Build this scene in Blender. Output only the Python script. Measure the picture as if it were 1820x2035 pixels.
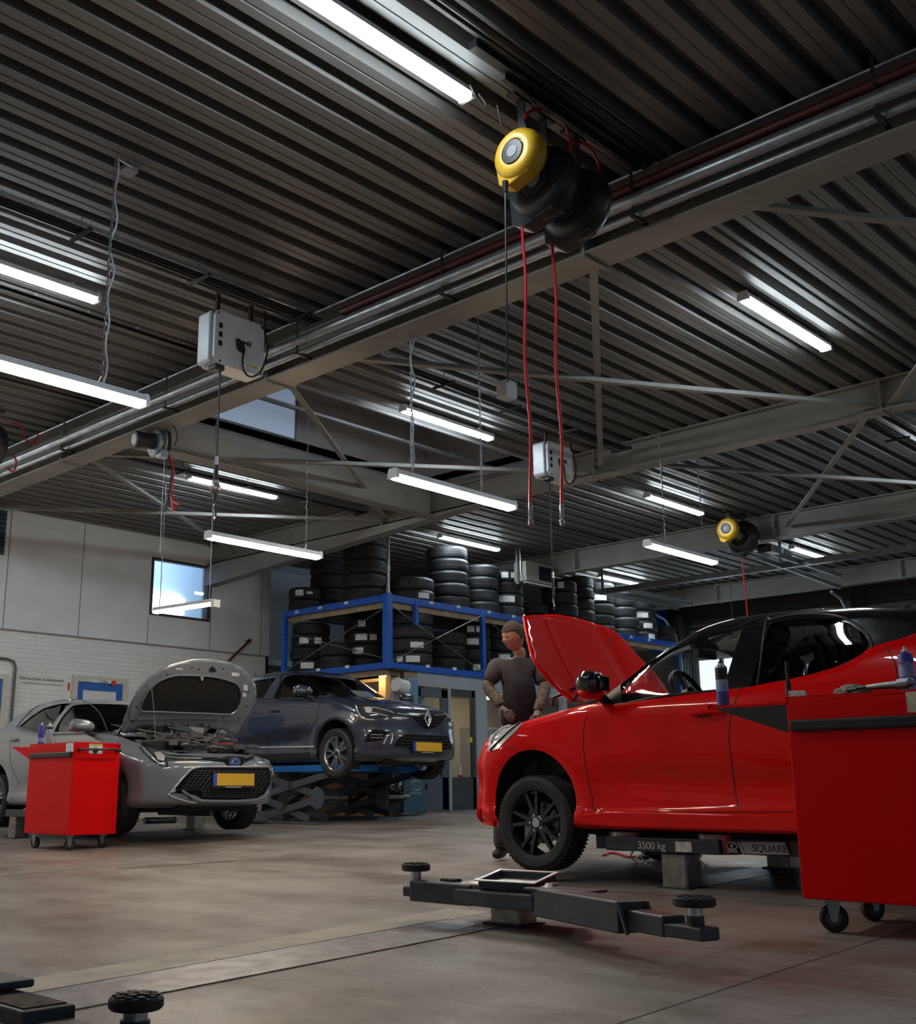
import bpy, bmesh, math, random
import numpy as np
from mathutils import Vector, Matrix
from mathutils.bvhtree import BVHTree
from mathutils.geometry import delaunay_2d_cdt
random.seed(7)
R_ = math.radians
sc = bpy.context.scene
for o in list(bpy.data.objects): bpy.data.objects.remove(o)
COL = sc.collection

# ------------------------------------------------ camera
F, PX, PY, HZ, H = 2230.0, 770.0, 1017.0, 1568.0, 0.58
PIT = math.atan((HZ-PY)/F)
_s = math.sqrt(.5)
FH = Vector((_s, _s, 0)); CR = Vector((_s, -_s, 0)); UPV = Vector((0, 0, 1))
FW = FH*math.cos(PIT)+UPV*math.sin(PIT); CU = UPV*math.cos(PIT)-FH*math.sin(PIT)
CAM = Vector((0, 0, H))
cd = bpy.data.cameras.new('camera'); cam = bpy.data.objects.new('camera', cd); COL.objects.link(cam)
cd.sensor_fit = 'HORIZONTAL'; cd.sensor_width = 36; cd.lens = 36*F/1820
cd.shift_x = (910-PX)/1820; cd.shift_y = -(1017.5-PY)/1820
cd.clip_start = .05; cd.clip_end = 200
cam.matrix_world = Matrix(((CR.x, CU.x, -FW.x, CAM.x), (CR.y, CU.y, -FW.y, CAM.y), (CR.z, CU.z, -FW.z, CAM.z), (0, 0, 0, 1)))
sc.camera = cam
# ------------------------------------------------ light and exposure
w = bpy.data.worlds.new('world'); sc.world = w; w.use_nodes = True
w.node_tree.nodes['Background'].inputs[0].default_value = (.62, .78, 1, 1)
w.node_tree.nodes['Background'].inputs[1].default_value = .12
COOL = ((.80, .93, 1.0, 1), 34.0)
WARM = ((1.0, .76, .54, 1), 34.0)
sc.view_settings.view_transform = 'Standard'; sc.view_settings.look = 'None'
sc.view_settings.exposure = 0.95; sc.view_settings.gamma = 1
sc.view_settings.use_curve_mapping = False

# ------------------------------------------------ pixel to place
def ray(x, y): return FW*F+CR*(x-PX)+CU*(PY-y)
def atz(x, y, z): d = ray(x, y); return CAM+d*((z-H)/d.z)
def atx(x, y, X): d = ray(x, y); return CAM+d*(X/d.x)
def aty(x, y, Y): d = ray(x, y); return CAM+d*(Y/d.y)
SL, SX = 0.037, 6.6                     # the floor falls towards a drain: 3.7 % along X
def zf(X): return SL*(X-SX)
def fl(x, y, h=0): d = ray(x, y); t = (-SL*SX+h-H)/(d.z-SL*d.x); return CAM+d*t

# ------------------------------------------------ materials
MATS = {}
def mat(name, col, rough=.5, metal=0., emit=None, es=1., noise=0., nscale=8., bump=0., bscale=40., coat=0., alpha=1., trans=0., spec=.5, stretch=None, dirt=None):
    if name in MATS: return MATS[name]
    m = bpy.data.materials.new(name); m.use_nodes = True; MATS[name] = m
    nt = m.node_tree; b = nt.nodes['Principled BSDF']
    if len(col) == 3: col = tuple(col)+(1,)
    b.inputs['Base Color'].default_value = col; b.inputs['Roughness'].default_value = rough
    b.inputs['Metallic'].default_value = metal; b.inputs['Specular IOR Level'].default_value = spec
    if coat: b.inputs['Coat Weight'].default_value = coat; b.inputs['Coat Roughness'].default_value = .03
    if trans: b.inputs['Transmission Weight'].default_value = trans
    if alpha < 1: b.inputs['Alpha'].default_value = alpha
    if emit: b.inputs['Emission Color'].default_value = tuple(emit)[:3]+(1,); b.inputs['Emission Strength'].default_value = es
    if noise or bump or dirt:
        tc = nt.nodes.new('ShaderNodeTexCoord'); mp = nt.nodes.new('ShaderNodeMapping')
        nt.links.new(tc.outputs['Object'], mp.inputs[0])
        if stretch: mp.inputs['Scale'].default_value = stretch
    if noise:
        n = nt.nodes.new('ShaderNodeTexNoise'); n.inputs['Scale'].default_value = nscale; n.inputs['Detail'].default_value = 6
        nt.links.new(mp.outputs[0], n.inputs['Vector'])
        r = nt.nodes.new('ShaderNodeValToRGB'); nt.links.new(n.outputs[0], r.inputs[0])
        lo = tuple(c*(1-noise) for c in col[:3])+(1,); hi = tuple(min(1, c*(1+noise)) for c in col[:3])+(1,)
        if dirt: lo = tuple(dirt)+(1,)
        r.color_ramp.elements[0].position = .3; r.color_ramp.elements[1].position = .7
        r.color_ramp.elements[0].color = lo; r.color_ramp.elements[1].color = hi
        nt.links.new(r.outputs[0], b.inputs['Base Color'])
        mr = nt.nodes.new('ShaderNodeMapRange'); nt.links.new(n.outputs[0], mr.inputs[0])
        mr.inputs[3].default_value = min(1, rough*1.25); mr.inputs[4].default_value = rough*.8
        nt.links.new(mr.outputs[0], b.inputs['Roughness'])
    if bump:
        n2 = nt.nodes.new('ShaderNodeTexNoise'); n2.inputs['Scale'].default_value = bscale; n2.inputs['Detail'].default_value = 5
        nt.links.new(mp.outputs[0], n2.inputs['Vector'])
        bn = nt.nodes.new('ShaderNodeBump'); bn.inputs['Strength'].default_value = bump; bn.inputs['Distance'].default_value = .01
        nt.links.new(n2.outputs[0], bn.inputs['Height']); nt.links.new(bn.outputs[0], b.inputs['Normal'])
    return m

M_red = mat('red_paint', (.78, .0, .0), .3, coat=.55, spec=.08)
M_redcab = mat('red_powder_coat', (.72, .0, .0), .45, spec=.15, coat=.0, bump=.03, bscale=200)
M_blackgloss = mat('black_gloss', (.008, .009, .011), .12, coat=1.)
M_black = mat('black_plastic', (.012, .012, .013), .45)
M_blackmatt = mat('black_matt', (.010, .010, .010), .8)
M_rubber = mat('rubber', (.018, .018, .020), .62, noise=.3, nscale=6, bump=.15, bscale=90)
M_tyre = mat('tyre_rubber', (.026, .027, .030), .52, noise=.35, nscale=5)
M_tyre2 = mat('tyre_rubber_dull', (.016, .016, .017), .7, noise=.35, nscale=5)
M_alu = mat('brushed_aluminium', (.55, .56, .58), .3, metal=1., noise=.15, nscale=20)
M_rim = mat('silver_alloy', (.55, .55, .57), .25, metal=1.)
M_rimdark = mat('black_alloy', (.012, .013, .016), .18, coat=1.)
M_chrome = mat('chrome', (.82, .83, .85), .08, metal=1.)
M_steel = mat('worn_steel', (.30, .29, .27), .38, metal=.9, noise=.35, nscale=12)
M_galv = mat('galvanised_steel', (.34, .36, .38), .38, metal=.8, noise=.2, nscale=10)
M_beam = mat('painted_beam', (.25, .24, .215), .5, noise=.12, nscale=2)
M_lift = mat('lift_anthracite', (.036, .044, .056), .42, noise=.25, nscale=6, bump=.1, bscale=60)
M_blue = mat('rack_blue', (.005, .095, .50), .38, noise=.12, nscale=5)
M_liftblue = mat('platform_blue', (.01, .16, .52), .4, noise=.15, nscale=5)
M_white = mat('white_plastic', (.68, .69, .70), .4)
M_greybox = mat('grey_white_plastic', (.50, .52, .55), .4, noise=.15, nscale=3)
M_sticker = mat('white_sticker', (.75, .77, .80), .5, noise=.35, nscale=60)
M_yellow = mat('yellow_plastic', (.62, .36, .02), .38, noise=.15, nscale=4)
M_plate = mat('plate_yellow', (.72, .42, .03), .35)
M_euro = mat('plate_blue', (.05, .09, .5), .35)
M_hosered = mat('red_hose', (.55, .006, .012), .35)
M_hosedark = mat('dark_red_hose', (.30, .004, .006), .35)
M_wood = mat('chipboard', (.34, .25, .16), .7, noise=.25, nscale=12)
M_brown = mat('brown_wood', (.20, .115, .055), .7, noise=.35, nscale=5, stretch=(1, 1, 6))
M_grey = mat('cement_grey_paint', (.175, .20, .23), .28, coat=1.)
M_navy = mat('slate_blue_paint', (.034, .044, .070), .26, metal=.2, coat=1.)
M_silver = mat('lamp_silver', (.72, .74, .76), .18, metal=.35, coat=1.)
M_skin = mat('skin', (.42, .22, .14), .5)
M_shirt = mat('charcoal_shirt', (.045, .045, .050), .85, bump=.3, bscale=30)
M_apron = mat('navy_black_cloth', (.012, .012, .020), .85)
M_trouser = mat('grey_work_trousers', (.055, .055, .058), .85)
M_hair = mat('brown_hair', (.022, .012, .007), .7, bump=.4, bscale=120)
M_glove = mat('grey_glove', (.16, .15, .14), .7)

def glass(name, tint=(.85, .92, .95), a=.22, rough=.02):
    if name in MATS: return MATS[name]
    m = bpy.data.materials.new(name); m.use_nodes = True; MATS[name] = m
    nt = m.node_tree; nt.nodes.clear()
    o = nt.nodes.new('ShaderNodeOutputMaterial'); mx = nt.nodes.new('ShaderNodeMixShader')
    t = nt.nodes.new('ShaderNodeBsdfTransparent'); t.inputs[0].default_value = tuple(tint)+(1,)
    g = nt.nodes.new('ShaderNodeBsdfGlossy'); g.inputs['Roughness'].default_value = rough
    lw = nt.nodes.new('ShaderNodeLayerWeight'); lw.inputs[0].default_value = .5
    fr = nt.nodes.new('ShaderNodeMath'); fr.operation = 'POWER'; fr.inputs[1].default_value = 4.5; nt.links.new(lw.outputs['Facing'], fr.inputs[0])
    mt = nt.nodes.new('ShaderNodeMath'); mt.operation = 'ADD'; mt.inputs[1].default_value = .05
    nt.links.new(fr.outputs[0], mt.inputs[0]); nt.links.new(mt.outputs[0], mx.inputs[0])
    nt.links.new(t.outputs[0], mx.inputs[1]); nt.links.new(g.outputs[0], mx.inputs[2]); nt.links.new(mx.outputs[0], o.inputs[0])
    return m
M_glass = glass('clear_glass', (.93, .955, .96))
M_glassdark = glass('privacy_glass', (.40, .42, .43))
M_glassmid = glass('tinted_glass', (.66, .70, .71))
M_cool = mat('cool_led', (.9, .95, 1), .4, emit=COOL[0], es=COOL[1])
M_warm = mat('warm_led', (1, .95, .9), .4, emit=WARM[0], es=WARM[1])
M_boothled = mat('booth_led', (1, .9, .75), .4, emit=(1, .78, .52), es=9)
M_amber = mat('amber_led', (1, .8, .5), .4, emit=(1, .52, .18), es=14)

# ------------------------------------------------ mesh helpers
class MB:
    def __init__(s): s.v = []; s.f = []
    def add(s, vs, fs):
        n = len(s.v); s.v += [tuple(v) for v in vs]; s.f += [tuple(i+n for i in f) for f in fs]; return s
    def box(s, x0, y0, z0, x1, y1, z1, M=None):
        vs = [Vector((x, y, z)) for x in (x0, x1) for y in (y0, y1) for z in (z0, z1)]
        if M: vs = [M @ v for v in vs]
        return s.add(vs, [(0, 1, 3, 2), (4, 6, 7, 5), (0, 4, 5, 1), (2, 3, 7, 6), (0, 2, 6, 4), (1, 5, 7, 3)])
    def cbox(s, c, d, rot=None):
        M = Matrix.Translation(Vector(c)) @ (rot.to_4x4() if rot else Matrix.Identity(4))
        return s.box(-d[0]/2, -d[1]/2, -d[2]/2, d[0]/2, d[1]/2, d[2]/2, M)
    def bar(s, a, b, wd, ht, up=(0, 0, 1)):
        a, b = Vector(a), Vector(b); d = (b-a); L = d.length; d.normalize(); up = Vector(up)
        if abs(d.dot(up)) > .98: up = Vector((1, 0, 0))
        sd = d.cross(up).normalized(); u = sd.cross(d)
        vs = [p+sd*i*wd/2+u*j*ht/2 for p in (a, b) for i, j in ((-1, -1), (1, -1), (1, 1), (-1, 1))]
        return s.add(vs, [(0, 1, 2, 3), (7, 6, 5, 4), (0, 4, 5, 1), (1, 5, 6, 2), (2, 6, 7, 3), (3, 7, 4, 0)])
    def cyl(s, a, b, r, n=16, r2=None, cap=True):
        r2 = r if r2 is None else r2
        a, b = Vector(a), Vector(b); d = (b-a).normalized(); u = d.orthogonal().normalized(); v = d.cross(u)
        vs = []; 
        for p, rr in ((a, r), (b, r2)): vs += [p+(u*math.cos(2*math.pi*i/n)+v*math.sin(2*math.pi*i/n))*rr for i in range(n)]
        fs = [(i, (i+1) % n, n+(i+1) % n, n+i) for i in range(n)]
        if cap: fs += [tuple(range(n))[::-1], tuple(range(n, 2*n))]
        return s.add(vs, fs)
    def tube(s, pts, r, n=8, closed=False):
        pts = [Vector(p) for p in pts]; N = len(pts); vs = []; u = None
        for i, p in enumerate(pts):
            if closed: t = (pts[(i+1) % N]-pts[i-1]).normalized()
            else: t = (pts[min(i+1, N-1)]-pts[max(i-1, 0)]).normalized()
            if u is None: u = t.orthogonal().normalized()
            else:
                u = (u-t*u.dot(t)); u = u.normalized() if u.length > 1e-6 else t.orthogonal().normalized()
            v = t.cross(u)
            rr = r[i] if isinstance(r, (list, tuple)) else r
            vs += [p+(u*math.cos(2*math.pi*k/n)+v*math.sin(2*math.pi*k/n))*rr for k in range(n)]
        fs = []
        for i in range(N if closed else N-1):
            j = (i+1) % N
            fs += [(i*n+k, i*n+(k+1) % n, j*n+(k+1) % n, j*n+k) for k in range(n)]
        if not closed: fs += [tuple(range(n))[::-1], tuple(range((N-1)*n, N*n))]
        return s.add(vs, fs)
    def lathe(s, prof, a=(0, 0, 0), axis=(0, 0, 1), n=32, closed=False):
        a = Vector(a); d = Vector(axis).normalized(); u = d.orthogonal().normalized(); v = d.cross(u); m = len(prof)
        vs = [a+d*h+(u*math.cos(2*math.pi*i/n)+v*math.sin(2*math.pi*i/n))*r for i in range(n) for r, h in prof]
        fs = [(i*m+k, i*m+(k+1) % m, ((i+1) % n)*m+(k+1) % m, ((i+1) % n)*m+k) for i in range(n) for k in range(m if closed else m-1)]
        return s.add(vs, fs)
    def prism(s, poly, o, ux, uy, depth):
        """polygon (a,b) in plane o+a*ux+b*uy, extruded by vector depth"""
        o, ux, uy, depth = Vector(o), Vector(ux), Vector(uy), Vector(depth); n = len(poly)
        vs = [o+ux*a+uy*b for a, b in poly]; vs += [v+depth for v in vs]
        return s.add(vs, [tuple(range(n))[::-1], tuple(range(n, 2*n))]+[(i, (i+1) % n, n+(i+1) % n, n+i) for i in range(n)])
    def ell(s, c, r, n=16, m=10, M=None):
        vs = []; c = Vector(c)
        for j in range(m+1):
            th = math.pi*j/m
            for i in range(n):
                p = Vector((r[0]*math.sin(th)*math.cos(2*math.pi*i/n), r[1]*math.sin(th)*math.sin(2*math.pi*i/n), r[2]*math.cos(th)))
                vs.append(c+(M @ p if M else p))
        return s.add(vs, [(j*n+i, j*n+(i+1) % n, (j+1)*n+(i+1) % n, (j+1)*n+i) for j in range(m) for i in range(n)])
    def build(s, name, m, parent=None, bevel=0, smooth=False, ang=35, local=False, seg=2):
        me = bpy.data.meshes.new(name); off = Vector((0, 0, 0))
        if parent is not None and not local:
            p = parent
            while p is not None: off += p.location; p = p.parent
        me.from_pydata([tuple(Vector(v)-off) for v in s.v], [], s.f)
        bm = bmesh.new(); bm.from_mesh(me); bmesh.ops.remove_doubles(bm, verts=bm.verts, dist=1e-5); bmesh.ops.recalc_face_normals(bm, faces=bm.faces); bm.to_mesh(me); bm.free()
        if smooth:
            me.polygons.foreach_set('use_smooth', [True]*len(me.polygons)); me.set_sharp_from_angle(angle=R_(ang))
        me.materials.append(m)
        o = bpy.data.objects.new(name, me); COL.objects.link(o)
        if parent is not None: o.parent = parent
        if bevel:
            b = o.modifiers.new('bevel', 'BEVEL'); b.width = bevel; b.segments = seg; b.limit_method = 'ANGLE'; b.angle_limit = R_(40)
            b.harden_normals = False
        return o
def tag(o, label=None, cat=None, group=None, kind=None):
    if label: o['label'] = label
    if cat: o['category'] = cat
    if group: o['group'] = group
    if kind: o['kind'] = kind
    return o
def thing(name, label, cat, loc=(0, 0, 0), group=None):
    o = bpy.data.objects.new(name, None); COL.objects.link(o); o.location = Vector(loc); o.empty_display_size = .1
    return tag(o, label, cat, group)
def copy_tree(o, parent=None):
    c = o.copy(); COL.objects.link(c); c.parent = parent
    for ch in [x for x in KIDS.get(o.name, o.children)]: copy_tree(ch, c)
    return c
KIDS = {}
def struct(o): o['kind'] = 'structure'; return o
def arc(c, r, a0, a1, n, ux, uz):
    c, ux, uz = Vector(c), Vector(ux), Vector(uz)
    return [c+ux*(r*math.cos(a0+(a1-a0)*i/n))+uz*(r*math.sin(a0+(a1-a0)*i/n)) for i in range(n+1)]
def catmull(P, sub=6, closed=False):
    P = [Vector(p) for p in P]; N = len(P); out = []
    for i in range(N if closed else N-1):
        if closed: p0, p1, p2, p3 = P[i-1], P[i], P[(i+1) % N], P[(i+2) % N]
        else: p0, p1, p2, p3 = P[max(i-1, 0)], P[i], P[i+1], P[min(i+2, N-1)]
        for k in range(sub):
            t = k/sub
            out.append(.5*((2*p1)+(p2-p0)*t+(2*p0-5*p1+4*p2-p3)*t*t+(3*p1-p0-3*p2+p3)*t**3))
    if not closed: out.append(P[-1])
    return out
def text(body, size, mtl, name, parent, o, ux, uy, depth=.0015):
    """raised lettering: origin o, x along ux, y along uy (world vectors)"""
    cu = bpy.data.curves.new(name, 'FONT'); cu.body = body; cu.size = size; cu.extrude = depth; cu.align_x = 'CENTER'; cu.align_y = 'CENTER'
    t = bpy.data.objects.new(name+'_tmp', cu); COL.objects.link(t)
    bpy.context.view_layer.update()
    me = bpy.data.meshes.new_from_object(t.evaluated_get(bpy.context.evaluated_depsgraph_get()))
    bpy.data.objects.remove(t)
    ux, uy = Vector(ux).normalized(), Vector(uy).normalized(); uz = ux.cross(uy)
    off = Vector((0, 0, 0)); p = parent
    while p is not None: off += p.location; p = p.parent
    for v in me.vertices: v.co = Vector(o)+ux*v.co.x+uy*v.co.y+uz*v.co.z-off
    me.materials.clear(); me.materials.append(mtl)
    ob = bpy.data.objects.new(name, me); COL.objects.link(ob); ob.parent = parent
    return ob
# ------------------------------------------------ structure
def concrete():
    m = bpy.data.materials.new('concrete_floor'); m.use_nodes = True; nt = m.node_tree; b = nt.nodes['Principled BSDF']
    tc = nt.nodes.new('ShaderNodeTexCoord')
    def noise(sc_, det=8, rough=.6, stretch=None):
        mp = nt.nodes.new('ShaderNodeMapping'); nt.links.new(tc.outputs['Object'], mp.inputs[0])
        if stretch: mp.inputs['Scale'].default_value = stretch
        n = nt.nodes.new('ShaderNodeTexNoise'); n.inputs['Scale'].default_value = sc_; n.inputs['Detail'].default_value = det; n.inputs['Roughness'].default_value = rough
        nt.links.new(mp.outputs[0], n.inputs['Vector']); return n.outputs[0]
    def ramp(src, p0, c0, p1, c1):
        r = nt.nodes.new('ShaderNodeValToRGB'); nt.links.new(src, r.inputs[0])
        r.color_ramp.elements[0].position = p0; r.color_ramp.elements[0].color = tuple(c0)+(1,)
        r.color_ramp.elements[1].position = p1; r.color_ramp.elements[1].color = tuple(c1)+(1,); return r.outputs[0]
    def mul(a, c, f=1.):
        mx = nt.nodes.new('ShaderNodeMix'); mx.data_type = 'RGBA'; mx.blend_type = 'MULTIPLY'; mx.inputs[0].default_value = f
        nt.links.new(a, mx.inputs[6]); nt.links.new(c, mx.inputs[7]); return mx.outputs[2]
    base = ramp(noise(.7), .3, (.235, .205, .175), .7, (.345, .315, .28))
    big = ramp(noise(1.6, 10, .7, (1, .35, 1)), .38, (.52, .46, .42), .56, (1, 1, 1))
    spots = ramp(noise(7, 6, .7), .28, (.42, .38, .35), .40, (1, 1, 1))
    fine = ramp(noise(60, 4, .7), .3, (.82, .82, .82), .6, (1, 1, 1))
    specks = ramp(noise(22, 2, .5), .22, (.15, .13, .12), .26, (1, 1, 1))
    c = mul(mul(mul(mul(base, big), spots, .8), fine), specks)
    nt.links.new(c, b.inputs['Base Color'])
    rr = ramp(noise(1.1, 8, .7), .35, (.30,)*3, .65, (.62,)*3); nt.links.new(rr, b.inputs['Roughness'])
    bn = nt.nodes.new('ShaderNodeBump'); bn.inputs['Strength'].default_value = .08; bn.inputs['Distance'].default_value = .01
    nt.links.new(noise(35, 6), bn.inputs['Height']); nt.links.new(bn.outputs[0], b.inputs['Normal'])
    return m
M_floor = concrete()
X0, X1, Y0, Y1, ZC = -5.0, 22.6, -6.0, 15.7, 4.65
mb = MB(); mb.add([(X0, Y0, zf(X0)), (X1, Y0, zf(X1)), (X1, 21, zf(X1)), (X0, 21, zf(X0)), (X0, Y0, zf(X0)-.3), (X1, Y0, zf(X1)-.3), (X1, 21, zf(X1)-.3), (X0, 21, zf(X0)-.3)],
                  [(0, 1, 2, 3), (4, 7, 6, 5), (0, 4, 5, 1), (1, 5, 6, 2), (2, 6, 7, 3), (3, 7, 4, 0)])
struct(mb.build('floor', M_floor))
def slab(name, xa, xb, ya, yb, h, m, below=.01):
    mb = MB(); vs = [(x, y, zf(x)+dz) for dz in (-below, h) for x, y in ((xa, ya), (xb, ya), (xb, yb), (xa, yb))]
    mb.add(vs, [(0, 3, 2, 1), (4, 5, 6, 7), (0, 1, 5, 4), (1, 2, 6, 5), (2, 3, 7, 6), (3, 0, 4, 7)])
    return struct(mb.build(name, m))
M_cover = mat('steel_cover_plate', (.27, .27, .28), .38, metal=.55, noise=.3, nscale=9, dirt=(.17, .165, .16), bump=.05, bscale=80)
M_patch = mat('concrete_patch', (.36, .325, .27), .6, noise=.15, nscale=6)
M_joint = mat('floor_joint', (.05, .045, .04), .8)
slab('trim_1', 1.6, 4.55, 3.73, 4.11, .004, M_cover)
slab('trim_2', -1.0, 4.9, 4.11, 4.40, .0015, M_patch)
slab('trim_3', 1.6, 4.55, 3.715, 3.73, .006, M_steel); slab('trim_4', 1.6, 4.55, 4.11, 4.122, .006, M_steel)
slab('trim_5', -2, 22, 2.15, 2.157, .001, M_joint); slab('trim_6', -2, 22, 8.62, 8.626, .001, M_joint)
slab('trim_7', 6.0, 6.008, -3, 9, .001, M_joint); slab('trim_8', 6.35, 9.2, 3.75, 4.05, .002, M_cover); slab('trim_9', 6.8, 9.1, 12.55, 12.9, .002, M_cover)
# drain slot left of the middle
a, b = fl(235, 1727), fl(470, 1711)
mb = MB(); mb.bar((a.x, a.y, zf(a.x)-.004), (b.x, b.y, zf(b.x)-.004), .035, .012); struct(mb.build('trim_10', M_joint))

# corrugated roof deck, ribs along X
M_deck = mat('galvanised_deck', (.17, .165, .155), .5, metal=.3, noise=.05, nscale=1, stretch=(.4, 2, 2))
def deck(name, xa, xb, ya, yb, z):
    P = .2505; prof = [(0, 0), (.062, 0), (.068, .005), (.078, .005), (.084, 0), (.146, 0), (.166, .085), (.186, .085), (.192, .079), (.204, .079), (.210, .085), (.2305, .085)]
    k0 = math.floor((ya-2.3)/P); pts = []
    y = 2.3+k0*P-.2
    while y < yb+P:
        pts += [(y+p, z+h) for p, h in prof if ya <= y+p <= yb]; y += P
    n = len(pts); vs = [(x, p, h) for x in (xa, xb) for p, h in pts]
    mb = MB(); mb.add(vs, [(i, i+1, n+i+1, n+i) for i in range(n-1)]); o = mb.build(name, M_deck)
    return struct(o)
WX0, WX1, WY0, WY1 = 6.40, 11.2, 8.42, 10.40      # skylight well
deck('ceiling', X0, X1, Y0, WY0, ZC)
deck('ceiling', X0, WX0, WY0, WY1, ZC); deck('ceiling', WX1, X1, WY0, WY1, ZC)
deck('ceiling', X0, X1, WY1, 16.0, ZC)
mb = MB(); mb.box(X0, Y0, ZC+.1, X1, WY0, ZC+.2); mb.box(X0, WY1, ZC+.1, X1, 16, ZC+.2); mb.box(X0, WY0, ZC+.1, WX0, WY1, ZC+.2); mb.box(WX1, WY0, ZC+.1, X1, WY1, ZC+.2)
struct(mb.build('ceiling', M_blackmatt))
M_well = mat('smooth_sheet_metal', (.34, .34, .35), .38, metal=.15, noise=.1, nscale=1.5)
mb = MB(); mb.box(WX0-.04, WY1, 4.3, WX1+.04, WY1+.03, 6.0); mb.box(WX0-.04, WY0-.03, ZC-.02, WX1+.04, WY0, 6.0)
mb.box(WX0-.04, WY0, ZC, WX0, WY1, 6.0); mb.box(WX1, WY0, ZC, WX1+.04, WY1, 6.0); struct(mb.build('trim_11', M_well))
mb = MB(); mb.box(WX0, WY0, 6.0, WX1, WY1, 6.03); struct(mb.build('trim_12', M_well))
# daylight reflected on the well wall, painted as a pale blue glowing panel
M_dayreflect = mat('daylight_reflection', (.35, .42, .52), .35, emit=(.42, .55, .78), es=.16)
mb = MB(); mb.box(6.45, WY1-.012, 4.86, 8.72, WY1, 5.9); o = struct(mb.build('window_4', M_dayreflect))
mb = MB(); mb.box(6.45, WY1-.03, 4.83, 8.74, WY1-.001, 4.86); mb.box(8.72, WY1-.03, 4.86, 8.74, WY1-.001, 5.9); struct(mb.build('trim_13', M_alu))
# purlin along X under the well, with a round duct-like flange
mb = MB(); mb.box(6.3, 10.30, 4.28, 11.15, 10.42, 4.60); mb.box(6.3, 10.24, 4.26, 11.15, 10.48, 4.28); struct(mb.build('trim_14', M_beam, bevel=.01))
# roof beams along Y
def hbeam(n, x, zb, fw=.24):
    mb = MB(); mb.box(x-fw/2, Y0, zb, x+fw/2, 15.6, zb+.018); mb.box(x-.008, Y0, zb+.018, x+.008, 15.6, ZC-.02); mb.box(x-fw/2, Y0, ZC-.02, x+fw/2, 15.6, ZC)
    for y in (4.1, 7.6, 11.3, .6): mb.box(x-fw/2-.005, y-.012, zb-.02, x+fw/2+.005, y+.012, zb+.36)
    return struct(mb.build('trim_%d' % n, M_beam))
hbeam(15, 6.17, 4.20, .28); hbeam(16, 11.28, 4.31, .2); hbeam(17, 16.0, 4.27, .2); hbeam(18, 20.9, 4.3, .2)
mb = MB(); mb.box(6.2, 8.94, 4.62, 11.2, 9.0, 4.65); struct(mb.build('trim_60', M_galv))
# deeper haunch at the left end of the middle beam
mb = MB(); mb.prism([(9.2, 4.31), (15.6, 3.95), (15.6, 4.33), (9.2, 4.33)], (11.18, 0, 0), (0, 1, 0), (0, 0, 1), (.2, 0, 0)); struct(mb.build('trim_19', M_beam))
# diagonal wind bracing
k = 20
for (xa, ya, xb, yb) in [(6.3, 4.2, 11.2, 7.5), (6.3, 7.1, 11.2, 4.15), (6.3, 7.75, 11.2, 11.25), (6.3, 11.4, 11.2, 7.7), (6.3, 11.45, 11.2, 14.8), (6.3, 14.9, 11.2, 11.3), (6.3, 3.35, 11.2, .1), (6.3, .7, 11.2, 4.0),
                         (11.3, 4.2, 15.9, 7.4), (11.3, 7.0, 15.9, 4.2)]:
    mb = MB(); z = 4.36 if k % 2 else 4.42
    mb.bar((xa, ya, z), (xb, yb, z), .065, .012); mb.bar((xa, ya, z+.02), (xb, yb, z+.02), .012, .05); struct(mb.build('trim_%d' % k, M_beam)); k += 1
# rails, sprinkler pipe and conduits fixed to the first beam
M_redpipe = mat('dark_red_pipe', (.085, .008, .006), .45, noise=.2, nscale=4)
mb = MB(); mb.cyl((5.92, -2, 4.47), (5.92, 6.45, 4.47), .034, 14); tag(mb.build('sprinkler_pipe', M_redpipe, smooth=True), 'dark red pipe running along the nearest roof beam', 'pipe')
mb = MB(); mb.cyl((5.90, -3, 4.36), (5.90, 15.5, 4.36), .045, 16); mb.cyl((5.96, -3, 4.28), (5.96, 15.5, 4.28), .028, 12)
tag(mb.build('service_pipe', M_galv, smooth=True), 'long grey metal service pipes along the nearest roof beam', 'pipe')
mb = MB(); mb.cyl((5.98, -3, 4.61), (5.98, 15.5, 4.61), .012, 8); tag(mb.build('conduit', M_galv), 'thin conduit at the ceiling edge of the nearest roof beam', 'conduit')
for y in [0, 2, 3.6, 5.3, 7, 9, 11, 13]:
    mb = MB(); mb.bar((5.89, y, 4.62), (5.89, y, 4.25), .02, .006, (1, 0, 0)); mb.box(5.87, y-.015, 4.235, 6.05, y+.015, 4.25)
    tag(mb.build('pipe_hanger', M_black), 'thin black strap holding the pipes on the nearest roof beam', 'bracket', 'pipe straps on the nearest roof beam')
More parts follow.
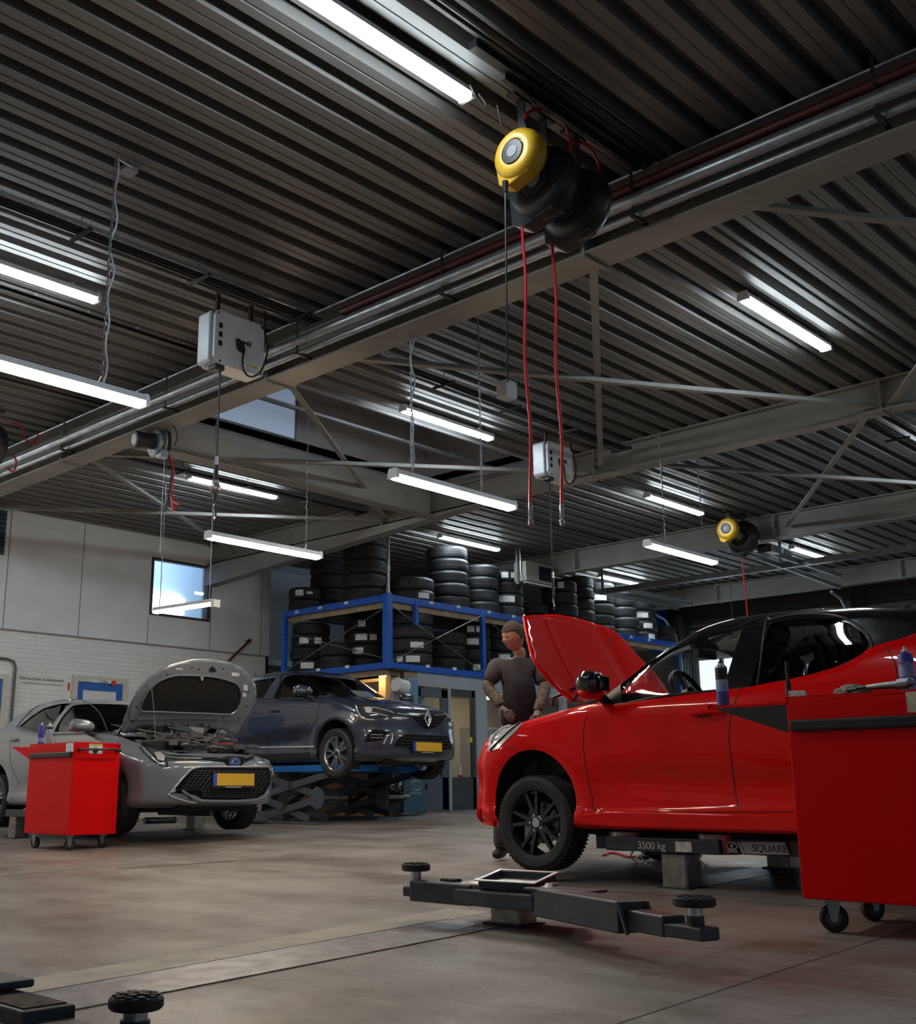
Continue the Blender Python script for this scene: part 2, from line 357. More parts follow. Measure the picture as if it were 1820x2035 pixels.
# walls
def painted_brick():
    m = bpy.data.materials.new('painted_brick'); m.use_nodes = True; nt = m.node_tree; b = nt.nodes['Principled BSDF']
    tc = nt.nodes.new('ShaderNodeTexCoord'); sp = nt.nodes.new('ShaderNodeSeparateXYZ'); cb = nt.nodes.new('ShaderNodeCombineXYZ')
    nt.links.new(tc.outputs['Object'], sp.inputs[0]); nt.links.new(sp.outputs[0], cb.inputs[0]); nt.links.new(sp.outputs[2], cb.inputs[1])
    br = nt.nodes.new('ShaderNodeTexBrick'); nt.links.new(cb.outputs[0], br.inputs[0])
    br.inputs['Scale'].default_value = 1; br.inputs['Brick Width'].default_value = .22; br.inputs['Row Height'].default_value = .065; br.inputs['Mortar Size'].default_value = .006; br.inputs['Mortar Smooth'].default_value = .5
    br.inputs['Color1'].default_value = (.78, .77, .74, 1); br.inputs['Color2'].default_value = (.72, .71, .68, 1); br.inputs['Mortar'].default_value = (.66, .65, .62, 1)
    nt.links.new(br.outputs[0], b.inputs['Base Color']); b.inputs['Roughness'].default_value = .6
    bn = nt.nodes.new('ShaderNodeBump'); bn.inputs['Strength'].default_value = .5; bn.inputs['Distance'].default_value = .01; bn.invert = True
    nt.links.new(br.outputs['Fac'], bn.inputs['Height']); nt.links.new(bn.outputs[0], b.inputs['Normal']); return m
M_brick = painted_brick()
M_panel = mat('white_wall_panel', (.70, .70, .69), .45, noise=.06, nscale=2)
YW = 15.6
mb = MB(); mb.box(X0, YW, -1, 12.6, YW+.2, 2.86); struct(mb.build('wall_left', M_brick))
wx0, wx1, wz0, wz1 = 10.08, 11.27, 3.34, 4.29
mb = MB()
for q in ((X0, 2.86, wx0, 4.9), (wx1, 2.86, 12.6, 4.9), (wx0, 2.86, wx1, wz0), (wx0, wz1, wx1, 4.9)): mb.box(q[0], YW-.03, q[1], q[2], YW+.2, q[3])
struct(mb.build('wall_left', M_panel))
mb = MB(); 
for x in (6.35, 7.59, 8.82, 11.30, 12.4): mb.box(x-.006, YW-.036, 2.86, x+.006, YW-.03, 4.65)
mb.box(10.06, YW-.036, 2.86, 10.072, YW-.03, wz0-.06)
mb.box(X0, YW-.04, 2.85, 12.6, YW-.028, 2.866); struct(mb.build('trim_40', mat('panel_seam', (.22, .22, .22), .6)))
mb = MB(); mb.box(12.55, YW, -.5, 12.6, 17.5, 4.9); mb.box(12.6, 16.6, -.5, 22.6, 16.7, 4.9); struct(mb.build('wall_back', mat('blue_grey_panel', (.30, .33, .36), .45)))
mb = MB(); mb.box(X0-.1, Y0, -1, X0, 16, 4.9); struct(mb.build('wall_behind', M_panel))
# window in the left wall with the room behind it
M_redframe = mat('dark_red_frame', (.055, .018, .014), .45)
w1 = thing('window_1', None, None, (wx0, YW, wz0)); struct(w1)
mb = MB(); t = .035
for q in ((wx0, wz0, wx1, wz0+t), (wx0, wz1-t, wx1, wz1), (wx0, wz0+t, wx0+t, wz1-t), (wx1-.07, wz0+t, wx1, wz1-t)): mb.box(q[0], YW-.06, q[1], q[2], YW+.05, q[3])
mb.build('window_frame', M_redframe, w1)
mb = MB(); mb.box(wx0+.03, YW-.01, wz0+.03, wx1-.06, YW-.004, wz1-.03); mb.build('pane', M_glass, w1)
mb = MB(); mb.box(9, 21, 2.9, 17, 21.1, 6.5); mb.box(9, 16.2, 6.2, 17, 21, 6.3); mb.box(8.9, 16.2, 2.9, 9, 21, 6.5); mb.box(17, 16.2, 2.9, 17.1, 21, 6.5); mb.box(9, 16.2, 2.8, 17, 21, 2.9)
struct(mb.build('wall_office', mat('pale_blue_plaster', (.62, .72, .82), .6)))
mb = MB(); mb.box(9.2, 19, 5.15, 17, 19.25, 5.45); struct(mb.build('trim_41', M_panel))
a, b = aty(304, 1181, 20.9), aty(366, 1186, 20.9); c = aty(366, 1222, 20.9)
mb = MB(); mb.box(a.x, 20.88, c.z, b.x, 20.95, a.z); struct(mb.build('window_3', mat('daylight_pane', (1, 1, 1), .5, emit=(.9, .95, 1), es=3.)))
mb = MB(); mb.box(9.5, 19.7, 6.05, 14, 19.9, 6.12); struct(mb.build('trim_42', mat('office_lamp', (1, 1, 1), .5, emit=(.7, .85, 1), es=16)))
# doors in the left wall
M_doorblue = mat('door_blue', (.012, .10, .42), .35); M_cream = mat('cream_frame', (.56, .53, .46), .5)
d1 = struct(thing('door_1', None, None, (6.95, YW, 0)))
mb = MB(); mb.box(6.85, YW-.05, 0, 6.93, YW, 2.20); mb.box(7.66, YW-.05, 0, 7.74, YW, 2.20); mb.box(6.93, YW-.05, 2.13, 7.66, YW, 2.20); mb.build('door_frame', M_cream, d1)
mb = MB(); mb.box(6.93, YW-.03, .02, 7.66, YW, 2.13); mb.build('door_leaf', M_doorblue, d1)
d2 = struct(thing('door_2', None, None, (8.85, YW, 0)))
mb = MB(); mb.box(8.78, YW-.05, 0, 8.87, YW, 2.27); mb.box(9.66, YW-.05, 0, 9.75, YW, 2.27); mb.box(8.87, YW-.05, 2.18, 9.66, YW, 2.27); mb.build('door_frame', M_cream, d2)
mb = MB(); mb.box(8.87, YW-.035, .02, 8.97, YW, 2.18); mb.box(9.56, YW-.035, .02, 9.66, YW, 2.18); mb.box(8.97, YW-.035, 2.06, 9.56, YW, 2.179); mb.box(8.97, YW-.035, .02, 9.56, YW, 1.0); mb.build('door_leaf', M_doorblue, d2)
mb = MB(); mb.box(8.97, YW-.02, 1.0, 9.56, YW-.01, 2.06); mb.build('pane', M_panel, d2)
# conduit looping over the left door
M_pipeg = mat('grey_pipe_paint', (.12, .115, .11), .5)
mb = MB(); mb.tube([(6.6, YW-.04, 2.43), (7.70, YW-.04, 2.43), (7.80, YW-.04, 2.40), (7.84, YW-.04, 2.31), (7.84, YW-.04, .1)], .018, 8)
tag(mb.build('wall_conduit', M_pipeg, smooth=True), 'grey conduit bent over the blue door at far left', 'pipe')
# signs
s = thing('fire_sign', 'small red fire sign left of the blue door lintel', 'sign', aty(143, 1365, YW))
p, q = aty(135, 1357, YW), aty(151, 1373, YW)
mb = MB(); mb.box(p.x, YW-.012, q.z, q.x, YW, p.z); mb.build('sign_plate', mat('sign_red', (.62, .02, .02), .4), s)
mb = MB(); cx = p.x+.05; zz = (p.z+q.z)/2
mb.box(cx-.022, YW-.015, zz-.055, cx+.01, YW-.011, zz+.02); mb.ell((cx+.0, YW-.013, zz+.04), (.02, .002, .018)); mb.box(cx+.05, YW-.015, zz-.05, cx+.075, YW-.011, zz+.05)
mb.build('pictogram', M_white, s)
e = thing('door_sign', 'white nameplate sign with red badge above the blue lintel', 'sign', aty(200, 1357, YW))
p, q = aty(177, 1351, YW), aty(226, 1360, YW)
mb = MB(); mb.box(p.x, YW-.06, q.z, q.x, YW-.048, p.z); mb.build('sign_plate', M_white, e)
mb = MB(); mb.cyl((q.x-.04, YW-.065, (p.z+q.z)/2-.01), (q.x-.04, YW-.06, (p.z+q.z)/2-.01), .045, 20); mb.build('badge', mat('sign_red', (.62, .02, .02)), e)
text('Toilet', .06, M_black, 'lettering', e, ((p.x+q.x)/2, YW-.062, (p.z+q.z)/2), (1, 0, 0), (0, 0, 1))
l = aty(84, 1350, YW); e = thing('wall_notice', 'small black lettering on the white brick wall by the left door', 'lettering', l)
text('Dames toilet in showroom', .066, M_black, 'lettering', e, (l.x, YW-.002, l.z), (1, 0, 0), (0, 0, 1))
mb = MB(); p, q = aty(42, 1357, YW), aty(126, 1362, YW); mb.box(p.x, YW-.006, q.z-.004, q.x, YW, q.z+.004); mb.build('underline', M_pipeg, e)
# red lever rod leaning on the left wall
mb = MB(); p, q = aty(450, 1318, 15.45), aty(496, 1273, 15.45); mb.cyl(p, q, .022, 10); mb.ell(q, (.035,)*3)
mb.cyl((q.x, 15.45, q.z), (q.x, YW-.03, q.z), .01, 6)
tag(mb.build('red_wall_rod', M_redpipe), 'dark red rod slanting on the wall behind the open grey hood', 'rod')
# grille high at the far left
mb = MB()
p = aty(3, 1000, 15.5)
for i in range(9): mb.box(6.9, 15.5, 4.55-i*.07, p.x+.10, 15.56, 4.585-i*.07)
mb.box(6.86, 15.55, 3.95, p.x+.13, 15.58, 4.62)
tag(mb.build('wall_grille', M_black), 'black louvred grille at the top of the left wall', 'vent')

# far end wall with sectional doors
M_conc = mat('stained_white_wall', (.42, .42, .41), .6, noise=.22, nscale=1.2)
XF = 22.5
mb = MB(); mb.box(XF, Y0, 0, XF+.2, 16.6, 4.9); struct(mb.build('wall_far', M_conc))
mb = MB()
for y in (13.2, 12.6, 11.95, 11.05, 10.6, 9.2, 8.0, 6.5): mb.box(XF-.02, y-.012, .5, XF, y+.012, 4.1)
mb.box(XF-.05, Y0, 4.02, XF, 16.6, 4.07); struct(mb.build('trim_43', mat('dark_seam', (.08, .08, .08), .7)))
mb = MB(); mb.box(XF-.35, Y0, 4.15, XF, 16.6, 4.64); mb.box(XF-.22, 11.15, .5, XF, 11.42, 4.15); mb.box(XF-.22, 13.0, .5, XF, 13.2, 4.15); struct(mb.build('trim_44', mat('dark_steelwork', (.06, .058, .052), .6)))
for i, (ya, yb, za, zb) in enumerate([(11.55, 12.75, 1.9, 3.35), (9.6, 11.0, 1.9, 3.1)]):
    d = struct(thing('window_%d' % (5+i), None, None, (XF, ya, za)))
    mb = MB(); mb.box(XF-.03, ya, za, XF-.01, yb, zb); mb.build('pane', mat('daylight_pane_far', (1, 1, 1), .5, emit=(.68, .82, .95), es=1.0), d)
    mb = MB(); 
    for y in (ya, (ya+yb)/2, yb): mb.box(XF-.06, y-.03, za, XF-.02, y+.03, zb)
    mb.box(XF-.06, ya, za-.04, XF-.02, yb, za+.02); mb.box(XF-.06, ya, zb-.02, XF-.02, yb, zb+.04); mb.build('window_frame', M_panel, d)
mb = MB(); mb.box(XF-.12, 7.4, 2.6, XF-.02, 9.1, 4.05); struct(mb.build('door_3', mat('blue_grey_door', (.10, .125, .15), .5)))
# right wall far away on the camera's right is open to daylight
# cable trays under the deck
def tray(name, x0, x1, y, label):
    t = thing(name, label, 'cable tray', (x0, y, 4.55))
    mb = MB(); mb.box(x0, y-.11, 4.52, x1, y-.10, 4.55); mb.box(x0, y+.10, 4.52, x1, y+.11, 4.55); mb.build('rail', M_galv, t)
    x = x0+.5
    while x < x1: mb = MB(); mb.box(x-.015, y-.14, 4.50, x+.015, y+.14, 4.52); mb.cyl((x, y, 4.51), (x, y, 4.65), .004, 6); mb.build('cross_bracket', M_black, t); x += 1.05
    mb = MB(); 
    for k in range(4): mb.tube([(x0+(x1-x0)*i/14, y-.06+.035*k+random.uniform(-.006, .006), 4.535+random.uniform(-.004, .004)) for i in range(15)], .008, 6)
    mb.build('cable', M_blackmatt, t)
tray('cable_tray', -1, 6.0, 6.87, 'steel cable tray with black cables, left of the nearest beam')
tray('cable_tray', 6.35, 11.1, 7.10, 'steel cable tray with black cables between the first two beams')
tray('cable_tray', 11.4, 15.9, 4.6, 'steel cable tray with black cables beyond the second beam')
tray('cable_tray', 6.35, 11.1, 11.6, 'steel cable tray beside the lamp below the left roof bay')
mb = MB(); y = 3.42
mb.tube([(2.5, y, 4.60), (4.6, y, 4.60), (5.95, y, 4.60)], .012, 6); mb.tube([(2.5, y-.05, 4.61), (5.95, y-.05, 4.61)], .018, 6)
tag(mb.build('conduit', M_black, smooth=True), 'black conduit on the ceiling beside the yellow hose reel', 'conduit')
mb = MB(); mb.tube([(6.4, 3.62, 4.60), (11.1, 3.62, 4.60)], .014, 6); tag(mb.build('conduit', M_black, smooth=True), 'black conduit on the ceiling above the lamp right of the beam', 'conduit')
mb = MB()
for i in range(15): mb.ell((-1+i*.5+.1, 7.95+.35, 4.64), (.015,)*3, 8, 5)
mb.tube([(-1, 8.3, 4.64), (6, 8.3, 4.64)], .004, 5); tag(mb.build('clip_wire', M_galv), 'thin clipped wire on the ceiling left of the nearest beam', 'wire')

# ------------------------------------------------ lamps
def lamp(name, x0, y, z, label, warm=False, hung=False, L=1.5, chains=(.3, 1.25), group=None, links=False, cord=False):
    t = thing(name, label, 'lamp', (x0, y, z), group)
    mb = MB(); mb.prism([(-.05, .03), (.05, .03), (.036, .075), (-.036, .075)], (x0+.02, y, z), (0, 1, 0), (0, 0, 1), (L-.04, 0, 0)); mb.build('housing', M_greybox, t)
    mb = MB(); mb.prism([(-.045, .028), (-.042, .004), (-.03, -.006), (.03, -.006), (.042, .004), (.045, .028)], (x0+.03, y, z), (0, 1, 0), (0, 0, 1), (L-.06, 0, 0)); mb.build('diffuser', M_warm if warm else M_cool, t)
    for xx in (x0, x0+L-.03):
        mb = MB(); mb.prism([(-.052, .0), (.052, .0), (.052, .04), (.038, .08), (-.038, .08), (-.052, .04)], (xx, y, z), (0, 1, 0), (0, 0, 1), (.03, 0, 0)); mb.build('end_cap', M_white, t)
    if hung:
        for c in chains:
            mb = MB(); x = x0+c; zt = ZC-.01; zb = z+.13
            for s_ in (-1, 1): mb.tube([(x, y, zb), (x+s_*.035, y+s_*.02, z+.07)], .003, 5)
            if links:
                n = int((zt-zb)/.034)
                for i in range(n):
                    zc = zb+.017+i*.034; r = Matrix.Rotation(math.pi/2*(i % 2), 3, 'Z')
                    mb.tube([Vector((x, y, zc))+r @ Vector((.008*math.cos(a), 0, (.014 if abs(math.cos(a)) < .9 else 0)*math.sin(a)+.01*math.sin(a))) for a in [2*math.pi*j/8 for j in range(8)]], .0035, 4, closed=True)
            else:
                n = 40
                mb.tube([(x+.006*math.cos(i*1.9), y+.006*math.sin(i*1.9), zb+(zt-zb)*i/n) for i in range(n+1)], .006, 5)
            mb.build('chain', M_galv, t)
        if cord:
            x = x0+chains[-1 if cord == 2 else 0]; n = 26
            mb = MB(); mb.tube([(x+.02+.018*math.sin(i*1.1)*(1-i/n*.3), y+.015*math.cos(i*.8), z+.09+(ZC-z-.1)*i/n) for i in range(n+1)]+[(x+.12, y, ZC-.02)], .007, 6); mb.build('cord', M_greybox, t)
    else:
        mb = MB()
        for xx in (.25, L-.25): mb.box(x0+xx-.02, y-.03, z+.07, x0+xx+.02, y+.03, z+.1)
        mb.build('mounting_clip', M_galv, t)
    return t
ZL = 4.54
lamp('ceiling_lamp', 3.0, 3.82, ZL, 'bright cool batten lamp at the top of the picture', L=1.5)
lamp('ceiling_lamp', 8.22, 4.03, ZL, 'cool batten lamp alone on the right ceiling bay', L=1.6)
lamp('ceiling_lamp', 8.24, 8.02, ZL, 'cool batten lamp directly above the hanging warm lamp in the centre')
lamp('ceiling_lamp', 8.20, 11.91, ZL, 'cool batten lamp crossed by the black hanging cable')
lamp('ceiling_lamp', 13.30, 8.18, ZL, 'cool batten lamp above the warm lamp right of centre')
lamp('ceiling_lamp', 13.17, 11.98, ZL, 'cool batten lamp above the tyre stacks on the blue rack')
lamp('ceiling_lamp', 17.91, 12.14, ZL, 'cool batten lamp above the far tyre stacks')
lamp('ceiling_lamp', 18.04, 8.34, ZL, 'farthest cool batten lamp at right, above the door rails')
lamp('ceiling_lamp', 2.95, 7.89, ZL, 'cool batten lamp at left, higher of the two there')
lamp('pendant_lamp', 6.0, 5.95, 2.94, 'warm hanging batten lamp in the centre, in front of the second beam', True, True, chains=(.22, 1.08), cord=1, links=True)
lamp('pendant_lamp', 6.43, 8.97, 3.0, 'warm hanging batten lamp above the left window', True, True, chains=(.06, 1.3))
lamp('pendant_lamp', 10.66, 6.59, 3.2, 'warm hanging batten lamp above the black car roof at right', True, True, chains=(.4, 1.25))
lamp('pendant_lamp', 2.27, 5.99, 2.98, 'large warm hanging batten lamp cut by the left picture edge', True, True, chains=(.3, 1.17), links=True, cord=2)
# the lamp that hangs crosswise in front of the window
p, q = atz(308, 1217, 2.55), atz(424, 1198, 2.55); 
a, b = aty(308, 1217, 11.6), aty(424, 1200, 10.6)
t = thing('pendant_lamp', 'warm hanging batten lamp crossing the left wall window', 'lamp', a)
mb = MB(); mb.bar(a, b, .07, .03); mb.build('diffuser', M_warm, t)
mb = MB(); mb.bar(a+Vector((0, 0, .035)), b+Vector((0, 0, .035)), .09, .04); mb.build('housing', M_greybox, t)
mb = MB(); mb.bar(b+(b-a).normalized()*.001, b+(b-a).normalized()*.06, .1, .09); mb.build('end_cap', M_white, t)
for f in (.08, .93):
    c = a.lerp(b, f); mb = MB(); mb.tube([(c.x+.004*math.cos(i*2), c.y+.004*math.sin(i*2), c.z+.05+(ZC-c.z-.06)*i/30) for i in range(31)], .006, 5); mb.build('chain', M_galv, t)
# amber lamp under the rack and a small one in the booth
t = thing('amber_lamp', 'amber strip lamp under the blue rack above the blue car', 'lamp', (12.3, 12.6, 2.2))
a, b = aty(692, 1341, 13.2), aty(764, 1341, 12.35)
mb = MB(); mb.bar(a, b, .08, .035); mb.build('diffuser', M_amber, t)
mb = MB(); mb.bar(a+Vector((0, 0, .04)), b+Vector((0, 0, .04)), .10, .04); mb.build('housing', M_white, t)
# unseen lamps, added out of view to brighten the floor and left wall
for (x, y, wm) in [(-1.6, 7.9, 0), (3.0, 11.9, 0), (8.2, 0, 0), (13.2, 4.1, 0), (13.2, 0, 0), (-1.6, 11.9, 0), (18, 4.1, 0), (3.4, 14.2, 0)]:
    lamp('ceiling_lamp', x, y, ZL, 'cool batten lamp added out of view to light the room', group='ceiling lamps added out of view for light')
for (x, y) in [(.5, 12.6), (3.6, 14.3)]:
    lamp('pendant_lamp', x, y, 3.0, 'warm hanging lamp added out of view to light the left wall', True, True, group='pendant lamps added out of view for light')
# ------------------------------------------------ car toolkit
def sdpoly(px, pz, P):
    """signed distance of points to a closed polygon"""
    P = np.asarray(P, float); d = np.full(px.shape, 1e9); ins = np.zeros(px.shape, bool); n = len(P)
    for i in range(n):
        a = P[i]; b = P[(i+1) % n]; e = b-a; wx = px-a[0]; wz = pz-a[1]
        t = np.clip((wx*e[0]+wz*e[1])/max(e@e, 1e-12), 0, 1)
        d = np.minimum(d, (wx-e[0]*t)**2+(wz-e[1]*t)**2)
        c = ((a[1] > pz) != (b[1] > pz))
        if abs(e[1]) > 1e-12: ins ^= c & (px < e[0]*(pz-a[1])/e[1]+a[0])
    d = np.sqrt(d); return np.where(ins, -d, d)
def smax(a, b, k): h = np.clip(.5+.5*(a-b)/k, 0, 1); return b*(1-h)+a*h+k*h*(1-h)
def sstep(x, a, b): t = np.clip((x-a)/(b-a), 0, 1); return t*t*(3-2*t)
def surfnet(f, lo, hi, h):
    n = [int(math.ceil((hi[i]-lo[i])/h))+1 for i in range(3)]
    ax = [lo[i]+h*np.arange(n[i]) for i in range(3)]
    X, Y, Z = np.meshgrid(*ax, indexing='ij'); V = f(X, Y, Z); S = V < 0
    acc = np.zeros([m-1 for m in n]+[3]); cnt = np.zeros([m-1 for m in n]); quads = []
    for a in range(3):
        sl0 = [slice(None)]*3; sl1 = [slice(None)]*3; sl0[a] = slice(0, -1); sl1[a] = slice(1, None)
        idx = np.argwhere(S[tuple(sl0)] != S[tuple(sl1)])
        if not len(idx): continue
        i2 = idx.copy(); i2[:, a] += 1
        v0 = V[tuple(idx.T)]; v1 = V[tuple(i2.T)]; t = v0/(v0-v1)
        p = idx.astype(float); p[:, a] += t
        b, c = (a+1) % 3, (a+2) % 3
        ok = np.all([(idx[:, b] > 0), (idx[:, c] > 0), (idx[:, b] < n[b]-1), (idx[:, c] < n[c]-1)], axis=0)
        cells = []
        for db, dc in ((0, 0), (1, 0), (1, 1), (0, 1)):
            q = idx.copy(); q[:, b] -= db; q[:, c] -= dc; cells.append(q)
            m = np.all([(q[:, j] >= 0) & (q[:, j] < n[j]-1) for j in range(3)], axis=0)
            np.add.at(acc, tuple(q[m].T), p[m]); np.add.at(cnt, tuple(q[m].T), 1)
        fl_ = S[tuple(idx.T)]
        for k in np.nonzero(ok)[0]:
            r = [tuple(cells[j][k]) for j in range(4)]
            quads.append(r if fl_[k] else r[::-1])
    vid = {}; verts = []; faces = []
    for q in quads:
        f_ = []
        for c in q:
            if c not in vid:
                vid[c] = len(verts); pp = acc[c]/cnt[c]; verts.append((lo[0]+h*pp[0], lo[1]+h*pp[1], lo[2]+h*pp[2]))
            f_.append(vid[c])
        faces.append(f_)
    return verts, faces
def cm2(P, sub=6): return [(v.x, v.y) for v in catmull([(a, b, 0) for a, b in P], sub)]
def interp(z, pts): return np.interp(z, [p[0] for p in pts], [p[1] for p in pts])

class Car:
    """car coordinates: x forward from the front axle, y to the car's left, z up from its own ground line"""
    def __init__(s, name, label, X, Y, sgn, lift, spec):
        s.X, s.Y, s.g, s.lift, s.sp = X, Y, sgn, lift, spec
        s.root = thing(name, label, 'car', (X, Y, zf(X)))
    def T(s, x, y, z): return Vector((s.X-s.g*y, s.Y+s.g*x, z+s.lift))
    def obj(s, name, verts, faces, mats, smooth=True, parent=None):
        parent = parent or s.root; off = Vector((0, 0, 0)); p = parent
        while p is not None: off += p.location; p = p.parent
        me = bpy.data.meshes.new(name); me.from_pydata([tuple(v-off) for v in verts], [], faces)
        for m in (mats if isinstance(mats, (list, tuple)) else [mats]): me.materials.append(m)
        bm = bmesh.new(); bm.from_mesh(me); bmesh.ops.recalc_face_normals(bm, faces=bm.faces); bm.to_mesh(me); bm.free()
        if smooth: me.polygons.foreach_set('use_smooth', [True]*len(me.polygons))
        o = bpy.data.objects.new(name, me); COL.objects.link(o); o.parent = parent; return o
    def tree(s, o):
        off = Vector((0, 0, 0)); p = o.parent
        while p is not None: off += p.location; p = p.parent
        return BVHTree.FromPolygons([v.co+off for v in o.data.vertices], [tuple(p.vertices) for p in o.data.polygons])
    def body(s, h=.025):
        sp = s.sp; side = cm2(sp['side'], 5)+sp['side_bottom']
        x0, x1 = min(p[0] for p in side)-.06, max(p[0] for p in side)+.06
        def f(X, Y, Z):
            A = np.abs(Y); cf, cr = sp['cf'], sp['cr']; pw = sp.get('pw', 3.2)
            xe = X+sstep(X, -.5, .4)*cf*A**pw-sstep(-X, sp['wb']-.4, sp['wb']+.5)*cr*A**pw
            ze = Z+sp.get('crown', .06)*A**2*sstep(Z, .6, .9)
            d = sdpoly(xe, ze, side)
            W = interp(X, sp['W'])-interp(Z, sp['off'])
            r1 = np.sqrt(X**2+(Z-.33)**2); r2 = np.sqrt((X+sp['wb'])**2+(Z-.33)**2)
            W = W+.022*np.exp(-((r1-.40)/.09)**2)+.022*np.exp(-((r2-.40)/.09)**2)
            W = W-sp.get('dent', .02)*np.exp(-((Z-.43-.05*(X+1.4))/.10)**2)*sstep(-X, .45, .8)*sstep(X, -sp['wb']+.45, -sp['wb']+.8)
            return smax(d, (A-W)*.95, sp.get('k', .07))
        v, fc = surfnet(f, (x0, -1.02, .08), (x1, 1.02, sp['ztop']), h)
        s.bodyo = s.obj('body', [s.T(*p) for p in v], fc, s.sp['paint']); return s.bodyo
    def cabin(s, h=.022):
        sp = s.sp; side = cm2(sp['green'], 5)+sp['green_bottom']
        x0, x1 = min(p[0] for p in side)-.06, max(p[0] for p in side)+.06; zb = sp['green_cut']
        def f(X, Y, Z):
            A = np.abs(Y); xe = X+sstep(X, -1.6, -1.0)*sp['wf']*A**2.2-sstep(-X, 2.0, 2.6)*sp['wr']*A**2.2
            d = sdpoly(xe, Z+.09*A**2, side); W = interp(Z, sp['gW'])-.05*sstep(-X, 1.8, 3.0)*1.6
            return smax(d, (A-W)*.93, .06)
        v, fc = surfnet(f, (x0, -.98, zb-.12), (x1, .98, 1.60), h)
        keep = [q for q in fc if sum(v[i][2] for i in q)/4 > zb-.05]
        used = sorted({i for q in keep for i in q}); mp = {u: k for k, u in enumerate(used)}
        o = s.obj('cabin_shell', [s.T(*v[i]) for i in used], [[mp[i] for i in q] for q in keep], sp['roofpaint'])
        s.shell = o; s.shelltree = s.tree(o); return o
    def apply(s, o):
        bpy.context.view_layer.update()
        me = bpy.data.meshes.new_from_object(o.evaluated_get(bpy.context.evaluated_depsgraph_get())); o.modifiers.clear(); o.data = me
    def cut(s, o, cutters, mtl=None):
        """boolean difference with a list of (verts, faces) in world coordinates"""
        tmp = []
        for v, f in cutters:
            me = bpy.data.meshes.new('c'); me.from_pydata([tuple(p) for p in v], [], f); me.materials.append(mtl or M_blackmatt)
            bm = bmesh.new(); bm.from_mesh(me); bmesh.ops.recalc_face_normals(bm, faces=bm.faces); bm.to_mesh(me); bm.free()
            c = bpy.data.objects.new('c', me); COL.objects.link(c); tmp.append(c)
            m = o.modifiers.new('b', 'BOOLEAN'); m.operation = 'DIFFERENCE'; m.solver = 'EXACT'; m.object = c; m.material_mode = 'TRANSFER'
        s.apply(o)
        for c in tmp: bpy.data.objects.remove(c)
        me = o.data; me.polygons.foreach_set('use_smooth', [True]*len(me.polygons)); me.set_sharp_from_angle(angle=R_(42))
    def prism_y(s, poly, ya, yb):
        n = len(poly); vs = [s.T(x, ya, z) for x, z in poly]+[s.T(x, yb, z) for x, z in poly]
        return vs, [tuple(range(n)), tuple(range(n, 2*n))]+[(i, (i+1) % n, n+(i+1) % n, n+i) for i in range(n)]
    def wedge(s, pts):
        """prism across the car, each corner (x, z, halfwidth)"""
        n = len(pts); vs = [s.T(x, w_, z) for x, z, w_ in pts]+[s.T(x, -w_, z) for x, z, w_ in pts]
        return vs, [tuple(range(n)), tuple(range(n, 2*n))]+[(i, (i+1) % n, n+(i+1) % n, n+i) for i in range(n)]
    def boxc(s, a, b):
        vs = [s.T(x, y, z) for x in (a[0], b[0]) for y in (a[1], b[1]) for z in (a[2], b[2])]
        return vs, [(0, 1, 3, 2), (4, 6, 7, 5), (0, 4, 5, 1), (2, 3, 7, 6), (0, 2, 6, 4), (1, 5, 7, 3)]
    def cylc(s, x, z, r, ya, yb, n=48): return s.prism_y([(x+r*math.cos(2*math.pi*i/n), z+r*math.sin(2*math.pi*i/n)) for i in range(n)], ya, yb)
    def px2side(s, pts, X):
        """pixels on the vertical plane X -> (x,z) in car coordinates"""
        out = []
        for q in pts: p = atx(q[0], q[1], X); out.append(((p.y-s.Y)*s.g, p.z-s.lift))
        return out
    def patch(s, name, px, mtl, tree, off=.004, thick=.010, step=7, parent=None, mirror=False, smooth=True, closed=True, fallback=None):
        """lay a shape seen in the photo on the surface 'tree': polygon in pixels, filled, thickened"""
        def ins(x, y):
            c = False; n = len(px)
            for i in range(n):
                (xa, ya), (xb, yb) = px[i], px[i-1]
                if (ya > y) != (yb > y) and x < (xb-xa)*(y-ya)/(yb-ya)+xa: c = not c
            return c
        bd = []
        for i in range(len(px)):
            a, b = Vector(px[i]), Vector(px[(i+1) % len(px)]); n = max(1, int((b-a).length/step)); bd += [a.lerp(b, k/n) for k in range(n)]
        nb = len(bd); pts = list(bd)
        xs = [p[0] for p in px]; ys = [p[1] for p in px]; y = min(ys)+step/2
        while y < max(ys):
            x = min(xs)+step/2
            while x < max(xs):
                if ins(x, y) and min((Vector((x, y))-b).length for b in bd) > step*.45: pts.append(Vector((x, y)))
                x += step
            y += step
        vv, _, ff, *_r = delaunay_2d_cdt(pts, [(i, (i+1) % nb) for i in range(nb)], [], 1, 1e-4)
        P3 = []; dlast = None; miss = []
        for i, p in enumerate(vv):
            d = ray(p[0], p[1]).normalized(); hit = tree.ray_cast(CAM, d)
            if hit[0] is None: P3.append(None); miss.append(i)
            else:
                nn = hit[1] if hit[1].dot(d) < 0 else -hit[1]; P3.append((hit[0]+nn*off, nn))
        good = [q for q in P3 if q]
        if not good: print('patch missed', name); return None
        for i in miss:
            d = ray(vv[i][0], vv[i][1]).normalized()
            j = min((k for k in range(len(vv)) if P3[k] and k not in miss), key=lambda k: (vv[k]-vv[i]).length)
            q = tree.find_nearest(CAM+d*(P3[j][0]-CAM).length)
            nn = q[1] if q[1].dot(d) < 0 else -q[1]; P3[i] = (q[0]+nn*off, nn)
        n = len(P3); top = [q[0] for q in P3]; bot = [q[0]-q[1]*thick for q in P3]
        from collections import Counter
        ec = Counter(); 
        for f in ff:
            for a, b in zip(f, f[1:]+f[:1]): ec[frozenset((a, b))] += 1
